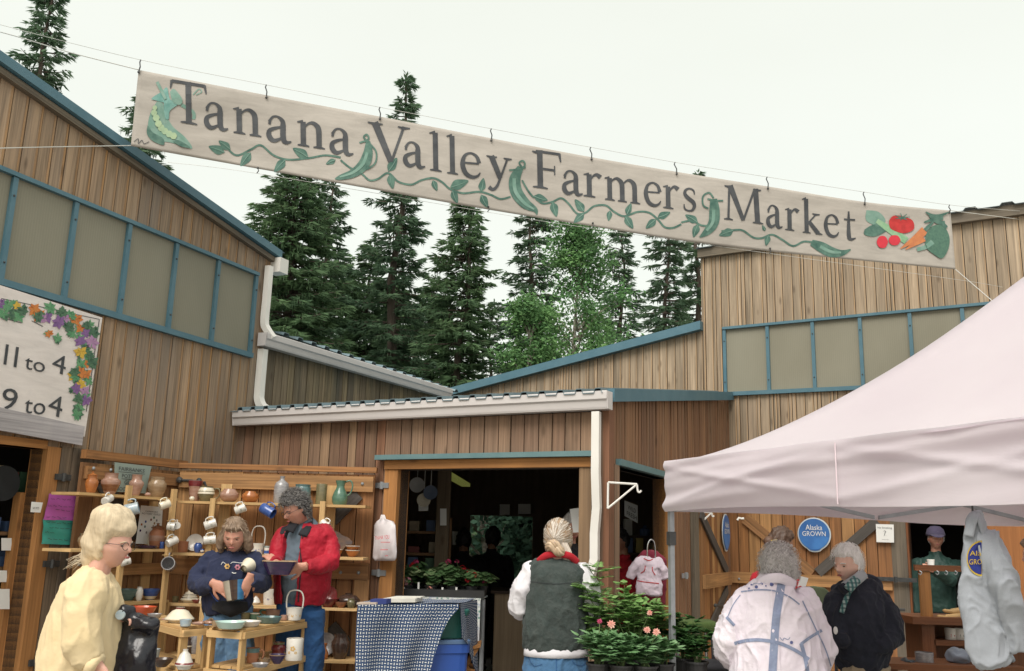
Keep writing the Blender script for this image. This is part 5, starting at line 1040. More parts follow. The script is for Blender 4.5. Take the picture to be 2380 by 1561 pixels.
# pine display stands in front
def stand(N,Rr,Lr,H,name,label,low,mid=None,ln=0):
 """two-tier stand with near corner N, neighbours Rr and Lr"""
 A=[Vector((N[0],N[1],0)),Vector((Rr[0],Rr[1],0)),Vector((Rr[0]+Lr[0]-N[0],Rr[1]+Lr[1]-N[1],0)),Vector((Lr[0],Lr[1],0))]
 r=thing(name,A[0],label,'display stand','pine display stands of pottery'); c=sum(A,Vector())/4; Z=Vector((0,0,1))
 for p in A:
  d=(c-p); ux=(A[1]-A[0]).normalized(); q=p+ux*(.03 if (c-p).dot(ux)>0 else -.03)+(d-ux*d.dot(ux)).normalized()*.016
  m=MB(); m.plank(q,q+Z*(H-.0),ux*.055,(d-ux*d.dot(ux)).normalized()*.02,random.random()); m.build('leg',WL_P,r)
 for z in [H]+low:
  ux=(A[1]-A[0]).normalized(); uy=(A[3]-A[0]).normalized(); Lx=(A[1]-A[0]).length; Ly=(A[3]-A[0]).length
  lng=Lx>Ly; nsl=3; m=MB()
  for k in range(nsl):
   if lng:o_=A[0]+uy*(Ly*(k+.5)/nsl)+Z*(z-.002); m.plank(o_+ux*.034,o_+ux*(Lx-.034),uy*(Ly/nsl-.006),Z*.016,random.random())
   else:o_=A[0]+ux*(Lx*(k+.5)/nsl)+Z*(z-.002); m.plank(o_+uy*.03,o_+uy*(Ly-.03),ux*(Lx/nsl-.006),Z*.016,random.random())
  m.build('top' if z==H else 'shelf',WL_P,r)
  for a, b in ((0,1),(1,2),(2,3),(3,0)):
   d=(A[b]-A[a]).normalized(); inn=Vector((-d.y,d.x,0)); inn=inn if inn.dot(c-A[a])>0 else -inn; m=MB()
   m.plank(A[a]+d*.004+Z*(z-.032)-inn*.004,A[b]-d*.004+Z*(z-.032)-inn*.004,Z*.04,inn*.016,random.random()); m.build('rail',WL_P,r)
 return r
HT=1.0
def gz(px,py,z):
 r=ray(px,py); t=(z-CAMH)/r.z; return CP+r*t
n2, r2, l2=gz(566,1466,HT), gz(719,1440,HT), gz(484,1460,HT)
zl2=P(575,1557,n2.y).z
stand(n2,r2,l2,HT,'display_stand','narrow two-tier pine stand before the man in red, white basket on top',[zl2,.25])
n1, r1, l1=gz(424,1461,HT), gz(480,1456,HT), gz(328,1436,HT)
zl1=P(400,1556,n1.y).z
stand(n1,r1,l1,HT,'display_stand','pine two-tier stand beside the black bag with a white domed casserole on top',[zl1,.25])
def on(px,py,z,*a,**k):p=gz(px,py,z+.008); return a, p
def put(kind,X,Yb,z,w_,h,gl,label,**k):p=gz(X,Yb,z+.009); return pot(kind,p,w_,h,gl,label,**k)
T=HT
def bask2(px,py,w_,h,hh,gl,lab,deco,z=T):
 p=gz(px,py,z+.009); return basket(p,w_,h,gl,lab,hh,deco)
q4=Z4
bask2(*q4(967,850),34,24,1.35,'white','white basket with a tall loop handle and yellow flowers at the stand corner',DYE)
put('dish',*q4(625,890),T,52,12,'teal','round teal shallow dish on the pine stand',name='dish',cat='dish')
put('dish',*q4(320,935),T,56,10,'white','white oval dish on the middle of the pine stand',name='dish',cat='dish'); put('dish',*q4(90,965),T,62,13,'mint','mint green shallow dish at the near corner of the pine stand',name='dish',cat='dish')
put('tub',*q4(690,815),T,34,16,'pink','pale pink and green casserole dish with a green handle',name='dish',cat='dish',handle=dict(t='side',a=math.pi,gl='green',r=.008))
put('tub',*q4(300,850),T,20,14,'olive','small green cup behind the white oval dish',name='cup',cat='cup',group='cups behind the dishes'); put('tub',*q4(420,850),T,20,14,'green','small green cup with a white rim',name='cup',cat='cup',group='cups behind the dishes',band=[(.92,.14,'white')])
put('cyl',*q4(790,790),T,22,26,'white','white cup with a blue rim left of the handled basket',name='cup',cat='cup',band=[(.93,.12,'ltblue')]); put('tub',*q4(830,855),T,14,10,'pink','tiny pink cup at the foot of the handled basket',name='cup',cat='cup')
q3=Z3
put('dome',*q3(1525,880),T,58,29,'cream','white domed casserole with a red knob on the pine stand',name='casserole',cat='casserole',band=[(.94,.1,'red')]); put('tub',*q3(1610,935),T,24,13,'ltblue','small striped pale bowl before the domed casserole',name='bowl',cat='bowl')
put('bowl',*q3(1180,850),T,30,12,'grey','grey scoop bowl at the left of the domed casserole',name='bowl',cat='bowl'); put('bowl',*q3(1010,820),T,55,22,'scarlet','red-orange bowl half hidden behind the black bag',name='bowl',cat='bowl')
put('tub',*q3(2030,940),T,18,11,'tan','small tan woven-looking pot between the two stands',name='pot')
m=MB()
for x0, y0, x1, y1 in ((1700,900,1830,895),(1840,895,1965,850),(1820,880,1950,890),(1290,840,1480,850)):
 m=MB(); a, b=gz(*q3(x0,y0),T+.022), gz(*q3(x1,y1),T+.022); m.tube([a,a.lerp(b,.4),b],[.006,.009,.013],8,tone=.5); m.ball(b,(.018,.018,.012),8,6)
 tag(m.build('ceramic_spoon',GZ['pink' if x0<1830 else 'tan'],None,'auto'),'small glazed ceramic spoon lying on the front of the pine stand','spoon','ceramic spoons on the stand')
z=zl2
put('cyl',*q4(968,1405),z,34,42,'white','white canister painted with a yellow daisy on the lower tier',name='canister',cat='canister'); motif(bpy.data.objects[[x.name for x in COL.objects if x.name.startswith('canister')][0]],.052,.1,[(-1.57,.075,.018),(-1.2,.05,.010),(-2.0,.05,.010)],DYE)
put('jar',*q4(750,1360),z,29,28,'red','red-brown jar with an olive neck behind the purple bowl',name='jar',cat='jar',band=[(.93,.16,'olive')])
put('bowl',*q4(735,1455),z,34,18,'navy','purple bowl with a tan rim on the lower tier',name='bowl',cat='bowl',band=[(.95,.1,'tan')]); put('tub',*q4(395,1440),z,26,28,'terracotta','teal and rust jug in the shade of the lower tier',name='jug',cat='jug',band=[(.85,.3,'teal')],handle=dict(t='side',a=0))
put('dish',*q4(500,1500),z,34,7,'grey','grey slab tray lying on the lower tier',name='tray',cat='tray'); put('dish',*q4(560,1440),z,26,8,'tan','tan fluted dish behind the grey tray',name='dish',cat='dish')
z=zl1
put('tub',*q3(1135,1440),z,32,26,'ltblue','pale grey tub on the lower tier by the black bag',name='tub',cat='tub'); put('dome',*q3(1590,1530),z,36,38,'white','white lidded pot with a maroon rim on the lower tier',name='pot',band=[(.3,.08,'red')])
put('bowl',*q3(1280,1500),z,44,16,'dark','flat black bowl beside the pale grey tub',name='bowl',cat='bowl')
# checked table by the doorway
def check_mat():
 m, t, b=newmat('checked_cloth'); uv=nd(t,'ShaderNodeTexCoord'); sep=nd(t,'ShaderNodeSeparateXYZ'); t.links.new(uv.outputs['UV'],sep.inputs[0])
 def mth(op,a,b_=None,c=None):
  n=nd(t,'ShaderNodeMath',operation=op)
  for i, v in enumerate((a,b_,c)):
   if v is None:continue
   if hasattr(v,'links'):t.links.new(v,n.inputs[i])
   else:n.inputs[i].default_value=v
  return n.outputs[0]
 S=1/.0215; x=mth('MULTIPLY',sep.outputs[0],S); y=mth('MULTIPLY',sep.outputs[1],S)
 fx=mth('FLOOR',x); fy=mth('FLOOR',y); par=mth('MODULO',mth('ADD',mth('ADD',fx,fy),1000.0),2.0)
 cx=mth('ABSOLUTE',mth('SUBTRACT',mth('FRACT',x),.5)); cy=mth('ABSOLUTE',mth('SUBTRACT',mth('FRACT',y),.5))
 A=mth('MULTIPLY',mth('LESS_THAN',cx,.34),mth('LESS_THAN',cy,.12)); Bq=mth('MULTIPLY',mth('LESS_THAN',cx,.12),mth('LESS_THAN',cy,.34))
 f=mth('ADD',mth('MULTIPLY',A,par),mth('MULTIPLY',Bq,mth('SUBTRACT',1.0,par)))
 colr=mix(t,f,(.028,.055,.12),(.66,.66,.64)); t.links.new(colr,b.inputs['Base Color']); b.inputs['Roughness'].default_value=.9
 bump(t,b,noise_n(t,uv.outputs['Object'],5,3),.4,.03); return m
M_CHECK=check_mat()
tb=thing('cloth_table',P(930,1561,6.3)*1,'table draped in a navy and white checked cloth beside the shed doorway','table'); tbl=wloc(tb)
TZ=1.15
ta, tbp=gz(831,1404,TZ), gz(1066,1404,TZ); bk=Vector((.10,.46,0))
def grid_cloth(pts_fn,nu,nv,uvs,th=.004,name='tablecloth',mt=M_CHECK,parent=None):
 m=MB(); vs=[]; us=[]
 for s_ in (0,1):
  for j in range(nv+1):
   for i in range(nu+1):
    p, n_=pts_fn(i/nu,j/nv); vs.append(p-n_*th*s_); us.append(uvs(i/nu,j/nv))
 N=(nu+1)*(nv+1); fs=[]; uu=[]
 for j in range(nv):
  for i in range(nu):
   k=j*(nu+1)+i; a=[k,k+1,k+nu+2,k+nu+1]; fs.append(a); uu.append([us[q] for q in a]); b_=[N+q for q in a[::-1]]; fs.append(b_); uu.append([us[q] for q in a[::-1]])
 m.add(vs,fs,uu,.5); return m
wf=(tbp-ta).length; ux=(tbp-ta).normalized(); nf=Vector((ux.y,-ux.x,0)); Zv=Vector((0,0,1))
def front(u,v):
 dn=v*TZ*.98
 right=1-.52*max(0,(v-.04))**.55 if v>.04 else 1.0
 left=-.03*math.sin(v*6)+.0+(.10*v)
 uu=left*.4+(right-left*.4)*u
 fold=.028*math.sin(u*13+v*1.5)*min(1,v*3)+.02*math.sin(u*5-1)*v+.05*v+(.05*(1-abs(2*u-1))*v)
 return ta+ux*(wf*uu)-Zv*dn+nf*(fold+.01), nf
m=grid_cloth(front,40,40,lambda u,v:(u*wf*(1-.25*max(0,v-.05)),-v*TZ)); cl=m.build('tablecloth',M_CHECK,tb,smooth=True); fixn(cl)
def topf(u,v):return ta+ux*(wf*u)+bk*v+Zv*(.004+.004*math.sin(u*9+v*5)), Zv
m=grid_cloth(topf,12,8,lambda u,v:(u*wf,v*bk.length)); m.build('tablecloth_top',M_CHECK,tb,smooth=True)
def sidef(u,v):
 e=.22+.35*u*(1-u)+.9*max(0,u-.55)**1.0; ns=Vector((1,.2,0)).normalized(); return tbp+bk*u-Zv*(v*e)+ns*(.012+.02*v*math.sin(u*9)+.02*v), ns
m=grid_cloth(sidef,12,12,lambda u,v:(u*bk.length,-v*.5)); m.build('tablecloth_side',M_CHECK,tb,smooth=True)
m=MB(); m.hexa([ta+Zv*-.03+ux*.01,tbp+Zv*-.03-ux*.02,tbp+bk+Zv*-.03-ux*.02,ta+bk+Zv*-.03+ux*.01],[ta+Zv*-.002+ux*.01,tbp-Zv*.002-ux*.02,tbp+bk-Zv*.002-ux*.02,ta+bk-Zv*.002+ux*.01]); m.build('table_board',WL_P,tb)
for q in (ta+ux*.05+bk*.1,tbp-ux*.72*wf+bk*.9,ta+ux*.05+bk*.9):m=MB(); m.tube([Vector((q.x,q.y,0)),Vector((q.x,q.y,TZ-.03))],.018,8); m.build('leg',M_STEEL,tb)
def tote(c,wx,wy,h,mt,label,lidm,rz=0):
 r=thing('storage_tote',c,label,'storage tote','totes under the checked table'); x=Vector((math.cos(rz),math.sin(rz),0)); y=Vector((-x.y,x.x,0)); t=.87
 m=MB(); sc_=[(t,0),(.93,h*.55),(.99,h*.93),(1.04,h*.935),(1.04,h)]; vs=[]; k=16
 for s_, z in sc_:
  for i in range(k):
   a=6.283*(i+.5)/k; cx_, sy_=math.cos(a), math.sin(a); e=.28; px=math.copysign(abs(cx_)**e,cx_)*wx/2*s_; py=math.copysign(abs(sy_)**e,sy_)*wy/2*s_; vs.append(c+x*px+y*py+Zv*z)
 fs=[[j*k+i,j*k+(i+1)%k,(j+1)*k+(i+1)%k,(j+1)*k+i] for j in range(len(sc_)-1) for i in range(k)]+[list(range(k))[::-1]]
 m.add(vs,fs,None,.5); o=m.build('tub',mt,r); fixn(o); autosmooth(o,30)
 m=MB(); vs=[]
 for s_, z in ((1.06,h+.002),(1.07,h+.02),(1.0,h+.03),(.96,h+.022)):
  for i in range(k):
   a=6.283*(i+.5)/k; cx_, sy_=math.cos(a), math.sin(a); e=.28; vs.append(c+x*math.copysign(abs(cx_)**e,cx_)*wx/2*s_+y*math.copysign(abs(sy_)**e,sy_)*wy/2*s_+Zv*z)
 fs=[[j*k+i,j*k+(i+1)%k,(j+1)*k+(i+1)%k,(j+1)*k+i] for j in range(3) for i in range(k)]+[list(range(k))[::-1],[3*k+i for i in range(k)]]
 m.add(vs,fs,None,.5); o=m.build('lid',lidm,r); fixn(o); autosmooth(o,30); return r
M_TB=mat('blue_tote_plastic',(.035,.10,.40),(.03,.085,.34),3,.4,.05,20); M_TG=mat('green_tote_plastic',(.02,.10,.09),(.025,.12,.10),3,.4,.05,20); M_TGL=mat('tote_lid_blue',(.12,.20,.36),(.10,.17,.30),3,.5)
tcn=tbp-ux*.24+bk*.62; tcn.z=0
zb_=P(1030,1500,tcn.y-.2).z
tote(tcn.copy(),.40,.36,zb_,M_TB,'blue storage tote at the bottom of the stack below the checked cloth',M_TGL,math.atan2(ux.y,ux.x)); c2=tcn.copy(); c2.z=zb_+.034; tote(c2,.38,.34,TZ-.035-c2.z-.035,M_TG,'dark green storage tote stacked on the blue one under the checked cloth',M_TG,math.atan2(ux.y,ux.x))
for (x,y,w_,d_,h,c,lab) in ((*Z5(360,1150),.22,.16,.025,(.70,.68,.62),'stack of white papers and magazines on the checked cloth'),(*Z5(240,1160),.10,.09,.03,(.03,.05,.22),'small navy box lying on the checked cloth'),(*Z5(170,1162),.12,.08,.012,(.55,.45,.38),'tan leaflets at the left corner of the checked cloth')):
 p=gz(x,y,TZ+.01); m=MB(); m.slab([p+ux*-w_/2+bk*-.12,p+ux*w_/2+bk*-.1,p+ux*w_/2+bk*(d_/.46-.1),p+ux*-w_/2+bk*(d_/.46-.15)],Zv*h,.5)
 if h>.02 and w_>.2:m.slab([p+Zv*h+ux*-w_*.3+bk*-.05,p+Zv*h+ux*w_*.62+bk*-.02,p+Zv*h+ux*w_*.6+bk*.2,p+Zv*h+ux*-w_*.3+bk*.22],Zv*.008,.5)
 o=m.build('papers' if w_!=.10 else 'small_box',mat('paper_c',c,None,8,.7)); fixn(o); tag(o,lab,'papers' if w_!=.10 else 'box')
m2=thing('flower_table',P(1040,1480,7.1),'small table with a white floral cloth that carries the geranium trays','table'); z2=1.07
fa, fb=gz(935,1390,z2), gz(1115,1392,z2); fb=P(1117,1392,fa.y*.995); fb.z=z2; ux2=(fb-fa).normalized()
def floral():
 m, t, b=newmat('floral_cloth'); tc=nd(t,'ShaderNodeTexCoord'); v=nd(t,'ShaderNodeTexVoronoi'); v.inputs['Scale'].default_value=34; t.links.new(tc.outputs['Object'],v.inputs['Vector'])
 c=ramp(t,v.outputs['Distance'],[(.25,(.12,.26,.22)),(.45,(.66,.68,.66))]); c=mix(t,ramp(t,noise_n(t,tc.outputs['Object'],16,2),[(.5,0.0),(.6,.6)]),c,(.25,.30,.45)); t.links.new(c,b.inputs['Base Color']); b.inputs['Roughness'].default_value=.9; return m
M_FLO=floral()
def fr2(u,v):return fa+ux2*((fb-fa).length*u)+Vector((0,-.005,0))-Zv*(v*(.12+.12*u))+Vector((0,-.02*v*(1+math.sin(u*16)),0)), Vector((0,-1,0))
grid_cloth(fr2,20,6,lambda u,v:(u,v)).build('tablecloth',M_FLO,m2,smooth=True)
grid_cloth(lambda u,v:(fr2(u,1)[0]-Zv*(v*(.05+.05*u))+Vector((0,-.003,0)),Vector((0,-1,0))),20,3,lambda u,v:(u,v),name='hem').build('tablecloth_hem',mat('white_cloth',(.6,.6,.62),(.5,.5,.52),8,.9),m2,smooth=True)
m=MB(); m.slab([fa,fb,fb+Vector((.05,.5,0)),fa+Vector((.05,.5,0))],Zv*.012,.5); m.build('table_top',M_FLO,m2)
for p in (fa,fb):m=MB(); q=p+Vector((.02,.1,0)); m.tube([Vector((q.x,q.y,0)),Vector((q.x,q.y,z2))],.02,8); m.build('leg',M_STEEL,m2)
fw=thing('folding_rack',P(1085,1561,6.9),'low folding crossed-leg wooden rack on the ground by the shed doorway','rack'); Yf=6.95
for (x0,y0,x1,y1,w_) in ((1060,1510,1118,1497,.035),(1060,1545,1105,1555,.03)):
 m=MB(); a, b=P(x0,y0,Yf), P(x1,y1,Yf); m.plank(a,b,Vector((0,.28,0)),Zv*.02); m.build('slat',WL_SB if 0 else WL_J,fw)
for (x0,y0,x1,y1) in ((1065,1515,1108,1575),(1110,1503,1064,1575)):
 for dy in (-.12,.12):m=MB(); a, b=P(x0,y0,Yf)+Vector((0,dy,0)), P(x1,y1,Yf)+Vector((0,dy,0)); b=a+(b-a)*(a.z/(a.z-b.z)); m.plank(a,b,Vector((.03,0,0)),Vector((0,.015,0))); m.build('leg',WL_J,fw)
# inside the shed
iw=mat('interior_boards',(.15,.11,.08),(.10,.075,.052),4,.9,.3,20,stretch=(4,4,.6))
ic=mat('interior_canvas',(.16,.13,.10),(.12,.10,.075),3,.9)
m=MB()
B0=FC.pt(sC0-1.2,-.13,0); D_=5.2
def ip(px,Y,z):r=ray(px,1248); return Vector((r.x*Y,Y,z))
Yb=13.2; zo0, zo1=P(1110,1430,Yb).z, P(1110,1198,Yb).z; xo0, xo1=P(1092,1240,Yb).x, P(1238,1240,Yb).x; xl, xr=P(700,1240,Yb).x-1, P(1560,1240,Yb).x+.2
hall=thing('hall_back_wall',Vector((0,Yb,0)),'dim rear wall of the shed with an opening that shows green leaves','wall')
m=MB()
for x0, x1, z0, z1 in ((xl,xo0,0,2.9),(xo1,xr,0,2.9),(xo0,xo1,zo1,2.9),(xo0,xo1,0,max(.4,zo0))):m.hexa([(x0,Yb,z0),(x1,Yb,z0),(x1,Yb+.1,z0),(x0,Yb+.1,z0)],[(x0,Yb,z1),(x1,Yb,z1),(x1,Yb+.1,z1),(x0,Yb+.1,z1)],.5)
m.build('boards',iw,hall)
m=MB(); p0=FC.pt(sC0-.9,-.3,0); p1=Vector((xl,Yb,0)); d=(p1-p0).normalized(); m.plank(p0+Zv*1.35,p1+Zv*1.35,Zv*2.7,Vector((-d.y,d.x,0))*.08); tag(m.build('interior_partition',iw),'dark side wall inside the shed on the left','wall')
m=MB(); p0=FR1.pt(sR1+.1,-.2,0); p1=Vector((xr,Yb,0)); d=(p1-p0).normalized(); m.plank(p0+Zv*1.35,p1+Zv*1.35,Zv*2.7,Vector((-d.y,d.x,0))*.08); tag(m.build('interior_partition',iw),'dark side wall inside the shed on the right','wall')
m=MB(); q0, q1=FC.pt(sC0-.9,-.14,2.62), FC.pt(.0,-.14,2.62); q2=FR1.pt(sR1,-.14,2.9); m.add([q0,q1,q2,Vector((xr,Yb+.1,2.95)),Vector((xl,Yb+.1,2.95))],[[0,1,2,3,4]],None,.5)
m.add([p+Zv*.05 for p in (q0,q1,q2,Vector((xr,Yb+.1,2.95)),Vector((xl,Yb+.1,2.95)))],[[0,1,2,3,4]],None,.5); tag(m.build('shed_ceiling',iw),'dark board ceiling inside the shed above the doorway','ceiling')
for k in range(6):
 x0=P(980+75*k,1100,8.6).x; m=MB(); m.plank(Vector((x0,8.0-k*.1,2.42)),Vector((x0+1.3,12.8,2.62)),Vector((.045,0,0)),Zv*.16); tag(m.build('rafter',wood('rafter_wood',[(.10,.08,.055),(.08,.06,.045)],.3,None,0) if k==0 else bpy.data.materials['rafter_wood']),'dark rafter under the shed ceiling','rafter','rafters inside the shed')
m=MB(); q=P(1193,1150,9.6); m.plank(Vector((q.x,q.y,0)),Vector((q.x,q.y,2.5)),Vector((.12,0,0)),Vector((0,.12,0))); o=m.build('post',WL_K)
o.location.x=P(887+0,1200,9.6).x*0+o.location.x; bpy.data.objects.remove(o)
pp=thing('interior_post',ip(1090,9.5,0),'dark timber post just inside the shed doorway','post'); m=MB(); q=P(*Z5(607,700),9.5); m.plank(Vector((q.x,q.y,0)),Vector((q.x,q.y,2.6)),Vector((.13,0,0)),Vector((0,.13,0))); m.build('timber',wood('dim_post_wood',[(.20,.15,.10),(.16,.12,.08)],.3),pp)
a=P(*Z5(560,600),9.0)
m=MB(); a, b=P(*Z5(632,390),9.6), P(*Z5(745,455),11.2); m.plank(a,b,Vector((.10,0,0)),Zv*.04);
lm, t_l, b_l=newmat('strip_light_glow'); b_l.inputs['Base Color'].default_value=(.5,.55,.2,1); b_l.inputs['Emission Color'].default_value=(.62,.66,.16,1); b_l.inputs['Emission Strength'].default_value=.12
tag(m.build('strip_light',lm),'yellow-green fluorescent strip light under the shed ceiling','light')
for (x,y,r_,c,lab) in ((455,455,45,(.42,.42,.42),'grey round paper disc hanging inside the doorway, upper left'),(535,500,42,(.05,.07,.12),'dark navy round disc hanging inside the doorway'),(495,545,40,(.42,.38,.30),'tan round disc hanging lowest inside the doorway')):
 p=P(*Z5(x,y),8.55+(.05 if r_==45 else 0)-(.04 if r_==42 else 0)); R_=r_/2.557/FOC*8.5; m=MB(); m.lathe([(0,0),(R_*.6,.004),(R_,.02),(R_,.025),(0,.01)],p,24,M=Matrix.Rotation(R(90),3,'X'),tone=.5); o=m.build('hanging_disc',mat('disc',c,None,5,.6)); fixn(o); tag(o,lab,'disc','round discs hanging inside the doorway')
 m=MB(); m.tube([p+Zv*R_,Vector((p.x,p.y,2.6))],.003,4); q=m.build('string',M_WIRE,o)
rn=random.Random(9)
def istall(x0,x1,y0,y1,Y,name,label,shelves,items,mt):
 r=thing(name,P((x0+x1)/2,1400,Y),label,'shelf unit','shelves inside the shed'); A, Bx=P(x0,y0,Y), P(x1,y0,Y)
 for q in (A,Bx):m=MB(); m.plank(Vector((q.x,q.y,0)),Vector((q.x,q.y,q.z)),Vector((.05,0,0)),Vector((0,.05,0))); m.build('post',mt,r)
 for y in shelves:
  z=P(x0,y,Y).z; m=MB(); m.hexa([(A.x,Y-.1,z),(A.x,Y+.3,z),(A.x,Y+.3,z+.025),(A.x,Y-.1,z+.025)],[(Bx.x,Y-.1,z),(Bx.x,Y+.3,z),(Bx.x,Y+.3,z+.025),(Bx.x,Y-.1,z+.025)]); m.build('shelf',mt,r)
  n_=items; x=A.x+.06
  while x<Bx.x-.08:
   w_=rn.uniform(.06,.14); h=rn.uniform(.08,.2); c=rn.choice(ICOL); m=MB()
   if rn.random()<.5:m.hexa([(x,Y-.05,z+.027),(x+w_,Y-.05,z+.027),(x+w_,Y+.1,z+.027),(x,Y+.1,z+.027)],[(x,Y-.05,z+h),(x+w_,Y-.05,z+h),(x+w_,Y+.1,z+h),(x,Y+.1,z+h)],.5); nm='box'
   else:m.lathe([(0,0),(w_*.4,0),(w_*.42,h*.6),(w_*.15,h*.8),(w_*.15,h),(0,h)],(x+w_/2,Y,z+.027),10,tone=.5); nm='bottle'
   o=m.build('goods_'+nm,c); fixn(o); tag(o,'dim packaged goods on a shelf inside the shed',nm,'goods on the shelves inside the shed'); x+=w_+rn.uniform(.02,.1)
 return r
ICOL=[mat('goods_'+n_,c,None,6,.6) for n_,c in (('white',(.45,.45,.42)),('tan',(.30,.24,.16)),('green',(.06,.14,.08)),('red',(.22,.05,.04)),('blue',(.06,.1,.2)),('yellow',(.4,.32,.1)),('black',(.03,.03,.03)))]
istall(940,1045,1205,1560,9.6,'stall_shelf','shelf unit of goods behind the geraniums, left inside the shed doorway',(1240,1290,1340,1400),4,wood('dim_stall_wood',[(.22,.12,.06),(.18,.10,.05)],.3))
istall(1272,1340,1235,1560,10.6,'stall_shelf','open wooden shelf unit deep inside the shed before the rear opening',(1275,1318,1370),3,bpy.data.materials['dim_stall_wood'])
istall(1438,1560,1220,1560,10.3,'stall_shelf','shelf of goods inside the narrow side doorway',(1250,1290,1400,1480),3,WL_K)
cn=thing('counter',P(1190,1500,10.2),'pale wooden counter standing inside the shed right of the aisle','counter'); a, b=P(1150,1380,9.9), P(1345,1380,9.9)
m=MB(); m.hexa([(a.x,a.y,0),(b.x,a.y,0),(b.x,a.y+.6,0),(a.x,a.y+.6,0)],[(a.x,a.y,a.z),(b.x,a.y,a.z),(b.x,a.y+.6,a.z),(a.x,a.y+.6,a.z)]); m.build('panel',wood('counter_wood',[(.36,.27,.18),(.3,.22,.14)],.2),cn)
m=MB(); m.hexa([(a.x-.04,a.y-.05,a.z+.002),(b.x,a.y-.05,a.z+.002),(b.x,a.y+.65,a.z+.002),(a.x-.04,a.y+.65,a.z+.002)],[(a.x-.04,a.y-.05,a.z+.03),(b.x,a.y-.05,a.z+.03),(b.x,a.y+.65,a.z+.03),(a.x-.04,a.y+.65,a.z+.03)]); m.build('top',WL_K,cn)
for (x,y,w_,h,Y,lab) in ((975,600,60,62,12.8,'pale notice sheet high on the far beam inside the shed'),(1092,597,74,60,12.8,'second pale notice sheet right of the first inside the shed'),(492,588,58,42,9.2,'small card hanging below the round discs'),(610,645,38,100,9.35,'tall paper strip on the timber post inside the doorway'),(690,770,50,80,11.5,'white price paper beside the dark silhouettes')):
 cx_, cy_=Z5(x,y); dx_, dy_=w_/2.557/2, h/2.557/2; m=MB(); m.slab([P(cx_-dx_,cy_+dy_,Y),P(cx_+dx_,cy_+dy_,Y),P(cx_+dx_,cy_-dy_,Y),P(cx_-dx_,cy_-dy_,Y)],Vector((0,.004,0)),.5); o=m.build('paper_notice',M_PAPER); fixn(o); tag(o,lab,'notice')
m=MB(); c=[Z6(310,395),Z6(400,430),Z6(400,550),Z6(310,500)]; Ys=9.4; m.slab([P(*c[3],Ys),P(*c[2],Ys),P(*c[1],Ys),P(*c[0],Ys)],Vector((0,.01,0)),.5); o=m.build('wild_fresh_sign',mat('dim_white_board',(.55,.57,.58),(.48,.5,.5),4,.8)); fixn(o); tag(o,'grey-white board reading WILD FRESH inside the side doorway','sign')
def q_at(u,v,off=0):return P(c[3][0]+(c[2][0]-c[3][0])*u+(c[0][0]-c[3][0])*v,c[3][1]+(c[2][1]-c[3][1])*u+(c[0][1]-c[3][1])*v,Ys-.006)
lettering(o,lambda u,v,off:q_at(u,v),'WILD',.25,.56,.6,.28,M_INK); lettering(o,lambda u,v,off:q_at(u,v),'FRESH',.18,.14,.75,.28,M_INK)
M_SHADE=foliage_mat('dimmed_leaves',(.03,.075,.05),(.055,.12,.08),(.09,.17,.10),.2)  # darker copy of the birch leaves, dim light put into the leaf colour
l=P(1130,1250,16.5); leafy(Vector((l.x,l.y,0)),21,3.4,.4,1.5,'leafy shrub seen through the rear opening of the shed','shrub',M_SHADE,9000,cat='shrub',ls=.08)
l=P(1270,1250,17); leafy(Vector((l.x,l.y,0)),22,3.2,.4,1.4,'second leafy shrub right of the first behind the shed opening','shrub',M_SHADE,6000,cat='shrub',ls=.08)
m=MB(); a0_, a1_=dj-2.4, dj+.6;
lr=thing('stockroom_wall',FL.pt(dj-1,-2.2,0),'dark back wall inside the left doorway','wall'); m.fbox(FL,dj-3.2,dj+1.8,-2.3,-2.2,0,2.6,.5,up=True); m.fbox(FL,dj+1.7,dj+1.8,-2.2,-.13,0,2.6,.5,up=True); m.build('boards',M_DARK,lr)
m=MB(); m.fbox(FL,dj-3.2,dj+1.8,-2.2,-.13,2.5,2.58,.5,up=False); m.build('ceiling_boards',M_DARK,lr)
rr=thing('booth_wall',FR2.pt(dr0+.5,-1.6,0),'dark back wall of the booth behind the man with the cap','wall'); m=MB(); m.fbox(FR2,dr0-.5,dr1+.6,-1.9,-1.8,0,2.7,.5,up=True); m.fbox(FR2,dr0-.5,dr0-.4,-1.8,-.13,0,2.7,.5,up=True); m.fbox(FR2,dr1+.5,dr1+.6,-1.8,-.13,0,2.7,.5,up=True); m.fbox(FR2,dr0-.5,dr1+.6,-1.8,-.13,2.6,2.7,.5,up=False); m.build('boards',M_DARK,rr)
LS=thing('stockroom_shelf',FL.pt(dj-.6,-.5,0),'dark shelf of bags and boxes just inside the left doorway','shelf unit'); wl_d=bpy.data.materials['dim_stall_wood']
a=FL.hit(*Z8(165,420),-.12)[0]; zt9=FL.hit(*Z8(150,405),-.12)[1]; m=MB(); m.fbox(FL,a-.035,a+.035,-.2,-.13,0,zt9,.5); m.build('post',WL_J,LS)
for y in (425,680,900,1150,1400):
 z=FL.hit(*Z8(60,y),-.4)[1]; m=MB(); m.fbox(FL,a-1.6,a+.3,-.6,-.22,z,z+.025,.5,up=False); m.build('shelf',wl_d,LS); x=a-1.3
 while x<a+.2:
  w_=rn.uniform(.07,.16); h=rn.uniform(.07,.2); m=MB(); m.fbox(FL,x,x+w_,-.42,-.25,z+.027,z+.027+h,.5); o=m.build('goods_box',rn.choice(ICOL[:5])); tag(o,'dim packaged goods on the shelf inside the left doorway','box','goods inside the left doorway'); x+=w_+rn.uniform(.01,.08)
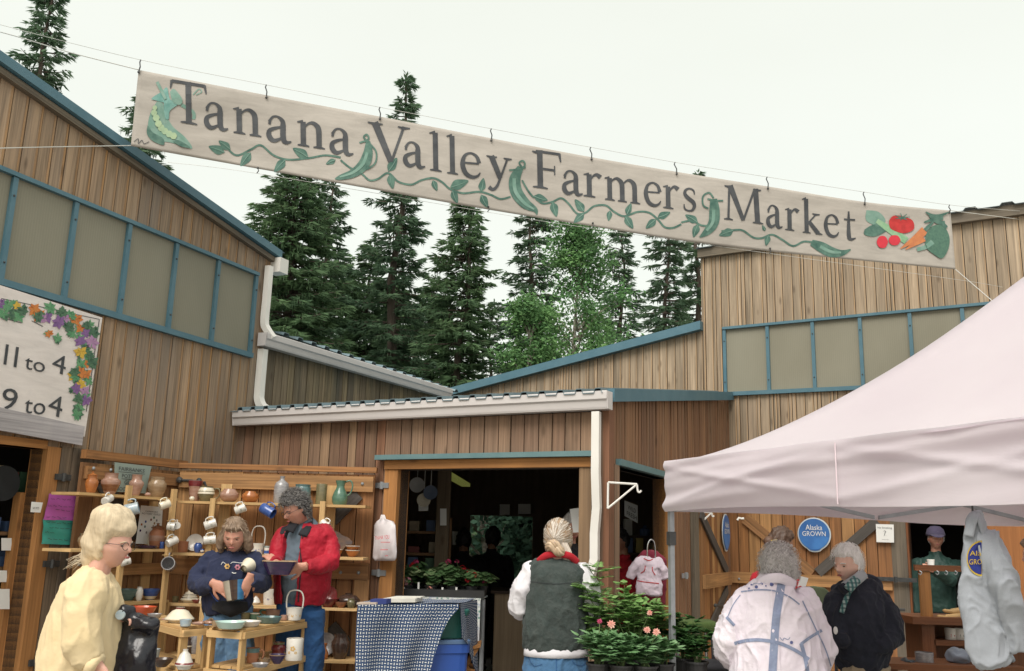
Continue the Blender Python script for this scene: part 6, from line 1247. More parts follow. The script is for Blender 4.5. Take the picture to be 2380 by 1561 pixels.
grown_dark=thing('round_sign',FL.hp(*Z8(30,340),-.1),'dark round sign hanging inside the top of the left doorway','sign'); FLi=Frame((FL.pt(0,-.12,0).x,FL.pt(0,-.12,0).y),(FL.u.x,FL.u.y)); c=FLi.hp(*Z8(22,345),0); m=MB(); m.lathe([(0,0),(.125,0),(.125,.012),(0,.012)],c,28,M=FL.n.to_track_quat('Z','Y').to_matrix(),tone=.5); o=m.build('disc',mat('black_board',(.006,.007,.008),(.01,.012,.014),8,.8),grown_dark); fixn(o)
for (x0,y0,x1,y1,off,lab) in ((200,400,245,300,-.3,'white card propped on the post inside the left doorway'),(10,780,75,700,-.1,'white label on the shelf edge of the left doorway'),(-5,985,45,910,-.1,'grey price card low in the left doorway'),(-5,1160,62,1030,-.05,'large pale notice at the bottom left doorway shelf')):
 Fi=Frame((FL.pt(0,off-.05,0).x,FL.pt(0,off-.05,0).y),(FL.u.x,FL.u.y)); flat_sign(Fi,[Z8(x0,y0),Z8(x1,y0),Z8(x1,y1),Z8(x0,y1)],0,'price_card',lab,M_PAPER,'card',.003)
# canopy tent on the right
def fabric_mat():
 m, t, b=newmat('tent_fabric'); tc=nd(t,'ShaderNodeTexCoord')
 f=noise_n(t,tc.outputs['Object'],1.2,4); c=ramp(t,f,[(.3,(.84,.785,.825)),(.7,(.875,.83,.86))]); t.links.new(c,b.inputs['Base Color']); b.inputs['Roughness'].default_value=.7; b.inputs['Specular IOR Level'].default_value=.25
 f2=noise_n(t,mapping(t,tc.outputs['Object'],(1,1,2.4)),2.2,4,.55,1.2); bump(t,b,f2,.14,.05)
 tr=nd(t,'ShaderNodeBsdfTranslucent'); t.links.new(c,tr.inputs[0]); ms=nd(t,'ShaderNodeMixShader'); ms.inputs[0].default_value=.6
 t.links.new(b.outputs[0],ms.inputs[1]); t.links.new(tr.outputs[0],ms.inputs[2]); t.links.new(ms.outputs[0],t.nodes['Material Output'].inputs[0]); return m
M_TENT=fabric_mat(); M_SEAM=mat('tent_seam',(.78,.66,.71),(.74,.62,.67),10,.8)
TL_=5.8; K=P(1549,1190,TL_); eA=Vector((.36,-.933,0)).normalized(); eB=Vector((.933,.36,0)).normalized(); eB=Vector((-eA.y,eA.x,0)) if Vector((-eA.y,eA.x,0)).x>0 else Vector((eA.y,-eA.x,0))
zbt=K.z; ztt=P(1545,1077,TL_).z; TS=3.15; K0=Vector((K.x,K.y,0))
TN=thing('canopy_tent',K0,'pale pink-white peaked canopy tent standing at the right over its customers','tent')
def tp(a,b,z):return K0+eA*a+eB*b+Zv*z
PK=1.16
def roof_z(a,b):
 u, v=abs(2*a/TS-1), abs(2*b/TS-1); d=1-max(u,v); e=min(u,v)/max(u,v,1e-6)
 return ztt+PK*(d**1.5)-.05*d*(1-d)*4*(1-e**2)*.8
n=44; m=MB(); vs=[]
for s_ in (0,-.003):
 for j in range(n+1):
  for i in range(n+1):
   a, b=TS*i/n, TS*j/n; vs.append(tp(a,b,roof_z(a,b)+s_+.012*noise.noise(Vector((a*1.3,b*1.3,0)))))
N=(n+1)**2; fs=[]
for j in range(n):
 for i in range(n):k=j*(n+1)+i; fs+=[[k,k+1,k+n+2,k+n+1],[N+k,N+k+n+1,N+k+n+2,N+k+1]]
m.add(vs,fs,None,.5); m.build('roof',M_TENT,TN,smooth=True)
def valance(org,d,L,name='valance'):
 nn=Vector((d.y,-d.x,0)); nn=nn if nn.dot(org-(K0+(eA+eB)*TS/2))>0 else -nn
 m=MB(); nu, nv=90, 28; vs=[]
 for s_ in (0,-.003):
  for j in range(nv+1):
   for i in range(nu+1):
    u, v=i/nu, j/nv; z=ztt+.012-(ztt-zbt+.012)*v+.012*math.sin(u*6.3)*v-.02*math.sin(u*math.pi)*v*.0
    o_=.012+.028*math.sin(u*math.pi*2)*math.sin(v*3.1)+.03*noise.noise(Vector((u*8,v*1.2+u*3,org.x)))+.02*noise.noise(Vector((u*3+v*5,v*2,5)))+s_
    for q in (0,.5):
     t_=(u-q)/.5
     if 0<=t_<=1:
      for zz_ in (t_,1-t_):o_+=.016*math.exp(-((v-(.12+.76*zz_))/.07)**2)*(.4+.6*math.sin(t_*3.14))
    vs.append(org+d*(L*u)+nn*o_+Zv*z)
 N=(nu+1)*(nv+1); fs=[]
 for j in range(nv):
  for i in range(nu):k=j*(nu+1)+i; fs+=[[k,k+1,k+nu+2,k+nu+1],[N+k,N+k+nu+1,N+k+nu+2,N+k+1]]
 m.add(vs,fs,None,.5); o=m.build(name,M_TENT,TN,smooth=True)
 m=MB(); mm=org+d*(L/2)+nn*.03; m.plank(mm+Zv*(zbt+.01),mm+Zv*(ztt-.005),d*.004,nn*.005); q=m.build('seam',M_SEAM,o); return o
valance(K0,eA,TS); valance(K0,eB,TS); valance(K0+eA*TS,eB,TS); valance(K0+eB*TS,eA,TS)
for a, b in ((.02,.02),(.02,TS-.02),(TS-.02,.02),(TS-.02,TS-.02)):
 m=MB(); m.plank(tp(a,b,0),tp(a,b,ztt-.01),eA*.03,eB*.03); lg=m.build('leg',M_STEEL,TN)
 m=MB(); m.plank(tp(a,b,zbt-.2),tp(a,b,zbt-.12),eA*.042,eB*.042); m.build('leg_slider',M_IRON,lg)
 m=MB(); m.plank(tp(a,b,0),tp(a,b,.012),eA*.1,eB*.1); m.build('foot',M_STEEL,lg)
def truss(org,d,inn):
 zl, zh=zbt+.015, ztt-.05; zm=(zl+zh)/2
 for s0 in (0,.5):
  for k, (za,zb2) in enumerate(((zl,zh),(zh,zl))):
   if s0>0:za, zb2=(zh,zl) if k==0 else (zl,zh)
   m=MB(); q=inn*(.045+.022*k); m.plank(org+d*(TS*s0+.02)+q+Zv*za,org+d*(TS*(s0+.5)-.02)+q+Zv*zb2,Zv*.026,inn*.014); m.build('truss_bar',M_STEEL,TN)
truss(K0,eA,eB); truss(K0,eB,eA); truss(K0+eA*TS,eB,-eA); truss(K0+eB*TS,eA,-eB)
m=MB(); c=tp(TS/2,TS/2,0); m.plank(c+Zv*(ztt-.1),c+Zv*(ztt+PK-.03),eA*.03,eB*.03); m.build('centre_pole',M_STEEL,TN)
for q in ((0,.5),(.5,0),(1,.5),(.5,1)):
 m=MB(); m.plank(tp(TS*q[0],TS*q[1],ztt-.06)+(tp(TS/2,TS/2,0)-tp(TS*q[0],TS*q[1],0))*.03,c+Zv*(ztt+.02),Zv*.026,Vector((0,.014,0)) if abs(eA.x*(q[0]-.5))>0 else eA*.014); m.build('truss_bar',M_STEEL,TN)
# doors on the right facade
FD1=Frame((FR1.pt(0,.05,0).x,FR1.pt(0,.05,0).y),(FR1.u.x,FR1.u.y)); FD2=Frame((FR2.pt(0,.06,0).x,FR2.pt(0,.06,0).y),(FR2.u.x,FR2.u.y))
s0=FD1.hit(1624,1350)[0]; s1=FD1.hit(1688,1350)[0]; zdt=2.35
Z=lambda F, q:F.hit(*q)
d1=barn_door(FD1,s0,s1-.02,zdt,[(Z(FD1,Z6(900,985))[1],Z(FD1,Z6(900,893))[1]),(.2,.42)],'barn_door','narrow orange barn door with a dark brace and half of a blue sign, in the corner beside the tent leg',WL_D,WL_D,brace=[(*Z(FD1,Z6(800,480)),*Z(FD1,Z6(985,885)),.11),(*Z(FD1,Z6(985,1000)),*Z(FD1,Z6(850,1300)),.1)],group='plank doors under the tent',stile=False)
s2=FD2.hit(1698,1350)[0]; s3=FD2.hit(2078,1350)[0]; rz=(Z(FD2,Z6(1100,900))[1]+Z(FD2,Z7(760,908))[1])/2; rzb=(Z(FD2,Z6(1100,975))[1]+Z(FD2,Z7(760,990))[1])/2
d2=barn_door(FD2,s2,s3,zdt,[(rzb,rz),(.2,.42)],'barn_door','wide orange barn door with crossed braces and a round blue sign behind the old man',WL_D,WL_D,brace=[(*Z(FD2,Z6(1140,520)),*Z(FD2,Z6(1600,895)),.12)],bmat=WL_DR,bolts=[Z(FD2,Z6(1105,930)),Z(FD2,Z7(730,935))],group='plank doors under the tent',stile=False)
m=MB(); a, b=FD2.hp(*Z7(640,535),.06), FD2.hp(*Z7(235,890),.06); dd=(b-a).normalized(); m.plank(a,b,dd.cross(FD2.n)*.11,FD2.n*.022); m.build('brace',WL_BR,d2)
for q, F, lab in ((Z6(718,908),FD1,'grey hinge on the weathered post between the tent leg and the narrow barn door'),):
 p=F.hp(*q,.0); t_=thing('strap_hinge',p,lab,'hinge'); a, z=F.hit(*q,0); hinge(F,t_,a,z,.2,'hinge_plate')
m=MB(); m.fbox(FD1,s0-.24,s0-.09,-.02,.03,0,2.4,.4); m.fbox(FD1,s0-.085,s0-.02,-.02,.0,0,2.4,.8); tag(m.build('weathered_post',WL_G),'weathered grey post between the side doorway and the narrow barn door','post')
p=FD2.hp(*Z7(820,935),.07); t_=thing('strap_hinge',p,'black hinge joining the wide barn door to its grey post','hinge'); a, z=FD2.hit(*Z7(770,935),.07); hinge(Frame((FD2.pt(0,.072,0).x,FD2.pt(0,.072,0).y),(FD2.u.x,FD2.u.y)),t_,a,z,.42,'hinge_plate',M_IRON)
for q0, q1, lab in ((Z6(930,1112),Z6(1040,1118),'black iron pull bar low on the narrow barn door'),(Z7(755,1138),Z7(830,1142),'black iron rod sticking out of the wide barn door by its post')):
 m=MB(); F=FD1 if 'narrow' in lab else FD2; m.tube([F.hp(*q0,.1),F.hp(*q1,.1)],.014,6); m.ball(F.hp(*q0,.1),.02,8,6); tag(m.build('door_bar',M_IRON),lab,'door bar')
M_SIGB=mat('sign_blue',(.03,.115,.34),(.045,.16,.42),7,.5); M_SIGB2=mat('sign_blue_low',(.06,.22,.55),(.04,.15,.42),9,.5); M_SIGE=mat('sign_border',(.62,.66,.66),(.5,.56,.58),9,.5)
def grown_sign(F,c,r,n,label,cut=None):
 cp=F.pt(*[F.hit(*c,n)[0],n,F.hit(*c,n)[1]]); ro=thing('produce_sign',cp,label,'sign','round blue produce signs')
 def outl(s_):return [(math.cos(a)*r*s_,math.sin(a)*r*s_*(1.0 if math.sin(a)>-.9 else 1.08)) for a in [6.283*k/40 for k in range(40)]]
 f=lambda x, y, o_:cp+F.u*x+Zv*y+F.n*o_
 for nm, s_, o0, mt in (('border',1.06,.0,M_SIGE),('face',.98,.008,M_SIGB)):m=MB(); m.slab([f(x,y,o0) for x,y in outl(s_)],F.n*.006,.5); q=m.build(nm,mt,ro); fixn(q)
 m=MB(); pts=[(math.cos(a)*r*.97,math.sin(a)*r*.97) for a in [math.pi+math.pi*k/20 for k in range(21)]]; pts=[(x,min(y,-.12*r+.1*r*math.sin(x/r*5))) for x,y in pts]+[(r*.5,-.05*r),(0,-.18*r),(-.5*r,-.02*r)]
 pts=pts[:21]+[(r*.6,-.12*r),(r*.2,-.22*r),(-.2*r,-.05*r),(-.6*r,-.16*r)]; m.add([f(0,-.4*r,.0155)]+[f(x,y,.0155) for x,y in pts],[[0,i+1,(i+1)%len(pts)+1] for i in range(len(pts))]); m.build('mountains',M_SIGB2,ro)
 for t, x0, y0, w_, h in (('Alaska',-.52,.26,1.06,.34),('GROWN',-.74,-.12,1.48,.30)):m=MB(); text_on(m,t,lambda x,y:f(x*r,y*r,.017),x0,y0,w_,h); m.build('lettering',M_PAPER,ro)
 return ro
grown_sign(FD2,Z7(210,625),.175,.075,'round blue sign reading Alaska GROWN on the wide barn door above the old man')
grown_sign(FD1,Z6(1000,610),.19,.05,'round blue Alaska GROWN sign half seen on the narrow barn door in the corner')
ns, at=flat_sign(FD2,[Z7(635,680),Z7(755,683),Z7(752,560),Z7(630,556)],.08,'no_smoking_notice','white No Smoking notice pinned to the wide barn door near the grey post',M_PAPER,'notice',.003)
lettering(ns,at,'No Smoking',.1,.76,.8,.1,M_INK); lettering(ns,at,'THANK YOU',.3,.14,.4,.035,M_INK)
m=MB()
for (u0,v0,u1,v1) in ((.45,.38,.55,.64),(.38,.36,.62,.38),(.5,.55,.6,.58),(.42,.6,.5,.66)):m.add([at(u0,v0),at(u0+.03,v0),at(u1,v1),at(u1-.03,v1)],[[0,1,2,3]])
m.build('drawing',M_INK,ns)
for (pts,Yk,r_,lab) in (([(195,450),(198,272),(395,285),(400,330),(412,340),(425,328)],6.9,.008,'white metal hanging-basket bracket on the shed corner post beside the downspout'),([(780,595),(778,470),(905,478),(910,505),(922,500)],9.7,.01,'white metal bracket on the narrow barn door just under the tent edge')):
 m=MB(); q=[P(*Z6(*p),Yk) for p in pts]; m.tube([q[0],q[1]],r_,6); m.tube([q[1],q[2]],r_,6); m.tube([q[0],q[2]],r_,6); m.tube(crv(q[2:],4),r_*.9,6); tag(m.build('plant_bracket',M_WHITE),lab,'bracket','white brackets')
m=MB(); q=[P(*Z6(*p),9.7) for p in ((1080,530),(1090,515),(1110,520),(1125,518))]; m.tube(q,.012,6); tag(m.build('hook_bracket',M_WHITE),'small white hook on the wide barn door at the tent edge','hook')
pd=thing('plywood_door',P(2320,1400,9.3),'plain orange plywood door standing open at the far right behind the grey sweatshirt','door')
m=MB(); sA=FR2.hit(2250,1300)[0]; m.fbox(FR2,dr1-.75,dr1+1.9,.09,.115,.1,2.3,.5,up=True); m.build('panel',wood('plywood',[(.30,.12,.04),(.34,.14,.05)],.25,(.2,.08,.03),.4,knots=0),pd)
Ys=7.2; BS=thing('hook_stand',P(*Z7(980,1500),Ys),'brown wooden stand with a hook rail and shelves at the right under the tent','display stand')
q=lambda x, y, Y=Ys:P(*Z7(x,y),Y)
def hb(name,x0,y0,x1,y1,mt,dp=.03,Y=Ys,par=BS):
 a, b=q(x0,y1,Y), q(x1,y0,Y); m=MB(); m.hexa([(a.x,Y,a.z),(b.x,Y,a.z),(b.x,Y+dp,a.z),(a.x,Y+dp,a.z)],[(a.x,Y,b.z),(b.x,Y,b.z),(b.x,Y+dp,b.z),(a.x,Y+dp,b.z)]) if abs(y1-y0)>abs(x1-x0) else m.hexa([(a.x,Y,a.z),(a.x,Y+dp,a.z),(a.x,Y+dp,b.z),(a.x,Y,b.z)],[(b.x,Y,a.z),(b.x,Y+dp,a.z),(b.x,Y+dp,b.z),(b.x,Y,b.z)]); return m.build(name,mt,par)
hb('rail',900,852,1560,874,WL_SB,.03,Ys-.01); hb('post',950,880,1000,1218,WL_J); hb('post',1500,876,1545,1218,WL_J); hb('top',885,1210,1640,1240,WL_SB,.42,Ys-.06)
hb('side_panel',985,1244,1030,1900,WL_SB,.3); hb('side_panel',1600,1244,1640,1900,WL_SB,.3); hb('back_panel',1032,1244,1598,1900,WL_SB,.015,Ys+.30); hb('shelf',1032,1362,1598,1385,WL_SB,.28); hb('shelf',1032,1560,1598,1585,WL_SB,.28)
for x in (928,1045,1105,1170,1390,1450):
 m=MB(); c_=q(x,876,Ys-.02); m.tube(crv([c_,c_+Vector((.012,-.01,-.012)),c_+Vector((.0,-.01,-.028)),c_+Vector((-.012,-.01,-.018))],4),.004,5); m.build('hook',M_STEEL,BS)
for k, (x0,y0,x1,y1) in enumerate(((1052,1170,1225,1195),(1092,1137,1230,1160),(1110,1190,1230,1205))):
 m=MB(); a, b=q(x0,y0,Ys+.06*k), q(x1,y1,Ys+.06*k+.12); d=(b-a).normalized(); L=(b-a).length; a.z=b.z=q(1000,1210).z+.026+(.04 if k==1 else 0); m.tube([a,a+d*.02,a+d*.09,a+d*.1,b],[.010,.014,.014,.024,.024],10,tone=.5); tag(m.build('rolling_pin',WL_P,None,True),('lowest','topmost','rearmost')[k]+' of the pale wooden rolling pins on the brown stand','rolling pin','rolling pins on the stand')
for x, lab in ((1143,'white mug with a faint red print at the left on the brown stand shelf'),(1206,'white mug with green writing, second on the brown stand shelf')):
 p_=q(x,1360,Ys+.08); p_.z=q(1100,1362).z+.002; o=pot('mug',p_,22,25,'white',lab,'mug','mug','mugs on the brown stand'); motif(o,p_.y/FOC*11*.98,.08,[(-1.57,.04,.018)],P_RED if x<1200 else GZ['green'],'print')
p_=q(1310,1360,Ys+.1); p_.z=q(1100,1362).z+.002; pot('mug',p_,22,25,'white','third white mug partly behind the grey sweatshirt on the stand shelf','mug','mug','mugs on the brown stand')
lt=thing('low_table',q(900,1545,6.6),'low brown table edge at the bottom right between the old man and the stand','table'); hb('top',730,1535,1660,1552,WL_SB,.4,6.55,lt)
for x in (760,1620):hb('leg',x,1556,x+24,2600,WL_SB,.03,6.6,lt)
zt_l=q(900,1535,6.55).z
p_=q(965,1530,6.7); p_.z=zt_l+.002; pot('cyl',p_,36,24,'grey','dark grey round basin on the low table','basin','basin')
for x, w_, h_, c, lab in ((1200,.16,.11,(.25,.29,.36),'crumpled blue-grey plastic bag on the low table'),(1430,.30,.12,(.30,.36,.42),'larger pale blue-grey plastic bag under the hanging sweatshirt'),(850,.09,.03,(.05,.07,.09),'small dark folded pouch lying on the low table')):
 m=MB(); p_=q(x,1530,6.72); p_.z=zt_l+.002; m.ball(p_+Zv*h_*.5,(w_/2,.08,h_*.5),28,18); m.v=[v+Vector((noise.noise(v*22)*.02,noise.noise(v*22+Vector((5,0,0)))*.02,noise.noise(v*25+Vector((9,0,0)))*.02)) for v in m.v]; tag(m.build('plastic_bag' if h_>.05 else 'pouch',mat('bag_c',c,tuple(k*.8 for k in c),9,.4,.5,14),None,True),lab,'bag')
UPG=mat('olive_upholstery',(.12,.15,.085),(.095,.12,.07),12,.9,.3,90); M_CHR=mat('chrome',(.55,.56,.57),None,5,.2,metal=1)
ch=thing('office_chair',P(1900,1561,6.7),'chair with a rounded olive green upholstered back between the two grey-haired customers','chair'); Yc=6.7
m=MB(); pts=[(1845,1400),(1850,1376),(1868,1366),(1895,1363),(1918,1367),(1932,1380),(1938,1420),(1937,1500),(1930,1520),(1850,1520),(1845,1480)]
m.slab([P(x,y,Yc) for x,y in pts],Vector((0,.05,0)),.5); o=m.build('backrest',UPG,ch); fixn(o); bv=o.modifiers.new('b','BEVEL'); bv.width=.012; bv.segments=3; bake(o)
def slabbox(name,c,wx,wy,h,mt,par,bev=.015):
 m=MB(); m.slab([c+Vector((-wx/2,-wy/2,0)),c+Vector((wx/2,-wy/2,0)),c+Vector((wx/2,wy/2,0)),c+Vector((-wx/2,wy/2,0))],Zv*h,.5); o=m.build(name,mt,par); fixn(o); bv=o.modifiers.new('b','BEVEL'); bv.width=bev; bv.segments=3; bake(o); return o
cc=P(1890,1561,6.7); cc.z=.48; cc.y=6.4; slabbox('seat',cc,.42,.42,.07,UPG,ch)
for sx_ in (-.18,.18):
 m=MB(); m.tube([cc+Vector((sx_,.19,-.02)),Vector((cc.x+sx_,6.75,.7)),Vector((cc.x+sx_,6.77,1.2))],.012,6); m.build('back_frame',M_CHR,ch)
 for sy_ in (-.17,.17):m=MB(); m.tube([Vector((cc.x+sx_,cc.y+sy_,.48)),Vector((cc.x+sx_*1.1,cc.y+sy_*1.1,0))],.012,6); m.build('leg',M_CHR,ch)
a, b=P(*Z6(655,1260),6.9), P(*Z6(925,1270),6.9); stc=(a+b)/2; stc.y=7.0
sg=thing('stool',Vector((stc.x,stc.y,0)),'metal-legged stool with a moss green upholstered seat behind the plants by the tent leg','stool'); zsd=P(*Z6(800,1295),6.9).z
slabbox('seat',Vector((stc.x,stc.y,zsd)),(b-a).length+.06,.3,.075,mat('moss_upholstery',(.075,.12,.03),(.055,.09,.022),40,.95,.5,120),sg,.025)
for sx_, sy_ in ((-.12,-.11),(.12,-.11),(-.12,.11),(.12,.11)):m=MB(); m.tube([Vector((stc.x+sx_,stc.y+sy_,zsd)),Vector((stc.x+sx_*1.25,stc.y+sy_*1.25,0))],.011,6); m.build('leg',M_CHR,sg)
m=MB(); m.tube([P(*Z6(740,1475),6.7),P(*Z6(800,1510),6.7),P(*Z6(900,1515),6.7)],.012,6); tag(m.build('chrome_tube',M_CHR),'short chrome tube lying low behind the plants','tube')
m=MB(); m.ball(P(*Z6(940,1530),6.6),(.16,.12,.05),20,12); tag(m.build('black_cushion',mat('black_cloth',(.02,.02,.025),(.035,.035,.04),12,.9),None,True),'black cushion low beside the white-jacketed woman','cushion')
# potted plants
def lmat(n,a,b,c,tr=.3):return foliage_mat(n,a,b,c,tr)
L_DAH=lmat('dahlia_leaves',(.10,.22,.09),(.17,.33,.14),(.30,.47,.26)); L_FERN=lmat('feathery_leaves',(.13,.27,.07),(.20,.37,.11),(.31,.47,.18)); L_GER=lmat('geranium_leaves',(.07,.15,.06),(.12,.23,.09),(.28,.35,.18)); L_MUM=lmat('shrub_leaves',(.03,.09,.03),(.06,.15,.045),(.11,.22,.06))
M_STEM=mat('green_stem',(.12,.18,.06),(.09,.13,.05),20,.8); M_POT=mat('black_nursery_pot',(.02,.02,.022),(.03,.03,.03),8,.5)
FLM={c:mat('petal_'+c,a,b,30,.7,trans=.2) for c,a,b in (('red',(.62,.03,.03),(.5,.02,.03)),('pink',(.62,.22,.30),(.7,.38,.42)),('salmon',(.66,.24,.20),(.72,.45,.36)),('magenta',(.5,.05,.15),(.42,.04,.12)))}
class LV:
 def __init__(s):s.v=[]; s.f=[]; s.t=[]
 def leaf(s,p,d,n_,L,w_,t):
  d=d.normalized(); sd=d.cross(n_).normalized(); up=sd.cross(d); b=len(s.v)
  s.v+=[p,p+d*L*.35+sd*w_-up*w_*.15,p+d*L*.7+sd*w_*.7-up*w_*.2,p+d*L-up*L*.12,p+d*L*.7-sd*w_*.7-up*w_*.2,p+d*L*.35-sd*w_-up*w_*.15,p+d*L*.5+up*w_*.12]
  for a, c in ((0,1),(1,2),(2,3),(3,4),(4,5),(5,0)):s.f.append([b+a,b+c,b+6]); s.t.append(min(1,max(0,t)))
def plant(name,c,h,wd,kind,label,lm,group,seed,flowers=(),pot_r=.07,cat='potted plant',nst=9):
 """c = where the pot stands"""
 rn=random.Random(seed); r=thing(name,c,label,cat,group); ph=pot_r*1.6
 m=MB(); m.lathe([(0,0),(pot_r*.75,0),(pot_r*.95,ph*.9),(pot_r*1.05,ph*.9),(pot_r*1.05,ph),(pot_r*.9,ph),(pot_r*.88,ph*.86),(0,ph*.85)],c,16,tone=.5); o=m.build('pot',M_POT,r); fixn(o); autosmooth(o)
 st_=MB(); lv=LV(); z0=c+Zv*ph*.85
 for k in range(nst):
  a=rn.random()*6.28; rr=wd*rn.uniform(.15,1); tip=z0+Vector((math.cos(a)*rr,math.sin(a)*rr,(h-ph)*rn.uniform(.55,1.0)*(1-.25*rr/wd))); mid=z0.lerp(tip,.5)+Vector((rn.gauss(0,.02),rn.gauss(0,.02),.05)); cp=crv([z0+Vector((rn.gauss(0,.015),rn.gauss(0,.015),0)),mid,tip],5)
  st_.tube(cp,[.005*(1-.6*i/len(cp)) for i in range(len(cp))],5,False,tone=.5); tb=rn.random()*.5
  for i, p in enumerate(cp[2:]):
   q=(i+2)/len(cp)
   if kind=='fern':
    for s_ in range(2):
     aa=rn.random()*6.28; d=Vector((math.cos(aa),math.sin(aa),.35)).normalized(); L=rn.uniform(.09,.17); sd=d.cross(Zv).normalized()
     st_.tube([p,p+d*L*.5+Zv*.01,p+d*L-Zv*.015],.0016,4,False,tone=.5)
     for g in range(9):
      f=(g+1)/10; pp=p+d*L*f-Zv*.02*f*f; ln=L*.36*(1-f*.6)
      for sg in (-1,1):lv.leaf(pp,sd*sg+d*.55+Zv*rn.uniform(-.2,.2),Zv,ln*rn.uniform(.8,1.1),ln*.45,tb+rn.random()*.5)
   elif kind=='geranium':
    for s_ in range(3):
     aa=rn.random()*6.28; d=Vector((math.cos(aa),math.sin(aa),rn.uniform(-.1,.7))); e=p+d.normalized()*rn.uniform(.02,.06); L=rn.uniform(.022,.036); nn=Vector((d.x*.5,d.y*.5,1)).normalized(); x=nn.orthogonal().normalized(); y=nn.cross(x); b=len(lv.v); tt=tb+rn.random()*.6
     lv.v+=[e-nn*L*.2]+[e+x*math.cos(g*.785)*L*(1+.15*(g%2))+y*math.sin(g*.785)*L*(1+.15*(g%2)) for g in range(8)]
     for g in range(8):lv.f.append([b,b+1+g,b+1+(g+1)%8]); lv.t.append(min(1,tt))
   else:
    for s_ in range(4 if kind=='dahlia' else 3):
     aa=rn.random()*6.28; d=Vector((math.cos(aa),math.sin(aa),rn.uniform(-.1,.8))); L=rn.uniform(.04,.07) if kind=='dahlia' else rn.uniform(.035,.06)
     e=p+d.normalized()*rn.uniform(0,.05)
     for g in (-.9,0,.9):
      dd=(d+Vector((-d.y,d.x,0))*g*.6); lv.leaf(e,dd,Zv,L*(1 if g==0 else .75),L*.33,tb+rn.random()*.5)
 st_.build('stems',M_STEM,r); mesh_from(([v-c for v in lv.v],lv.f,lv.t),'leaves',lm,r)
 for (fp,col_,fr,ft) in flowers:
  m=MB(); fp=Vector(fp)
  if ft=='cluster':
   for k in range(16):
    a, b2=rn.random()*6.28, rn.random()*2.2; fr=fr; nn=Vector((math.cos(a)*math.sin(b2),math.sin(a)*math.sin(b2),math.cos(b2))); e=fp+nn*fr*.8; x=nn.orthogonal().normalized(); y=nn.cross(x); s_=fr*.5
    for g in range(5):a2=g*1.257; v0=x*math.cos(a2)+y*math.sin(a2); v1=x*math.cos(a2+.6)+y*math.sin(a2+.6); v2=x*math.cos(a2-.6)+y*math.sin(a2-.6); m.add([e,e+v2*s_*.6+nn*.002,e+v0*s_+nn*.004,e+v1*s_*.6+nn*.002],[[0,1,2,3]])
  else:
   nn=Vector((fp.x*-.12-.1,-1,.55)).normalized(); x=nn.orthogonal().normalized(); y=nn.cross(x)
   for ring, (np2,s_,lift) in enumerate(((9,1.0,.0),(8,.75,.25),(6,.5,.5),(4,.28,.7))):
    for g in range(np2):
     a2=6.283*(g+ring*.5)/np2+rn.uniform(-.1,.1); v0=x*math.cos(a2)+y*math.sin(a2); pv=nn.cross(v0); L=fr*s_*rn.uniform(.85,1.1); b=nn*lift*fr*.6
     m.add([fp,fp+v0*L*.5+pv*L*.28+b*.6,fp+v0*L+b,fp+v0*L*.5-pv*L*.28+b*.6],[[0,1,2,3]])
  q=m.build('flower',FLM[col_],r)
  m=MB(); m.tube([fp,fp.lerp(z0,.5)+Zv*.02,z0],.0028,5,False,tone=.5); m.build('flower_stem',M_STEM,q)
 return r
zp=P(1450,1541,5.6).z-.11
bn=thing('plant_bench',P(1450,1561,5.6)*1,'low bench carrying black pots of dahlias and ferny plants beside the tent leg','bench'); A, Bq=P(1365,1555,5.5), P(1610,1555,5.5)
m=MB(); m.hexa([(A.x,5.35,zp-.04),(A.x,6.15,zp-.04),(A.x,6.15,zp-.003),(A.x,5.35,zp-.003)],[(Bq.x+.1,5.35,zp-.04),(Bq.x+.1,6.15,zp-.04),(Bq.x+.1,6.15,zp-.003),(Bq.x+.1,5.35,zp-.003)]); m.build('bench_top',WL_G,bn)
for x in (A.x+.05,Bq.x+.02):
 for y in (5.42,6.08):m=MB(); m.plank((x,y,0),(x,y,zp-.042),Vector((.05,0,0)),Vector((0,.05,0))); m.build('leg',WL_G,bn)
def at_(px,Y):p=P(px,1500,Y); return Vector((p.x,p.y,zp))
def fl(z,x,y,Y,c,r_,t='dahlia'):return (P(*z(x,y),Y),c,r_,t)
dg='dahlias on the plant bench'
plant('dahlia',at_(1392,5.55),.30,.12,'dahlia','leftmost leafy dahlia, its pink bloom just beside the vest-clad woman',L_DAH,dg,31,[fl(Z6,220,1240,5.45,'salmon',.027),fl(Z6,140,1220,5.6,'magenta',.018)])
plant('dahlia',at_(1445,5.5),.27,.13,'dahlia','dense leafy dahlia in the middle of the bench, without open blooms',L_DAH,dg,32)
plant('dahlia',at_(1500,5.5),.28,.12,'dahlia','dahlia with two salmon blooms side by side near the tent leg',L_DAH,dg,33,[fl(Z6,465,1278,5.4,'salmon',.022),fl(Z6,527,1292,5.4,'salmon',.024)])
plant('dahlia',at_(1540,5.62),.25,.10,'dahlia','small leafy dahlia right against the tent leg',L_DAH,dg,34)
plant('ferny_plant',at_(1405,5.95),.70,.17,'fern','tall feathery bright green plant in front of the downspout foot',L_FERN,'feathery plants on the bench',35,nst=8)
plant('ferny_plant',at_(1470,5.9),.60,.19,'mum','bushy bright green leafy plant in front of the side doorway',L_FERN,'feathery plants on the bench',36,[fl(Z6,482,1162,5.7,'salmon',.02)],nst=16)
plant('ferny_plant',at_(1525,6.0),.52,.13,'fern','thin feathery plant reaching towards the tent leg below the white blouse',L_FERN,'feathery plants on the bench',37,nst=5)
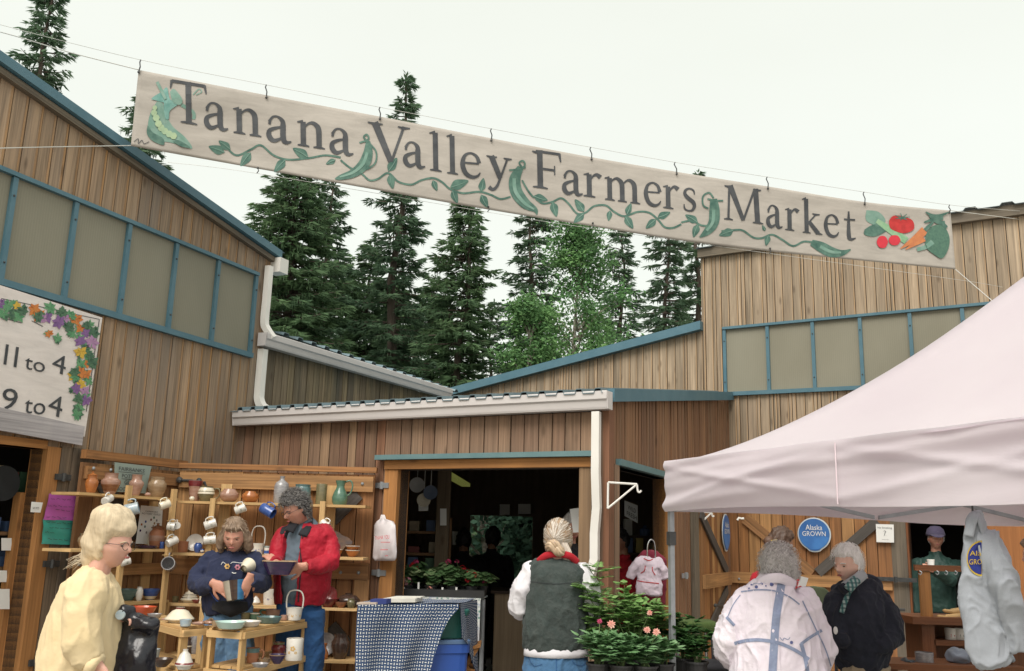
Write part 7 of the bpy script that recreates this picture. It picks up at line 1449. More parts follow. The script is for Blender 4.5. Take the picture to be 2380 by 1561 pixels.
plant('green_shrub',at_(1590,5.9),.42,.13,'mum','dark green leafy shrub in a pot right of the tent leg',L_MUM,'leafy shrubs by the tent leg',38,nst=9); plant('green_shrub',at_(1618,5.75),.34,.12,'mum','lower leafy shrub rightmost of the potted plants, before the green stool',L_MUM,'leafy shrubs by the tent leg',39,nst=8)
gg='potted geraniums by the shed doorway'; zg_=z2+.014
def gt(px,Y):p=P(px,1400,Y); return Vector((p.x,p.y,zg_))
gy=fa.y+.12
spec=[(945,gy,.26,[(358,940,'red',.03),(395,1030,'pink',.03)],'geranium with a pink head at the left end beside the door jamb'),(970,gy+.2,.28,[(435,945,'red',.034),(447,915,'magenta',.018)],'geranium with a large scarlet head near the door jamb'),(1000,gy,.22,[(530,1070,'salmon',.014)],'low geranium with one tiny coral bud at the front'),(1022,gy+.22,.30,[(640,912,'magenta',.018),(562,1020,'pink',.02)],'tall geranium with a small magenta head before the dark silhouettes'),(1050,gy+.02,.26,[],'leafy geranium without flowers in the middle front'),(1075,gy+.2,.27,[(725,950,'red',.018),(752,972,'red',.02),(690,912,'magenta',.014)],'geranium with two small red heads right of the middle'),(1095,gy+.04,.2,[(755,1018,'red',.018),(795,992,'red',.018)],'geranium with a pair of low red heads near the right end'),(1118,gy+.15,.2,[(850,1022,'magenta',.022)],'rightmost geranium leaning right with a crimson head')]
for k, (px,Y,h,fls,lab) in enumerate(spec):plant('geranium',gt(px,Y),h,.11,'geranium',lab,L_GER,gg,50+k,[(P(*Z5(x,y),Y-.05),c,r_*1.5,'cluster') for x,y,c,r_ in fls],.055,nst=7)
for x, y, lab in ((375,1085,'white plant tag at the far left of the geraniums'),(462,1055,'white plant tag below the scarlet geranium head'),(604,1085,'white plant tag in the middle of the geraniums'),(687,1085,'white plant tag right of the middle of the geraniums')):
 m=MB(); a=P(*Z5(x,y+22),gy-.09); b=P(*Z5(x,y-22),gy-.09); m.slab([a+Vector((-.008,0,0)),a+Vector((.008,0,0)),b+Vector((.010,0,0)),b+Vector((-.006,0,0))],Vector((0,.002,0)),.5); tag(m.build('plant_tag',M_PAPER),lab,'plant tag','tags in the geranium pots')
m=MB(); p0, p1=gt(925,gy-.1), gt(1125,gy-.1); m.hexa([p0-Zv*.0,p1,p1+Vector((0,.42,0)),p0+Vector((0,.42,0))],[p0+Zv*.06,p1+Zv*.06,p1+Vector((0,.42,.06)),p0+Vector((0,.42,.06))]); o=m.build('plant_tray',M_POT); tag(o,'black plastic tray holding the geranium pots','tray')
# people
def skin_mat(n,a,b):
 m=mat(n,a,b,9,.55,.12,60); bs=m.node_tree.nodes['Principled BSDF']; bs.inputs['Subsurface Weight'].default_value=.15; bs.inputs['Subsurface Radius'].default_value=(.02,.008,.005); return m
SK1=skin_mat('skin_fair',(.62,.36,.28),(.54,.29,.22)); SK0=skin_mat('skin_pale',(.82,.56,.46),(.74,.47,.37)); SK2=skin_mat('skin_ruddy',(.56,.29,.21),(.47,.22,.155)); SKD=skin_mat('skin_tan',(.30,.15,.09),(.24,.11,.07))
def hairm(n,cols):
 m, t, b=newmat(n); at=nd(t,'ShaderNodeAttribute',attribute_name='tone'); tc=nd(t,'ShaderNodeTexCoord')
 c=ramp(t,at.outputs['Fac'],[(-.6+2.2*k/(len(cols)-1) if 0<k<len(cols)-1 else (0 if k==0 else 1),x) for k,x in enumerate(cols)]); f=noise_n(t,mapping(t,tc.outputs['Object'],(60,60,9)),1.0,3,.6,.8)
 c=mix(t,1.0,c,ramp(t,f,[(.3,.8),(.7,1.1)]),'MULTIPLY'); t.links.new(c,b.inputs['Base Color']); b.inputs['Roughness'].default_value=.55; bump(t,b,f,.35,.006); return m
H_BLOND=hairm('hair_blond',[(.62,.50,.34),(.74,.63,.46),(.84,.75,.59)]); H_BROWN=hairm('hair_light_brown',[(.22,.15,.10),(.33,.24,.16),(.45,.35,.25)]); H_GREY=hairm('hair_dark_grey',[(.06,.055,.055),(.12,.11,.105),(.22,.205,.19)])
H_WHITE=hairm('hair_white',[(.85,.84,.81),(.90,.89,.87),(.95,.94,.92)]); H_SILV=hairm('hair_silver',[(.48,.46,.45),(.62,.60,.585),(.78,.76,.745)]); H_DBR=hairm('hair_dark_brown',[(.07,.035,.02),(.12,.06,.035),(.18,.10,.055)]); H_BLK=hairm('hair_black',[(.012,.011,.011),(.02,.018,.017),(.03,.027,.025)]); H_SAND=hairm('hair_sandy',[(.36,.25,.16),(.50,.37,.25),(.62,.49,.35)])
EYE=mat('eye_dark',(.04,.025,.02),(.06,.04,.03),40,.3); LIP=mat('lips',(.40,.13,.11),(.34,.10,.09),40,.45)
def cloth(n,a,b=None,sc=6,rough=.9,bs=.4,bsc=9,fine=0,sheen=.2,st_=(1,1,1)):
 m=mat(n,a,b,sc,rough,bs,bsc,spec=.2,stretch=st_); m.node_tree.nodes['Principled BSDF'].inputs['Sheen Weight'].default_value=sheen*.3
 for n_ in m.node_tree.nodes:
  if n_.type=='BUMP':n_.inputs['Distance'].default_value=.03
 return m
C_YEL=cloth('yellow_fleece',(.74,.60,.38),(.68,.54,.32)); C_NAVY=cloth('navy_fleece',(.022,.028,.06),(.03,.036,.075)); C_RED=cloth('red_jacket',(.40,.012,.03),(.30,.01,.022),5,.55,.5,14)
C_JLT=cloth('jeans_light',(.15,.26,.40),(.10,.19,.32),14,.95,.3,30); C_JMD=cloth('jeans_mid',(.07,.155,.28),(.05,.12,.23),14,.95,.3,30); C_JDK=cloth('jeans_blue',(.03,.09,.22),(.022,.065,.17),12,.95,.3,30)
C_VEST=cloth('charcoal_fleece',(.042,.055,.052),(.06,.072,.068),20,.95,.3,60); C_WHT=cloth('white_cotton',(.70,.69,.72),(.62,.60,.64)); C_GTEE=cloth('grey_blue_tee',(.13,.17,.21),(.11,.145,.18)); C_DARK=cloth('dark_lining',(.018,.018,.022),(.03,.03,.035))
C_PINK=cloth('pale_windbreaker',(.74,.67,.76),(.80,.74,.80),4,.6,.45,12); C_NVJ=cloth('navy_blouson',(.018,.02,.03),(.027,.03,.042),8,.9,.35,22); C_KHA=cloth('khaki_twill',(.36,.29,.20),(.30,.24,.165)); C_GRN=cloth('dark_green_shell',(.016,.042,.036),(.024,.055,.046),5,.5,.5,8)
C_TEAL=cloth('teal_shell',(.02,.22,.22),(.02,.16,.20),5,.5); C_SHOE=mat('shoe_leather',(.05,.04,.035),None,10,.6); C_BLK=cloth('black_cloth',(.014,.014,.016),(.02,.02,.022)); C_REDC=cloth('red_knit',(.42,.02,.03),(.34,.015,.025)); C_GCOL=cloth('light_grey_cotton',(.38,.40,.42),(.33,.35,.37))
def sstep(x):x=max(0,min(1,x)); return x*x*(3-2*x)
def headM(fwd,roll=0):
 y=Vector(fwd).normalized(); x=y.cross(Zv).normalized(); z=x.cross(y); M=Matrix((x,y,z)).transposed(); return M@Matrix.Rotation(roll,3,'Y')
def head_surf(d):
 x, y, z=d; px, py, pz=x*.074, y*.094, z*.117
 if z<0:px*=1-.30*(-z)**1.6; py*=(1-.42*(-z)) if y<0 else (1-.06*-z)
 if y>0:
  g=math.exp(-(x/.15)**2); pr=sstep((.16-z)/.36)*(1 if z>-.24 else max(0,1-(-.24-z)/.08)); py+=.026*g*pr
  for sg in (-1,1):py-=.012*math.exp(-((x-sg*.40)/.17)**2-((z-.02)/.10)**2)
  py+=.006*math.exp(-((z-.17)/.06)**2)*(1 if abs(x)<.65 else 0); py+=.008*math.exp(-(x/.26)**2-((z+.43)/.045)**2)+.007*math.exp(-(x/.22)**2-((z+.54)/.04)**2)
  py+=.010*math.exp(-(x/.28)**2-((z+.80)/.13)**2); px+=math.copysign(.004,x)*math.exp(-((z+.2)/.2)**2)*(y<.8)
 return Vector((px,py,pz))
def add_head(mb,c,M,s):
 vs, fs=[], []; R1, S1=40, 56
 for i in range(R1+1):
  th=math.pi*i/R1
  for k in range(S1):a=6.283185*k/S1; vs.append(c+M@(head_surf((math.sin(th)*math.cos(a),math.sin(th)*math.sin(a),math.cos(th)))*s))
 for i in range(R1):
  for k in range(S1):j=(k+1)%S1; fs.append([i*S1+k,(i+1)*S1+k,(i+1)*S1+j,i*S1+j])
 mb.add(vs,fs,None,.5)
 for sg in (-1,1):mb.ball(c+M@(Vector((sg*.075,-.008,-.008))*s),(.011*s,.019*s,.032*s),12,8,.5,M)
def add_hand(mb,wr,d,nrm,curl,s=1.0,thumb=1,spread=.0,tcurl=.3):
 """wr wrist, d finger direction, nrm back-of-hand normal, thumb +-1 = side"""
 d=d.normalized(); nrm=(nrm-d*nrm.dot(d)).normalized(); sd=d.cross(nrm)*thumb
 mb.tube([wr-d*.03*s,wr,wr+d*.03*s,wr+d*.07*s,wr+d*.088*s],[(.027*s,.020*s),(.028*s,.019*s),(.038*s,.017*s),(.041*s,.015*s),(.034*s,.011*s)],12,True,.5,side=sd)
 for k, (o_,L,r_) in enumerate(((.030,.072,.0090),(.010,.080,.0094),(-.011,.075,.0090),(-.030,.058,.0080))):
  p=wr+d*(.080*s)+sd*o_*s; dd=(d+sd*(o_*(4+spread*8))).normalized(); pts=[p-dd*.02*s,p]; a=0
  for seg_ in (.45,.32,.23):
   a+=curl*(.75 if seg_>.4 else 1.0); v=(dd*math.cos(a)-nrm*math.sin(a)); p=p+v*L*seg_*s; pts.append(p)
  mb.tube(pts,[r_*s,r_*s,r_*s*.95,r_*s*.88,r_*s*.72],8,True,.5)
 p=wr+d*.018*s+sd*.026*s; v=(d*.55+sd*.85-nrm*tcurl).normalized(); q=p+v*.038*s; v2=(d*.85+sd*.45-nrm*tcurl*1.6).normalized(); mb.tube([p-v*.012*s,p,q,q+v2*.03*s,q+v2*.052*s],[.013*s,.0135*s,.0115*s,.0105*s,.0075*s],8,True,.5)
def remesh(o,vox,sm=2,disp=None):
 r=o.modifiers.new('r','REMESH'); r.mode='VOXEL'; r.voxel_size=vox; r.use_smooth_shade=True
 if sm:q=o.modifiers.new('s','SMOOTH'); q.iterations=sm; q.factor=.6
 for (ns,st_,dp) in (disp or ()):
  tx=bpy.data.textures.new('folds','CLOUDS'); tx.noise_scale=ns; tx.noise_depth=dp; q=o.modifiers.new('d','DISPLACE'); q.texture=tx; q.strength=st_; q.mid_level=.5; q.texture_coords='LOCAL'
 bake(o); return o
def folds(o,A,sx,sz,seed):
 ns_=[(v.co.copy(),v.normal.copy()) for v in o.data.vertices]
 for v, (p,n_) in zip(o.data.vertices,ns_):
  w1=noise.noise(Vector((p.x*3+seed,p.y*3,p.z*3)))*.12; q=Vector(((p.x+w1)*sx+seed,(p.y+w1)*sx,(p.z+w1*1.5)*sz)); r=1-min(1,abs(noise.noise(q))*3.2); r2=1-min(1,abs(noise.noise(q*2.1+Vector((7,3,1))))*3)
  v.co=p+n_*(A*(r*r-.18)+A*.4*(r2*r2-.18))
 o.data.update()
def hair_cap(mb,c,M,s,th,reg,seed=0,R1=30,S1=44,nz_=.006,ns=14):
 """closed cap: outside the head where reg(d) > 0, inside it elsewhere"""
 vs, fs=[], []
 for i in range(R1+1):
  t_=math.pi*i/R1
  for k in range(S1):
   a=6.283185*k/S1; d=Vector((math.sin(t_)*math.cos(a),math.sin(t_)*math.sin(a),math.cos(t_))); q=head_surf(d); r_=reg(d); T=th(d) if callable(th) else th
   q=q+d*(T*r_-.014*(1-r_))+d*(nz_*noise.noise(Vector((d.x*ns*.4+seed,d.y*ns*.4,d.z*ns*.25)))*r_*2); vs.append(c+M@(q*s))
 for i in range(R1):
  for k in range(S1):j=(k+1)%S1; fs.append([i*S1+k,(i+1)*S1+k,(i+1)*S1+j,i*S1+j])
 mb.add(vs,fs,None,.5)
def strands(mb,c,M,s,th,reg,n,L,flow,seed,w_=.0016,curl=0.0,lift=.002,droop=0.0):
 rn=random.Random(seed); k=0
 while k<n:
  d=Vector((rn.gauss(0,1),rn.gauss(0,1),rn.gauss(0,1))).normalized()
  if reg(d)<.5:continue
  k+=1; T=th(d) if callable(th) else th; p=head_surf(d)+d*(T+lift*rn.random()); fl=Vector(flow(d) if callable(flow) else flow); pts=[p]; ln=L*rn.uniform(.6,1.2); m_=5; ph=rn.random()*6.28
  for i in range(m_):
   f=(fl-d*fl.dot(d)*.9); f=f.normalized() if f.length>1e-5 else Vector((0,0,-1)); side=f.cross(d)
   p=p+f*ln/m_+side*curl*math.sin(ph+i*1.9)+d*curl*.7*math.cos(ph+i*2.3)+Vector((0,0,-droop*i)); d2=p.normalized()
   rr=(head_surf(d2)+d2*(T+lift*.5)).length
   if p.length<rr or p.length>rr+lift*2+curl:p=d2*(rr+lift*.6*rn.random())
   d=d2; pts.append(p)
  wv=d.cross(pts[-1]-pts[0]); wv=wv.normalized()*w_*rn.uniform(.7,1.4) if wv.length>1e-6 else Vector((w_,0,0)); vs=[]; fs=[]
  for i, p in enumerate(pts):e=1-.7*i/m_; vs+=[c+M@((p+wv*e)*s),c+M@((p-wv*e)*s)]
  for i in range(m_):fs.append([2*i,2*i+1,2*i+3,2*i+2])
  mb.add(vs,fs,None,rn.random())
def reg_std(fr=.42,nape=-.75,w_=.16,tem=.1):
 def f(d):
  ft=sstep((d.y+.25)/.7); hl=nape+(fr-nape)*ft; return sstep((d.z-hl)/w_+.5)
 return f
def face_bits(o,c,M,s,hair,brows=True,glasses=None,closed=True):
 def P_(x,y,z):return c+M@(Vector((x,y,z))*s)
 for sg in (-1,1):
  m=MB(); m.ball(P_(sg*.030,.0765,.000),(.011*s,.005*s,(.0035 if closed else .005)*s),10,6,.5,M); m.build('eye',EYE,o,True)
  if brows:m=MB(); m.tube([P_(sg*.014,.0905,.017),P_(sg*.030,.088,.022),P_(sg*.048,.073,.016)],[.003*s,.0034*s,.002*s],6); m.build('eyebrow',hair,o,True)
 m=MB(); m.ball(P_(0,.0955,-.0555),(.021*s,.0055*s,.0065*s),12,8,.5,M); m.build('lips',LIP,o,True)
 if glasses:
  g=MB()
  for sg in (-1,1):
   cc=Vector((sg*.031,.1,.0)); g.tube([P_(*(cc+Vector((math.cos(a)*.024,-abs(math.cos(a))*.004,math.sin(a)*.019)))) for a in [6.283*k/16 for k in range(17)]],.0016*s,5,False); g.tube([P_(sg*.054,.096,.006),P_(sg*.076,.04,.008),P_(sg*.078,-.005,.006)],.0014*s,5)
  g.tube([P_(-.008,.103,.003),P_(.008,.103,.003)],.0014*s,5); g.build('glasses',glasses,o)
def person(label,hc,fwd,s,skin,torso,arms,legs,sideT,hands=(),neck=None,vox=.006,group=None,roll=0,shrink=.66,torso_n=None):
 """body: one continuous surface. torso = [(centre, half_a, half_b)] from hem to neck"""
 M=headM(fwd,roll); mb=MB(); add_head(mb,hc,M,s); top=torso[-1][0]
 nk0=hc+M@(Vector((0,-.022,-.06))*s); mb.tube([nk0,nk0.lerp(top,.5),top-Zv*.03],[(.052*s,.056*s),(.050*s,.054*s),(.062*s,.058*s)],14,True,.5,side=sideT)
 mb.tube([t[0] for t in torso],[(t[1]*shrink,t[2]*shrink) for t in torso],20,True,.5,side=sideT)
 for a in arms:
  mb.tube([p for p,r in a],[r*.62 for p,r in a][:-1]+[min(.027,a[-1][1])],12,True,.5)
  mb.ball(a[0][0],a[0][1]*.6,12,8,.5)
 for h in hands:add_hand(mb,*h)
 for l in legs:
  mb.tube([p for p,r in l],[r*.85 for p,r in l],14,True,.5)
 o=mb.build('person',skin,None,True,origin=Vector((top.x,top.y,0))); tag(o,label,'person',group); remesh(o,vox,2); return o, M
def garment(name,o,mt,tubes,balls=(),vox=.008,sm=3,disp=((.10,.014,1),(.035,.004,2)),extra=None,fold=(.010,9,4)):
 """tubes: (points, radii, side)"""
 mb=MB()
 for pts, rad, sd_ in tubes:
  mb.tube(pts,rad,20,True,.5,side=sd_)
  if sd_ is None and name!='trousers' and name!='jeans':mb.ball(pts[0],rad[0],16,10,.5)
 for c, r in balls:mb.ball(c,r,16,10,.5)
 if extra:extra(mb)
 g=mb.build(name,mt,o,True); remesh(g,vox,sm,disp); folds(g,fold[0],fold[1],fold[2],len(name)+abs(tubes[0][0][0].x)); return g
def legs_for(hl,hr,kl,kr,y0=None,r=(.092,.066,.05),feet=None):
 """hip points -> knees -> ankles on the ground"""
 out=[]
 for h, k in ((hl,kl),(hr,kr)):
  an=Vector((k.x,k.y+.02,.09)); out.append([(h,r[0]),(h.lerp(k,.5),r[0]*.88),(k,r[1]),(k.lerp(an,.4),r[1]*.92),(an,r[2]*.8),(Vector((an.x,an.y,.03)),r[2]*.8)])
 return out
def shoes(o,legs,fwd,mt=C_SHOE):
 for l in legs:
  p=l[-1][0]; f=Vector((fwd[0],fwd[1],0)).normalized(); m=MB(); m.tube([p+f*-.06+Zv*.03-Zv*p.z,p+f*.02+Zv*(.045-p.z),p+f*.11+Zv*(.035-p.z),p+f*.19+Zv*(.025-p.z)],[(.038,.035),(.045,.045),(.048,.034),(.028,.02)],12,True,.5,side=f.cross(Zv)); m.build('shoe',mt,o,True)
def trousers(o,legs,mt,hip=None,name='trousers',sideT=(1,0,0),disp=((.09,.014,2),(.03,.005,2)),grow=1.12):
 tubes=[([p for p,r in l[:-1]],[r*grow for p,r in l[:-2]]+[l[-2][1]*1.45],None) for l in legs]
 if hip:tubes.append(([h[0] for h in hip],[(h[1],h[2]) for h in hip],Vector(sideT)))
 return garment(name,o,mt,tubes,disp=disp)
def decal(o,path,w_,mt,name,off=.004,n=40,closed=False):
 """stitched strip: path in the picture grid laid onto the garment's own surface"""
 bv=BVHTree.FromPolygons([v.co+wloc(o) for v in o.data.vertices],[list(p.vertices) for p in o.data.polygons]); cp=crv([(x,y,0) for x,y in path],max(3,n//max(1,len(path)-1))); vs=[]; ok=[]
 for i, p in enumerate(cp):
  t=cp[min(i+1,len(cp)-1)]-cp[max(i-1,0)]; l=math.hypot(t.x,t.y) or 1; nx, ny=-t.y/l, t.x/l; pr=[]
  for sg in (-.5,0,.5):
   r=ray(p.x+nx*w_*sg,p.y+ny*w_*sg).normalized(); h=bv.ray_cast(CP,r); pr.append((h[0]-r*off) if h[0] is not None else None)
  ok.append(all(q is not None for q in pr)); vs+=[q if q is not None else Vector((0,0,-5)) for q in pr]
 fs=[]
 for i in range(len(cp)-1):
  if ok[i] and ok[i+1] and (vs[3*i+1]-vs[3*i+4]).length<.12:fs+=[[3*i,3*i+1,3*i+4,3*i+3],[3*i+1,3*i+2,3*i+5,3*i+4]]
 if not fs:return None
 used=sorted({k for f in fs for k in f}); mp_={k:i for i,k in enumerate(used)}; m=MB(); m.add([vs[k] for k in used],[[mp_[k] for k in f] for f in fs],None,.5); return m.build(name,mt,o)
def patch(o,pts,mt,name,off=.005):
 bv=BVHTree.FromPolygons([v.co+wloc(o) for v in o.data.vertices],[list(p.vertices) for p in o.data.polygons]); c=(sum(p[0] for p in pts)/len(pts),sum(p[1] for p in pts)/len(pts)); vs=[]
 for q in [c]+[(c[0]+(p[0]-c[0])*.5,c[1]+(p[1]-c[1])*.5) for p in pts]+list(pts):
  r=ray(*q).normalized(); h=bv.ray_cast(CP,r)
  if h[0] is None:return None
  vs.append(h[0]-r*off)
 k=len(pts); m=MB(); m.add(vs,[[0,1+i,1+(i+1)%k] for i in range(k)]+[[1+i,1+k+i,1+k+(i+1)%k,1+(i+1)%k] for i in range(k)],None,.5); return m.build(name,mt,o)
def circ(x,y,r,n=8,ry=None):return [(x+r*math.cos(6.283*k/n),y+(ry or r)*math.sin(6.283*k/n)) for k in range(n)]
def T3(lst,Y):return [(P(x,y,Y+dy),a,b) for x,y,dy,a,b in lst]
V=Vector
Y=4.6; k=Y/FOC
def sec(y,xa,xb,hb,Yc,kk):return (P((xa+xb)/2,y,Yc),(xb-xa)/2*kk,hb)
tor=[sec(1690,100,262,.19,Y,k),sec(1600,92,266,.21,Y,k),sec(1520,104,270,.215,Y,k),sec(1455,122,274,.21,Y,k),sec(1400,142,270,.205,Y,k),sec(1362,160,262,.19,Y,k),sec(1340,182,254,.13,Y,k),sec(1322,204,250,.07,Y,k)]
hc=P(262,1266,Y); a1=[(P(205,1372,Y-.15),.085),(P(190,1430,Y-.2),.078),(P(190,1490,Y-.21),.074),(P(205,1525,Y-.2),.066),(P(228,1548,Y-.2),.034)]
a2=[(P(222,1370,Y+.13),.08),(P(232,1420,Y+.16),.07),(P(245,1455,Y+.14),.062),(P(262,1446,Y+.06),.05),(P(272,1441,Y+.03),.034)]
lg=legs_for(P(170,1650,Y-.09),P(190,1650,Y+.09),P(150,1850,Y-.09),P(230,1850,Y+.09))
o, M=person('blond woman with a beehive hairdo and pale yellow sweatshirt walking past at the left',hc,(1,-.22,-.08),.95,SK1,tor,[a1,a2],lg,V((1,0,0)),hands=[(a1[-1][0],V((.5,-.1,-.8)),V((-.2,-1,0)),.35,.95,1),(a2[-1][0],V((.75,-.2,.1)),V((0,-.2,-1)).normalized()*-1,.8,.95,-1)],vox=.0055)
sw=garment('sweatshirt',o,C_YEL,[([t[0] for t in tor],[(t[1],t[2]) for t in tor],V((1,0,0))),([p for p,r in a1[:-1]]+[P(218,1541,Y-.2)],[r*1.12 for p,r in a1[:-1]]+[.058],None),([p for p,r in a2],[r*1.1 for p,r in a2[:-1]]+[.042],None)],disp=((.16,.02,1),),fold=(.010,7,3))
m=MB(); m.tube([P(212,1540,Y-.2),P(222,1546,Y-.2),P(229,1550,Y-.2)],[.055,.056,.05],14); m.build('cuff',C_YEL,o,True)
trousers(o,lg,C_JMD,[(P(180,1700,Y),.15,.17),(P(175,1620,Y),.17,.18)]); shoes(o,lg,(1,0))
rg=lambda d:sstep((d.z-(-.85+1.25*sstep((d.y+.35)/.75)))/.2+.5)
bt=lambda d:.012+.085*math.exp(-((d.z-.8)/.42)**2-((d.y+.25)/.75)**2)+.05*math.exp(-((d.y+.85)/.35)**2-((d.z+.1)/.6)**2)
m=MB(); hair_cap(m,hc,M,.98,bt,rg,3,nz_=.004); m.ball(hc+M@V((0,-.095,-.05)),(.055,.06,.085),16,12,.5,M); m.ball(hc+M@V((0,-.035,.125)),(.075,.085,.062),18,12,.6,M); m.ball(hc+M@V((0,.055,.082)),(.062,.045,.045),14,10,.7,M); hr=m.build('hair',H_BLOND,o,True); remesh(hr,.005,3,((.06,.008,2),))
m=MB(); strands(m,hc,M,.99,bt,rg,0,.09,lambda d:(0,-1,.35 if d.z>0 else -.3),5,.0018,.001)
for i in range(26):
 a=random.random(); p=hc+M@V((random.uniform(-.04,.04),-.13,-.05-.05*a)); q=p+V((-.045-.05*random.random(),random.uniform(-.03,.03),-.02-.03*random.random())); m.tube([p,p.lerp(q,.5)+Zv*.006,q],[.0012,.001,.0006],4,False)
m.build('hair_strands',H_BLOND,o); face_bits(o,hc,M,.95,H_BLOND,glasses=M_IRON)
m=MB(); c0=P(308,1470,Y+.0); vs=[]
prof=[((292,1432),.03),((300,1445),.07),((318,1462),.10),((312,1490),.12),((300,1530),.14),((290,1600),.14),((288,1660),.10)]
m.tube([P(x,y,Y+.05) for (x,y),r in prof],[(r,r*.6) for (x,y),r in prof],16,True,.5,side=V((1,0,0))); m.tube([P(283,1440,Y),P(300,1425,Y),P(316,1412,Y)],[.03,.045,.012],10); m.tube([P(300,1438,Y),P(325,1450,Y),P(348,1462,Y),P(340,1474,Y)],[.03,.05,.045,.02],10)
bg_=m.build('black_bag',mat('black_plastic',(.008,.008,.012),(.014,.014,.02),8,.22,.7,10),None,True); tag(bg_,'glossy black plastic bag carried by the woman in yellow','bag'); remesh(bg_,.008,3,((.12,.05,1),(.045,.012,1)))
m=MB(); m.lathe([(0,0),(.022,0),(.024,.005),(.022,.012),(0,.012)],P(281,1430,Y-.04),18,M=Matrix.Rotation(R(80),3,'X'),tone=.5); tag(m.build('small_dish',GZ['ltblue']),'little round pale lid held in the hand above the black bag','lid')
Y=6.6; k=Y/FOC
tor=[sec(1425,482,578,.145,Y,k),sec(1405,474,583,.165,Y,k),sec(1370,476,585,.165,Y,k),sec(1335,478,592,.155,Y,k),sec(1308,478,600,.13,Y,k),sec(1293,488,592,.10,Y,k),sec(1283,512,572,.075,Y,k),sec(1276,524,560,.055,Y,k)]
hc=P(545,1247,Y-.10); a1=[(P(490,1303,Y),.062),(P(470,1330,Y-.02),.064),(P(458,1358,Y-.06),.066),(P(476,1364,Y-.16),.055),(P(495,1359,Y-.25),.034)]
a2=[(P(590,1303,Y),.062),(P(606,1330,Y-.02),.064),(P(610,1358,Y-.08),.06),(P(597,1358,Y-.2),.055),(P(583,1347,Y-.28),.034)]
lg=legs_for(P(505,1440,Y),P(555,1440,Y),P(498,1600,Y-.02),P(562,1600,Y-.02))
o, M=person('brown-haired woman in a navy sweatshirt looking down at a pot she holds',hc,(.10,-1,-.34),.93,SK2,tor,[a1,a2],lg,V((1,0,0)),hands=[(P(498,1357,Y-.27),V((.85,-.1,-.42)),V((-.2,-1,.2)),.12,.95,1,.3),(P(580,1343,Y-.3),V((-.25,-.1,-.9)),V((.6,-.7,0)),.35,.95,-1)],vox=.0048)
sw=garment('sweatshirt',o,C_NAVY,[([t[0] for t in tor],[(t[1],t[2]) for t in tor],V((1,0,0))),([p for p,r in a1],[r*1.08 for p,r in a1[:-1]]+[.042],None),([p for p,r in a2],[r*1.08 for p,r in a2[:-1]]+[.042],None)],disp=((.08,.022,2),(.03,.006,2)))
trousers(o,lg,C_JLT,[(P(530,1450,Y),.165,.12),(P(530,1412,Y),.16,.125)],'jeans'); shoes(o,lg,(0,-1))
for x, y, mt_, nm in ((528,1317,FLM['salmon'],'a'),(552,1319,FLM['pink'],'b')):
 for q in range(6):patch(sw,circ(x+4.2*math.cos(q*1.047),y+4.2*math.sin(q*1.047),2.6,6),DYE if nm=='a' else mt_,'embroidered_petal')
 patch(sw,circ(x,y,2.2,6),M_INK,'flower_centre',.007)
decal(sw,[(514,1313),(518,1307),(524,1311)],1.0,M_PAPER,'stitching'); decal(sw,[(536,1311),(542,1307),(560,1309),(568,1303)],1.0,M_PAPER,'stitching'); decal(sw,[(539,1331),(544,1333),(549,1332)],2.0,M_PAPER,'stitching'); decal(sw,[(488,1376),(498,1390),(508,1400)],3,M_TB,'pack_strap')
rg=reg_std(.50,-1.2,.2); th_=lambda d:.014+.012*max(0,d.z); m=MB(); hair_cap(m,hc,M,.95,th_,rg,8,nz_=.008)
for sg in (-1,1):
 m.tube([hc+M@V((sg*.06,-.01,.03)),hc+M@V((sg*.088,-.015,-.03)),hc+M@V((sg*.095,-.02,-.085)),hc+M@V((sg*.09,-.02,-.125))],[(.035,.045),(.034,.05),(.032,.045),(.012,.02)],12,True,.5,side=M@V((1,0,0)))
m.tube([hc+M@V((0,-.06,.0)),hc+M@V((0,-.085,-.06)),hc+M@V((0,-.08,-.12))],[(.08,.04),(.085,.035),(.07,.02)],14,True,.5,side=M@V((1,0,0))); m.tube([hc+M@V((-.05,.062,.075)),hc+M@V((0,.074,.078)),hc+M@V((.05,.062,.075))],[.014,.018,.014],10)
hr=m.build('hair',H_BROWN,o,True); remesh(hr,.005,2,((.03,.012,2),)); m=MB(); strands(m,hc,M,.97,th_,rg,90,.06,lambda d:(d.x*1.2,.1 if d.y>.3 else -.2,-.8),9,.0022,.003); m.build('hair_strands',H_BROWN,o); face_bits(o,hc,M,.93,H_BROWN)
pk=MB(); pk.tube([P(497,1408,Y-.14),P(538,1416,Y-.19),P(575,1410,Y-.14)],[(.03,.02),(.055,.045),(.03,.02)],14,True,.5,side=V((0,0,1))); pk.build('waist_pack',C_BLK,o,True)
c=P(547,1396,Y-.30); r_=.078; m=MB(); pr=[(0,0),(.052,0),(.056,.01),(.066,.06),(.076,.12),(.078,.125),(.074,.125),(.062,.06),(.05,.014),(0,.012)]; m.lathe(pr,(0,0,0),36,tone=.5)
nm_=len(pr)-1
for i in range(nm_):
 for q in range(36):
  a=(q+.5)/36*360; m.mi[i*36+q]=0 if 150<a<262 else (1 if 262<=a<300 else 2)
o2=m.build('glazed_pot',[glaze('glaze_oat',(.42,.38,.31),(.36,.33,.27)),GZ['dark'],glaze('glaze_deep_blue',(.03,.13,.30),(.05,.20,.38))],None,'auto',origin=(0,0,0)); o2.location=c; o2.rotation_euler=(R(-6),R(-9),0); fixn(o2); autosmooth(o2); tag(o2,'tapered pot with oat, black and blue glaze held by the woman in navy','pot')
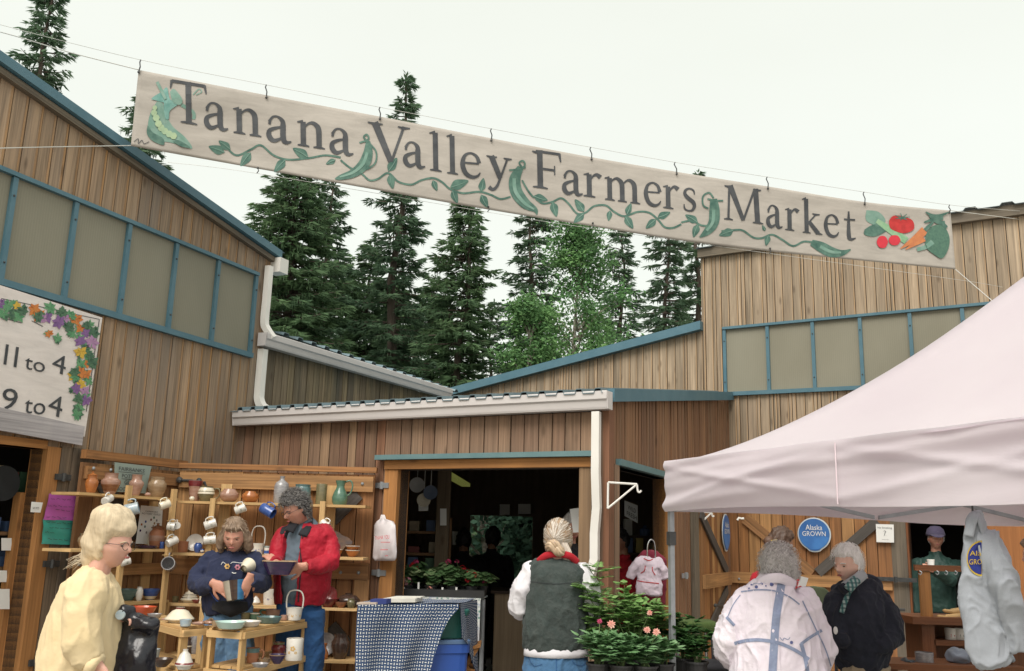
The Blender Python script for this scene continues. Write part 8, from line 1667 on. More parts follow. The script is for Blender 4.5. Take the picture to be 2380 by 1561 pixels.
m=MB(); m.lathe([(a*.052,b*.075) for a,b in PF['bowl']]+[(.046,.074),(.03,.03),(0,.012)],(0,0,0),24,tone=.5); o2=m.build('cream_bowl',GZ['cream'],None,'auto',origin=(0,0,0)); o2.location=P(566,1322,Y-.19); o2.rotation_euler=(R(-70),R(40),0); fixn(o2); autosmooth(o2); tag(o2,'cream bowl tucked under the arm of the woman in navy','bowl')
Y=6.8; k=Y/FOC
tor=[sec(1405,645,748,.14,Y,k),sec(1370,643,760,.15,Y,k),sec(1330,644,765,.15,Y,k),sec(1285,648,768,.15,Y,k),sec(1245,652,766,.14,Y,k),sec(1228,664,756,.11,Y,k),sec(1216,680,738,.085,Y,k),sec(1205,690,722,.06,Y,k)]
sd_=V((1,.25,0)).normalized(); hc=P(689,1183,Y-.10); a1=[(P(752,1240,Y+.02),.068),(P(768,1275,Y),.066),(P(767,1308,Y-.06),.062),(P(737,1318,Y-.18),.055),(P(706,1318,Y-.28),.036)]
a2=[(P(660,1245,Y-.04),.062),(P(647,1275,Y-.08),.058),(P(642,1303,Y-.12),.052),(P(640,1310,Y-.2),.048),(P(642,1310,Y-.28),.034)]
lg=legs_for(P(672,1420,Y),P(720,1420,Y),P(672,1590,Y-.02),P(726,1590,Y))
o, M=person('tall grey-haired man in a bright red jacket studying a purple baking dish',hc,(-.72,-.62,-.50),.98,SK2,tor,[a1,a2],lg,sd_,hands=[(P(703,1318,Y-.30),V((-.95,-.1,-.22)),V((.1,-.75,-.5)),.30,1.12,-1,.2,.1),(P(640,1309,Y-.26),V((-.4,.3,.3)),V((0,-.3,1)),.5,1.0,1)],vox=.0048)
inner=garment('t_shirt',o,C_GTEE,[([t[0] for t in tor],[(t[1]*.86,t[2]*.9) for t in tor],sd_)],sm=2,disp=((.07,.014,2),))
def open_shell(name,o,mt,sections,side,gap0,gap1,th=.018,n=40,flare=None):
 """gap angles (degrees, from +side towards the camera) as functions of the height fraction"""
 m=MB(); ns_=len(sections); vs=[]
 for s_ in (0,1):
  for i, (c,a,b) in enumerate(sections):
   t=i/(ns_-1); g0, g1=gap0(t), gap1(t); tn=V((0,0,1)); x=V(side).normalized(); y=V((x.y,-x.x,0))
   for q in range(n+1):
    an=R(g1+(360-(g1-g0))*q/n); e=1.02+.03*(q in (0,n)); vs.append(c+x*math.cos(an)*(a*e-th*s_)+y*math.sin(an)*(b*e-th*s_)+V((0,0,.004*math.sin(q*1.1+i))))
 N=ns_*(n+1); fs=[]
 for i in range(ns_-1):
  for q in range(n):a=i*(n+1)+q; fs+=[[a,a+1,a+n+2,a+n+1],[N+a,N+a+n+1,N+a+n+2,N+a+1]]
  for q in (0,n):a=i*(n+1)+q; fs.append([a,a+n+1,N+a+n+1,N+a])
 for i in (0,ns_-1):
  for q in range(n):a=i*(n+1)+q; fs.append([a,a+1,N+a+1,N+a])
 m.add(vs,fs,None,.5); return m
jt=[(c,a*1.04,b*1.1) for c,a,b in tor]; g0=lambda t:104-4*t; g1=lambda t:137+6*math.sin(t*3)
m=open_shell('jacket',o,C_RED,jt[:-1],sd_,g0,g1,.02)
for a in (a1,a2):m.tube([p for p,r in a[:-1]]+[a[-2][0].lerp(a[-1][0],.85)],[r*1.1 for p,r in a[:-1]]+[.046],20,True,.5)
m.ball(a1[0][0],.075,14,10); m.ball(a2[0][0],.068,14,10); jk=m.build('jacket',C_RED,o,True); fixn(jk); remesh(jk,.006,3,((.08,.022,2),(.03,.006,2)))
m=MB(); nb_=P(706,1205,Y+.0)
cps=[P(672,1236,Y-.16),P(680,1222,Y-.13),P(700,1200,Y+.05),P(715,1200,Y+.04),P(716,1222,Y-.08),P(703,1245,Y-.16)]
cp=crv(cps,5); m.tube(cp,[(.012,.034)]*len(cp),10,True,.5,side=V((0,-1,.3))); m.build('collar',C_DARK,o,True)
for pts in ([(655,1226),(668,1222),(677,1240),(672,1262),(662,1246),(650,1240)],[(700,1225),(716,1222),(715,1240),(701,1252),(697,1240)]):patch(jk,pts,C_DARK,'lapel_lining',.008)
decal(jk,[(694,1250),(697,1280),(700,1310),(697,1350),(693,1400)],3,C_DARK,'zip_edge')
trousers(o,lg,C_JDK,[(P(694,1440,Y),.16,.12),(P(694,1400,Y),.155,.125)],'jeans',sd_); shoes(o,lg,(-.6,-.7))
rg=reg_std(.46,-.62,.16); th_=lambda d:.012+.015*max(0,d.z)**.7; m=MB(); hair_cap(m,hc,M,.99,th_,rg,21,nz_=.010,ns=22); hr=m.build('hair',H_GREY,o,True); remesh(hr,.005,1,((.022,.02,2),)); m=MB(); strands(m,hc,M,1.0,th_,rg,650,.045,(0,-.4,-.6),22,.0024,.010,.012); m.build('hair_strands',H_GREY,o); face_bits(o,hc,M,.98,H_GREY,glasses=M_IRON)
c=P(648,1336,Y-.34); sx_=V((.98,.17,0)).normalized(); sy_=V((-.17,.98,0)); m=MB()
def ring(wx,wy,z,n=24):return [c+sx_*math.copysign(abs(math.cos(a))**.35,math.cos(a))*wx+sy_*math.copysign(abs(math.sin(a))**.35,math.sin(a))*wy+Zv*z for a in [6.283*(q+.5)/n for q in range(n)]]
rgs=[ring(.07,.05,0),ring(.095,.07,.045),ring(.115,.09,.088),ring(.108,.083,.088),ring(.088,.063,.04),ring(.065,.045,.012)]; vs=[p for r in rgs for p in r]; n=24
m.add(vs,[[i*n+q,i*n+(q+1)%n,(i+1)*n+(q+1)%n,(i+1)*n+q] for i in range(5) for q in range(n)]+[list(range(n))[::-1],[5*n+q for q in range(n)]],None,.5)
o2=m.build('baking_dish',GZ['navy']); fixn(o2); autosmooth(o2); tag(o2,'deep purple baking dish with a tan rim held by the man in red','dish'); m=MB(); rr=[ring(.117,.092,.087),ring(.113,.088,.092),ring(.107,.082,.087)]; m.add([p for r in rr for p in r],[[i*n+q,i*n+(q+1)%n,(i+1)*n+(q+1)%n,(i+1)*n+q] for i in range(2) for q in range(n)],None,.5); m.build('rim',GZ['tan'],o2,True)
Y=6.0; k=Y/FOC
tor=[sec(1510,1222,1364,.15,Y,k),sec(1470,1218,1366,.16,Y,k),sec(1420,1224,1362,.16,Y,k),sec(1370,1226,1358,.155,Y,k),sec(1332,1224,1360,.14,Y,k),sec(1312,1232,1352,.115,Y,k),sec(1300,1254,1332,.09,Y,k),sec(1288,1270,1322,.06,Y,k)]
hc=P(1297,1253,Y+.02); a1=[(P(1236,1332,Y),.062),(P(1214,1370,Y),.064),(P(1203,1410,Y+.02),.06),(P(1210,1420,Y+.15),.05),(P(1225,1400,Y+.28),.034)]
a2=[(P(1350,1332,Y),.062),(P(1369,1375,Y),.066),(P(1380,1430,Y+.01),.062),(P(1378,1452,Y+.10),.05),(P(1372,1470,Y+.2),.034)]
lg=legs_for(P(1262,1540,Y),P(1324,1540,Y),P(1264,1700,Y),P(1324,1700,Y),r=(.105,.072,.05))
o, M=person('woman seen from behind in a charcoal fleece vest over a white shirt and blue jeans',hc,(.25,1,-.05),.95,SK1,tor,[a1,a2],lg,V((1,0,0)),hands=[(a1[-1][0],V((.2,.8,.2)),V((-.5,0,1)),.5,.95,1),(a2[-1][0],V((-.1,.5,-.7)),V((.7,0,.3)),.5,.95,-1)],vox=.006)
vest=garment('vest',o,C_VEST,[([t[0] for t in tor[:-1]],[(t[1]*1.02,t[2]) for t in tor[:-1]],V((1,0,0)))],disp=((.09,.016,1),(.03,.004,1)))
decal(vest,[(1228,1352),(1290,1358),(1356,1352)],1.2,C_DARK,'yoke_seam')
garment('shirt',o,C_WHT,[([p for p,r in a1],[r*1.08 for p,r in a1[:-1]]+[.042],None),([p for p,r in a2],[r*1.08 for p,r in a2[:-1]]+[.042],None)],disp=((.08,.012,1),))
m=MB(); m.tube([P(1293,1524,Y),P(1293,1512,Y),P(1293,1480,Y)],[(.203,.155),(.200,.152),(.17,.12)],32,True,.5,side=V((1,0,0))); m.build('shirt_hem',C_WHT,o,True)
m=MB(); cp=crv([P(1252,1306,Y-.05),P(1270,1292,Y-.085),P(1296,1288,Y-.095),P(1324,1293,Y-.08),P(1342,1308,Y-.045)],5); m.tube(cp,[(.012,.022)]*len(cp),8,True,.5,side=V((0,-1,0))); m.build('red_collar',C_REDC,o,True)
jn=trousers(o,lg,C_JMD,[(P(1293,1600,Y),.185,.15),(P(1293,1560,Y),.205,.165),(P(1293,1512,Y),.19,.14)],'jeans'); shoes(o,lg,(0,1))
decal(jn,[(1293,1520),(1293,1560),(1293,1640)],1.6,C_JDK,'seam'); decal(jn,[(1330,1510),(1332,1540),(1352,1548),(1362,1540)],1.4,C_JDK,'pocket_stitching'); decal(jn,[(1228,1528),(1240,1548),(1260,1545)],1.4,C_JDK,'pocket_stitching')
rg=lambda d:1.0 if d.y<.5 else sstep((d.z-.3)/.2); th_=lambda d:.018; m=MB(); hair_cap(m,hc,M,.97,th_,rg,31,nz_=.006); hr=m.build('hair',H_SILV if 0 else H_SAND,o,True); remesh(hr,.005,2,((.03,.008,2),))
m=MB(); strands(m,hc,M,.98,th_,rg,400,.10,lambda d:(-d.x*.8,-1,-d.z*.8-.3),32,.002,.001)
for i in range(160):a=random.uniform(-1,1); p=P(1306+12*a,1262,Y-.08+.02*abs(a)); q=P(1322+7*a+random.uniform(-3,3),1300+random.uniform(-4,6),Y-.07); m.add([p+V((-.002,0,0)),p+V((.002,0,0)),q.lerp(p,.4)+V((.006,-.012,0)),q,q.lerp(p,.4)+V((.002,-.012,0))],[[0,1,2,3,4]],None,random.random())
m.build('hair_strands',hairm('hair_greying',[(.40,.33,.27),(.52,.45,.38),(.66,.60,.53)]),o)
m=MB()
for i in range(9):a=i*.7; c=P(1290+9*math.cos(a),1275+9*math.sin(a),Y-.10); m.tube(crv([c+V((-.03,.01,.01)),c+V((-.01,-.02,.02)),c+V((.015,-.02,-.01)),c+V((.03,.0,-.02))],4),.012,8,True,random.random())
m.build('hair_bun',H_SAND,o,True); m=MB(); m.tube(crv([P(1284,1264,Y-.12),P(1290,1261,Y-.125),P(1297,1264,Y-.12)],3),.008,6); m.build('hair_tie',mat('lilac_band',(.25,.2,.5),None,9,.6),o,True)
Y=5.6; k=Y/FOC
tor=[sec(1700,1700,1925,.20,Y,k),sec(1600,1700,1922,.21,Y,k),sec(1540,1704,1912,.21,Y,k),sec(1480,1710,1900,.205,Y,k),sec(1420,1716,1884,.19,Y,k),sec(1385,1726,1870,.16,Y,k),sec(1366,1748,1850,.12,Y,k),sec(1350,1774,1838,.085,Y,k),sec(1340,1784,1830,.06,Y,k)]
hc=P(1810,1322,Y+.06); a1=[(P(1735,1395,Y),.078),(P(1712,1440,Y-.01),.08),(P(1694,1488,Y),.082),(P(1690,1520,Y+.04),.066),(P(1700,1546,Y+.08),.034)]
a2=[(P(1866,1400,Y+.02),.08),(P(1888,1450,Y+.03),.084),(P(1908,1510,Y+.05),.082),(P(1905,1545,Y+.14),.06),(P(1896,1570,Y+.2),.034)]
lg=legs_for(P(1770,1700,Y),P(1850,1700,Y),P(1770,1860,Y),P(1850,1860,Y),r=(.11,.075,.05))
o, M=person('older woman with curly silver hair and a pale blue-striped windbreaker, seen from behind',hc,(.35,.9,-.30),.97,SK1,tor,[a1,a2],lg,V((1,.12,0)).normalized(),hands=[(a1[-1][0],V((.25,.2,-.9)),V((-1,-.2,0)),.4,.95,1),(a2[-1][0],V((-.2,.2,-.9)),V((1,0,0)),.4,.95,-1)],vox=.006)
jk=garment('windbreaker',o,C_PINK,[([t[0] for t in tor],[(t[1],t[2]) for t in tor],V((1,.12,0)).normalized()),([p for p,r in a1],[r*1.06 for p,r in a1[:-1]]+[.046],None),([p for p,r in a2],[r*1.06 for p,r in a2[:-1]]+[.046],None)],disp=((.12,.012,1),),fold=(.014,9,4.5))
STB=cloth('stripe_grey_blue',(.23,.27,.40),(.28,.33,.46),40); DOT=cloth('navy_dots',(.10,.12,.28),(.13,.15,.32),30)
for pth, w_ in (([Z6(1385,945),Z6(1362,1080),Z6(1345,1200),Z6(1330,1400),Z6(1318,1600)],19),([Z6(1060,1372),Z6(1140,1352),Z6(1240,1348),Z6(1360,1368),Z6(1470,1415),Z6(1570,1480)],8),([Z6(1105,1018),Z6(1220,1005),Z6(1330,1012),Z6(1430,1050),Z6(1505,1105)],3.2),([Z6(1005,1190),Z6(1060,1250)],7),([Z7(120,1375),Z7(190,1325),Z7(262,1282)],7),([Z7(130,1080),Z7(215,1260),Z7(290,1420),Z7(345,1600)],3),([Z6(1100,1040),Z6(1050,1110),Z6(1010,1200)],2),([Z7(120,1370),Z7(150,1480),Z7(170,1600)],9)):
 decal(jk,pth,w_,STB,'stripe')
for x, y, r_ in ((1210,985,4),(1315,967,5),(1275,978,2),(1450,1365,4),(1250,965,2),(1175,970,2),(1160,995,2)):patch(jk,circ(*Z6(x,y),r_),DOT,'printed_dot')
for pth in ([Z6(1180,975),Z6(1200,960),Z6(1230,965),Z6(1250,955),Z6(1285,962)],[Z6(1370,1330),Z6(1390,1350),Z6(1400,1335),Z6(1425,1345),Z6(1440,1330)]):decal(jk,pth,1.6,STB,'printed_flourish')
m=MB(); cp=crv([P(1768,1356,Y-.06),P(1790,1346,Y-.10),P(1818,1346,Y-.10),P(1845,1360,Y-.04)],5); m.tube(cp,[(.016,.03)]*len(cp),10,True,.5,side=V((0,-1,0))); m.build('collar',C_PINK,o,True)
trousers(o,lg,C_JMD,[(P(1810,1740,Y),.19,.16),(P(1810,1700,Y),.19,.16)]); shoes(o,lg,(0,1))
rg=lambda d:1.0 if d.y<.45 else sstep((d.z-.2)/.2); th_=lambda d:.034; m=MB(); hair_cap(m,hc,M,1.0,th_,rg,41,nz_=.012,ns=26); hr=m.build('hair',H_SILV,o,True); remesh(hr,.005,1,((.022,.022,2),)); m=MB(); strands(m,hc,M,1.0,th_,rg,1100,.05,(0,-.2,-.8),42,.0018,.014,.014); m.build('hair_strands',H_SILV,o)
Y=6.2; k=Y/FOC
sd_=V((.85,.5,0)).normalized()
tor=[sec(1560,1962,2040,.12,Y,k),sec(1535,1945,2055,.16,Y,k),sec(1495,1934,2068,.18,Y,k),sec(1450,1930,2070,.18,Y,k),sec(1405,1930,2064,.17,Y,k),sec(1375,1940,2058,.15,Y,k),sec(1358,1955,2045,.11,Y,k),sec(1345,1975,2025,.08,Y,k)]
hc=P(1972,1313,Y-.03); a1=[(P(2042,1400,Y-.03),.078),(P(2062,1440,Y-.08),.084),(P(2068,1478,Y-.10),.08),(P(2050,1500,Y-.16),.062),(P(2036,1505,Y-.18),.04)]
a2=[(P(1945,1400,Y-.05),.07),(P(1938,1440,Y-.08),.07),(P(1946,1478,Y-.12),.06),(P(1958,1490,Y-.15),.05),(P(1968,1496,Y-.14),.036)]
lg=legs_for(P(1980,1590,Y),P(2050,1590,Y),P(1978,1740,Y-.03),P(2050,1740,Y))
o, M=person('old man with short white hair in a navy blouson and khakis, looking down and left',hc,(-.88,-.46,-.14),1.0,SK0,tor,[a1,a2],lg,sd_,vox=.0055)
jk=garment('blouson',o,C_NVJ,[([t[0] for t in tor],[(t[1]*1.06,t[2]*1.05) for t in tor],sd_),([p for p,r in a1],[r*1.05 for p,r in a1],None),([p for p,r in a2],[r*1.05 for p,r in a2],None)],disp=((.09,.03,2),(.03,.006,2)))
m=MB(); cp=crv([P(1957,1372,Y-.17),P(1985,1352,Y-.10),P(2015,1346,Y+.02),P(2038,1356,Y+.04),P(2038,1376,Y-.04),P(2005,1395,Y-.14)],5); m.tube(cp,[(.022,.034)]*len(cp),12,True,.5,side=V((0,-1,.2))); hd=m.build('hood',C_NVJ,o,True)
m=MB(); cp=crv([P(1962,1366,Y-.15),P(1988,1350,Y-.16),P(2008,1333,Y-.08)],5); m.tube(cp,[(.014,.035)]*len(cp),10,True,.5,side=V((0,-1,.2))); m.build('sweatshirt_collar',C_GCOL,o,True)
def plaid():
 m, t, b=newmat('plaid_shirt'); tc=nd(t,'ShaderNodeTexCoord'); w1=nd(t,'ShaderNodeTexWave',wave_type='BANDS',bands_direction='X'); w1.inputs['Scale'].default_value=12; w2=nd(t,'ShaderNodeTexWave',wave_type='BANDS',bands_direction='Z'); w2.inputs['Scale'].default_value=12
 t.links.new(tc.outputs['Object'],w1.inputs[0]); t.links.new(tc.outputs['Object'],w2.inputs[0]); c=mix(t,ramp(t,w1.outputs['Fac'],[(.5,0.0),(.6,.7)]),(.05,.16,.15),(.45,.52,.5)); c=mix(t,ramp(t,w2.outputs['Fac'],[(.6,0.0),(.7,.7)]),c,(.03,.08,.09)); t.links.new(c,b.inputs['Base Color']); b.inputs['Roughness'].default_value=.9; return m
PLD=plaid()
for pth, w_ in (([(1983,1352),(1974,1375),(1964,1400),(1956,1425)],12),):decal(jk,pth,w_,PLD,'plaid_shirt',.02)
m=MB(); m.tube([P(1992,1346,Y-.17),P(1978,1362,Y-.2),P(1970,1372,Y-.2)],[(.03,.012)]*3,8,True,.5,side=V((1,0,0))); m.build('shirt_collar',PLD,o,True)
m=MB(); q0=[P(x,y,Y-.28) for x,y in ((1950,1400),(1938,1425),(1936,1450),(1945,1458))]; m.tube(crv(q0,4),.002,5); pn=m.build('lanyard',C_DARK,o); m=MB(); m.ball(P(1942,1466,Y-.28),(.014,.006,.024),10,8); m.build('pendant',M_PAPER,pn,True)
trousers(o,lg,C_KHA,[(P(2012,1600,Y),.17,.13),(P(2012,1545,Y),.165,.13)],sideT=sd_); shoes(o,lg,(-.8,-.3))
rg=reg_std(.50,-.55,.14); th_=lambda d:.012+.010*max(0,d.z); m=MB(); hair_cap(m,hc,M,1.02,th_,rg,51,nz_=.005); hr=m.build('hair',H_WHITE,o,True); remesh(hr,.005,1,((.02,.008,2),)); m=MB(); strands(m,hc,M,1.03,th_,rg,600,.04,(0,.3,-.6),52,.0018,.002,.006); m.build('hair_strands',H_WHITE,o); face_bits(o,hc,M,1.0,H_WHITE)
def back_figure(label,hx,hy,Y,fwd,s,skin,hair,top_mt,leg_mt,th_,rg,sw_=.23,sh=None,armp=None,group=None,vox=.009,curl=0,bits=False,torso_h=.62):
 hc=P(hx,hy,Y); z0=hc.z; f=V((fwd[0],fwd[1],0)).normalized(); sd_=V((f.y,-f.x,0)); b=V((hc.x,hc.y,0))-f*.05; q=lambda z, s_=0, fo=0:b+sd_*s_+f*fo+Zv*z
 tor=[(q(z0-.78),.17*s,.12*s),(q(z0-.62),.165*s,.12*s),(q(z0-.45),.18*s,.125*s),(q(z0-.30),.20*s,.125*s),(q(z0-.225),.17*s,.09*s),(q(z0-.19),.09*s,.07*s),(q(z0-.165),.06*s,.06*s)]
 arms=[]
 for sg in (-1,1):
  if armp and armp.get(sg):w_=armp[sg]; sp_=q(z0-.28,sg*.20*s); el=sp_.lerp(w_,.5)+V((0,0,-.13))+sd_*sg*.05; arms.append([(sp_,.062),(sp_.lerp(el,.5),.058),(el,.052),(el.lerp(w_,.5),.046),(w_,.033)])
  else:arms.append([(q(z0-.28,sg*.20*s),.062),(q(z0-.42,sg*.235*s),.056),(q(z0-.56,sg*.25*s),.05),(q(z0-.68,sg*.25*s,.04),.044),(q(z0-.80,sg*.245*s,.08),.032)])
 lg=legs_for(q(z0-.85,-.09),q(z0-.85,.09),q(z0*.28+.02,-.1),q(z0*.28+.02,.1))
 hands=[(a[-1][0],(a[-1][0]-a[-2][0]),sd_*(-1 if i==0 else 1),.4,.95,1 if i==0 else -1) for i,a in enumerate(arms)]
 o, M=person(label,hc,fwd,s,skin,tor,arms,lg,sd_,hands=hands,vox=vox,group=group)
 garment('top',o,top_mt,[([t[0] for t in tor]+[q(z0-.135)],[(t[1]*1.05,t[2]*1.1) for t in tor]+[(.066,.068)],sd_)]+[([p for p,r in a],[r*1.15 for p,r in a[:-1]]+[.04],None) for a in arms],vox=.012,sm=2,disp=((.09,.02,2),))
 trousers(o,lg,leg_mt,[(q(z0-.92),.17*s,.13*s),(q(z0-.76),.165*s,.12*s)],sideT=sd_); shoes(o,lg,fwd)
 m=MB(); hair_cap(m,hc,M,s*1.02,th_,rg,int(hx),nz_=.008); hr=m.build('hair',hair,o,True); remesh(hr,.006,1,((.025,.012,2),));
 if bits:face_bits(o,hc,M,s,hair)
 return o, M, hc
rgs_=reg_std(.42,-.7,.16)
hd=P(*Z7(98,945),6.75)
o, M, hc=back_figure('young woman with brown hair and a yellow clip, half hidden behind the silver-haired woman',1815,1266,7.0,(.85,.35,-.2),.98,SKD,H_DBR,C_REDC,C_JDK,lambda d:.018,rgs_,armp={1:hd})
m=MB(); m.ball(hc+M@V((0,-.105,-.005)),(.04,.045,.04),14,10,.4,M); m.build('hair_bun',H_DBR,o,True); m=MB(); cc_=P(*Z6(1330,690),6.88)
for q in range(4):m.tube([cc_+V((-.02,0,-.012+.01*q)),cc_+V((.0,-.012,-.008+.01*q)),cc_+V((.02,0,-.002+.01*q))],.006,6)
m.build('hair_clip',mat('yellow_plastic',(.65,.45,.03),None,9,.4),o,True)
m=MB(); m.slab([P(*Z7(x,y),6.7) for x,y in ((95,985),(145,1005),(170,925),(118,912))],V((0,.002,0)),.5); tag(m.build('paper_sheet',M_PAPER),'white sheet of paper held up between the silver-haired woman and the old man','paper')
wr=P(*Z7(1000,852),9.95)
o, M, hc=back_figure('man in purple-grey cap and dark green jacket holding a cup in the booth doorway',2175,1252,10.3,(-.25,-1,-.1),.98,SK2,H_SILV,C_GRN,C_BLK,lambda d:.008,rgs_,armp={-1:wr+V((.03,0,-.03))},bits=True)
m=MB(); CAPM=cloth('cap_twill',(.08,.07,.115),(.06,.05,.09)); vs=[]
m.lathe([(.0,.135),(.05,.128),(.085,.095),(.098,.05),(.1,.03),(.094,.03)],hc+M@V((0,-.005,0)),20,M=M,tone=.5); m.tube([hc+M@V((0,.085,.045)),hc+M@V((0,.13,.04)),hc+M@V((0,.165,.026))],[(.075,.006),(.068,.005),(.03,.004)],12,True,.5,side=M@V((1,0,0))); m.build('cap',CAPM,o,True)
cpn=thing('paper_cup',wr+V((-.01,-.05,-.03)),'white paper cup held by the man with the cap','cup'); m=MB(); m.lathe([(0,0),(.028,0),(.036,.10),(.034,.10),(.027,.01),(0,.008)],wr+V((-.01,-.05,-.03)),16,tone=.5); m.build('cup',M_PAPER,cpn); m=MB(); m.lathe([(0,.098),(.038,.1),(.037,.112),(0,.112)],wr+V((-.01,-.05,-.03)),16,tone=.5); m.build('lid',M_WHITE,cpn)
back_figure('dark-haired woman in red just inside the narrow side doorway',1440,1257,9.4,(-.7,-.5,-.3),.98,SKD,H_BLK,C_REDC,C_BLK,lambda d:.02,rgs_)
o, M, hc=back_figure('grey-haired man reading behind a white sheet in the shed doorway',1329,1225,7.9,(.3,-1,-.35),1.0,SK2,H_SILV,C_DARK,C_JDK,lambda d:.010,rgs_,bits=True)
m=MB(); m.slab([P(*Z5(x,y),7.55) for x,y in ((1382,738),(1438,735),(1436,588),(1362,598))],V((0,.002,0)),.5); tag(m.build('paper_sheet',M_PAPER),'white sheet held up at the right jamb of the shed doorway','paper')
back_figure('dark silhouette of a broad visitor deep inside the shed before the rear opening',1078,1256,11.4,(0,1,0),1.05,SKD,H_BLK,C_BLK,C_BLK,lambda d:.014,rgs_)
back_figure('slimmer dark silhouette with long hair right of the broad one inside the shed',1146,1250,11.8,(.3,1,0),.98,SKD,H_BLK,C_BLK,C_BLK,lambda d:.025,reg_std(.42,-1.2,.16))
back_figure('visitor cut off by the right edge of the picture in a teal jacket',2424,1290,5.2,(-.6,.5,-.1),1.0,SK1,H_BROWN,C_TEAL,C_JDK,lambda d:.016,rgs_)
# clothes on hangers
HG=thing('hanging_sweatshirt',P(2262,1195,3.75),'heather grey hooded sweatshirt with a round blue and gold logo hanging from the tent edge','sweatshirt'); Y=3.75; k=Y/FOC
def heather():
 m, t, b=newmat('heather_grey'); tc=nd(t,'ShaderNodeTexCoord'); f=noise_n(t,tc.outputs['Object'],240,3); c=ramp(t,f,[(.2,(.29,.31,.345)),(.8,(.33,.35,.385))]); t.links.new(c,b.inputs['Base Color']); b.inputs['Roughness'].default_value=.95; bump(t,b,noise_n(t,tc.outputs['Object'],7,3),.4,.03); return m
M_HE=heather()
FL_=0.45; rows=[(1545,1345,1500,.06),(1500,1285,1535,.075),(1400,1245,1538,.085),(1280,1226,1530,.09),(1160,1215,1520,.09),(1050,1207,1500,.09),(950,1212,1480,.085),(850,1222,1462,.08),(760,1230,1430,.075),(680,1238,1400,.065),(600,1246,1372,.05),(540,1255,1362,.045),(490,1275,1348,.035),(468,1295,1325,.02)]
bt_=[sec(Z7(0,y)[1],Z7(a,0)[0],Z7(b,0)[0],hb*FL_,Y,k) for y,a,b,hb in rows]
slv=[(P(*Z7(1400,690),Y-.02),.052),(P(*Z7(1455,820),Y-.05),.056),(P(*Z7(1490,950),Y-.06),.056),(P(*Z7(1530,1080),Y-.05),.05),(P(*Z7(1555,1200),Y-.03),.044),(P(*Z7(1580,1310),Y-.02),.040),(P(*Z7(1592,1390),Y-.02),.034),(P(*Z7(1600,1430),Y-.02),.030)]
g=garment('garment',HG,M_HE,[([t[0] for t in bt_],[(t[1],t[2]) for t in bt_],V((1,0,0))),([p for p,r in slv],[r for p,r in slv],None)],vox=.006,disp=((.2,.008,1),),fold=(.013,14,1.1))
m=MB(); m.tube(crv([P(*Z7(1262,640),Y-.03),P(*Z7(1285,540),Y-.035),P(*Z7(1318,492),Y-.03),P(*Z7(1352,560),Y-.035),P(*Z7(1385,660),Y-.03)],5),[(.006,.02)]*21,10); m.build('hood',M_HE,HG,True)
m=MB(); q0=P(*Z7(1292,480),Y); q1=P(*Z7(1287,400),Y); m.tube([q0,q0.lerp(q1,.6),q1,q1+V((.012,0,.01)),q1+V((.02,0,-.002))],.004,6); m.build('hanger_hook',M_IRON,HG)
LOGB=cloth('logo_blue',(.02,.03,.16),(.03,.04,.20),20); LOGG=cloth('logo_gold',(.55,.38,.05),(.48,.33,.04),20)
arc=[Z7(1355+105*math.cos(a),790+122*math.sin(a)) for a in [math.pi*.5+math.pi*q/14 for q in range(15)]]; arc2=[Z7(1352+94*math.cos(a),790+110*math.sin(a)) for a in [math.pi*.5+math.pi*q/14 for q in range(15)]]
patch(g,arc,LOGG,'logo_ring',.005); patch(g,arc2,LOGB,'logo_face',.0075)
bvl=BVHTree.FromPolygons([v.co+wloc(g) for v in g.data.vertices],[list(p.vertices) for p in g.data.polygons])
def onlogo(x,y):
 r=ray(*Z7(x,y)).normalized(); h=bvl.ray_cast(CP,r); return (h[0] if h[0] is not None else P(*Z7(x,y),Y-.08))-r*.011
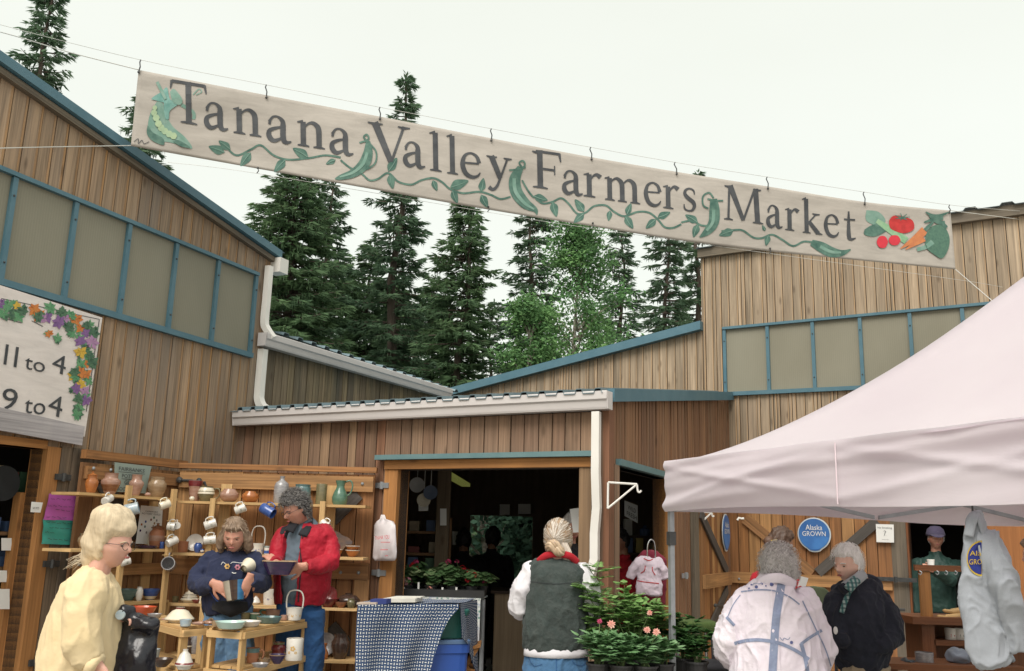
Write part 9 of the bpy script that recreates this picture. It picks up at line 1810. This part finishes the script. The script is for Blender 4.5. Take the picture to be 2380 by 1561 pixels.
for t, x0, yb, w_, h_ in (('Ala',1272,772,78,34),('GRO',1268,832,86,36)):
 m=MB(); text_on(m,t,lambda u,v:onlogo(x0+u,yb-v),0,0,w_,h_); m.build('lettering',LOGG,g)
Y=7.75; k=Y/FOC; BL=thing('hanging_blouse',P(*Z6(455,800),Y),'pale pink blouse with red piping on a chrome hanger in the side doorway','blouse')
rows=[(1040,395,560,.05),(980,392,562,.06),(930,400,556,.05),(880,392,548,.05),(830,385,545,.05),(800,400,525,.04),(785,430,500,.03)]; bt_=[sec(Z6(0,y)[1],Z6(a,0)[0],Z6(b,0)[0],hb,Y,k) for y,a,b,hb in rows]
sl1=[(P(*Z6(405,820),Y),.04),(P(*Z6(365,870),Y),.04),(P(*Z6(345,930),Y),.036)]; sl2=[(P(*Z6(535,820),Y),.04),(P(*Z6(575,870),Y),.04),(P(*Z6(590,930),Y),.036)]
g=garment('garment',BL,cloth('blouse_cotton',(.62,.53,.60),(.55,.47,.54)),[([t[0] for t in bt_],[(t[1],t[2]) for t in bt_],V((1,0,0)))]+[([p for p,r in s_],[r for p,r in s_],None) for s_ in (sl1,sl2)],vox=.007,disp=((.05,.014,2),))
for pth in ([Z6(452,840),Z6(445,875),Z6(420,892)],[Z6(500,848),Z6(502,875),Z6(520,905)],[Z6(385,940),Z6(450,952),Z6(545,962)],[Z6(440,790),Z6(475,805),Z6(505,795)]):decal(g,pth,2,P_RED,'piping')
m=MB(); m.tube(crv([P(*Z6(x,y),Y) for x,y in ((465,800),(468,700),(490,662),(515,690),(522,800))],5),.006,6); m.build('hanger',M_CHR,BL)
Y=7.95; RB=thing('hanging_blouse',P(*Z6(480,760),Y),'maroon garment hanging just behind the pale blouse','blouse'); rows=[(1100,400,590,.05),(900,400,590,.05),(800,375,600,.05),(760,420,560,.04),(740,450,530,.03)]; bt_=[sec(Z6(0,y)[1],Z6(a,0)[0],Z6(b,0)[0],hb,Y,Y/FOC) for y,a,b,hb in rows]
garment('garment',RB,cloth('maroon_knit',(.22,.03,.05),(.16,.02,.04)),[([t[0] for t in bt_],[(t[1],t[2]) for t in bt_],V((1,0,0)))],vox=.01,disp=((.05,.014,2),))
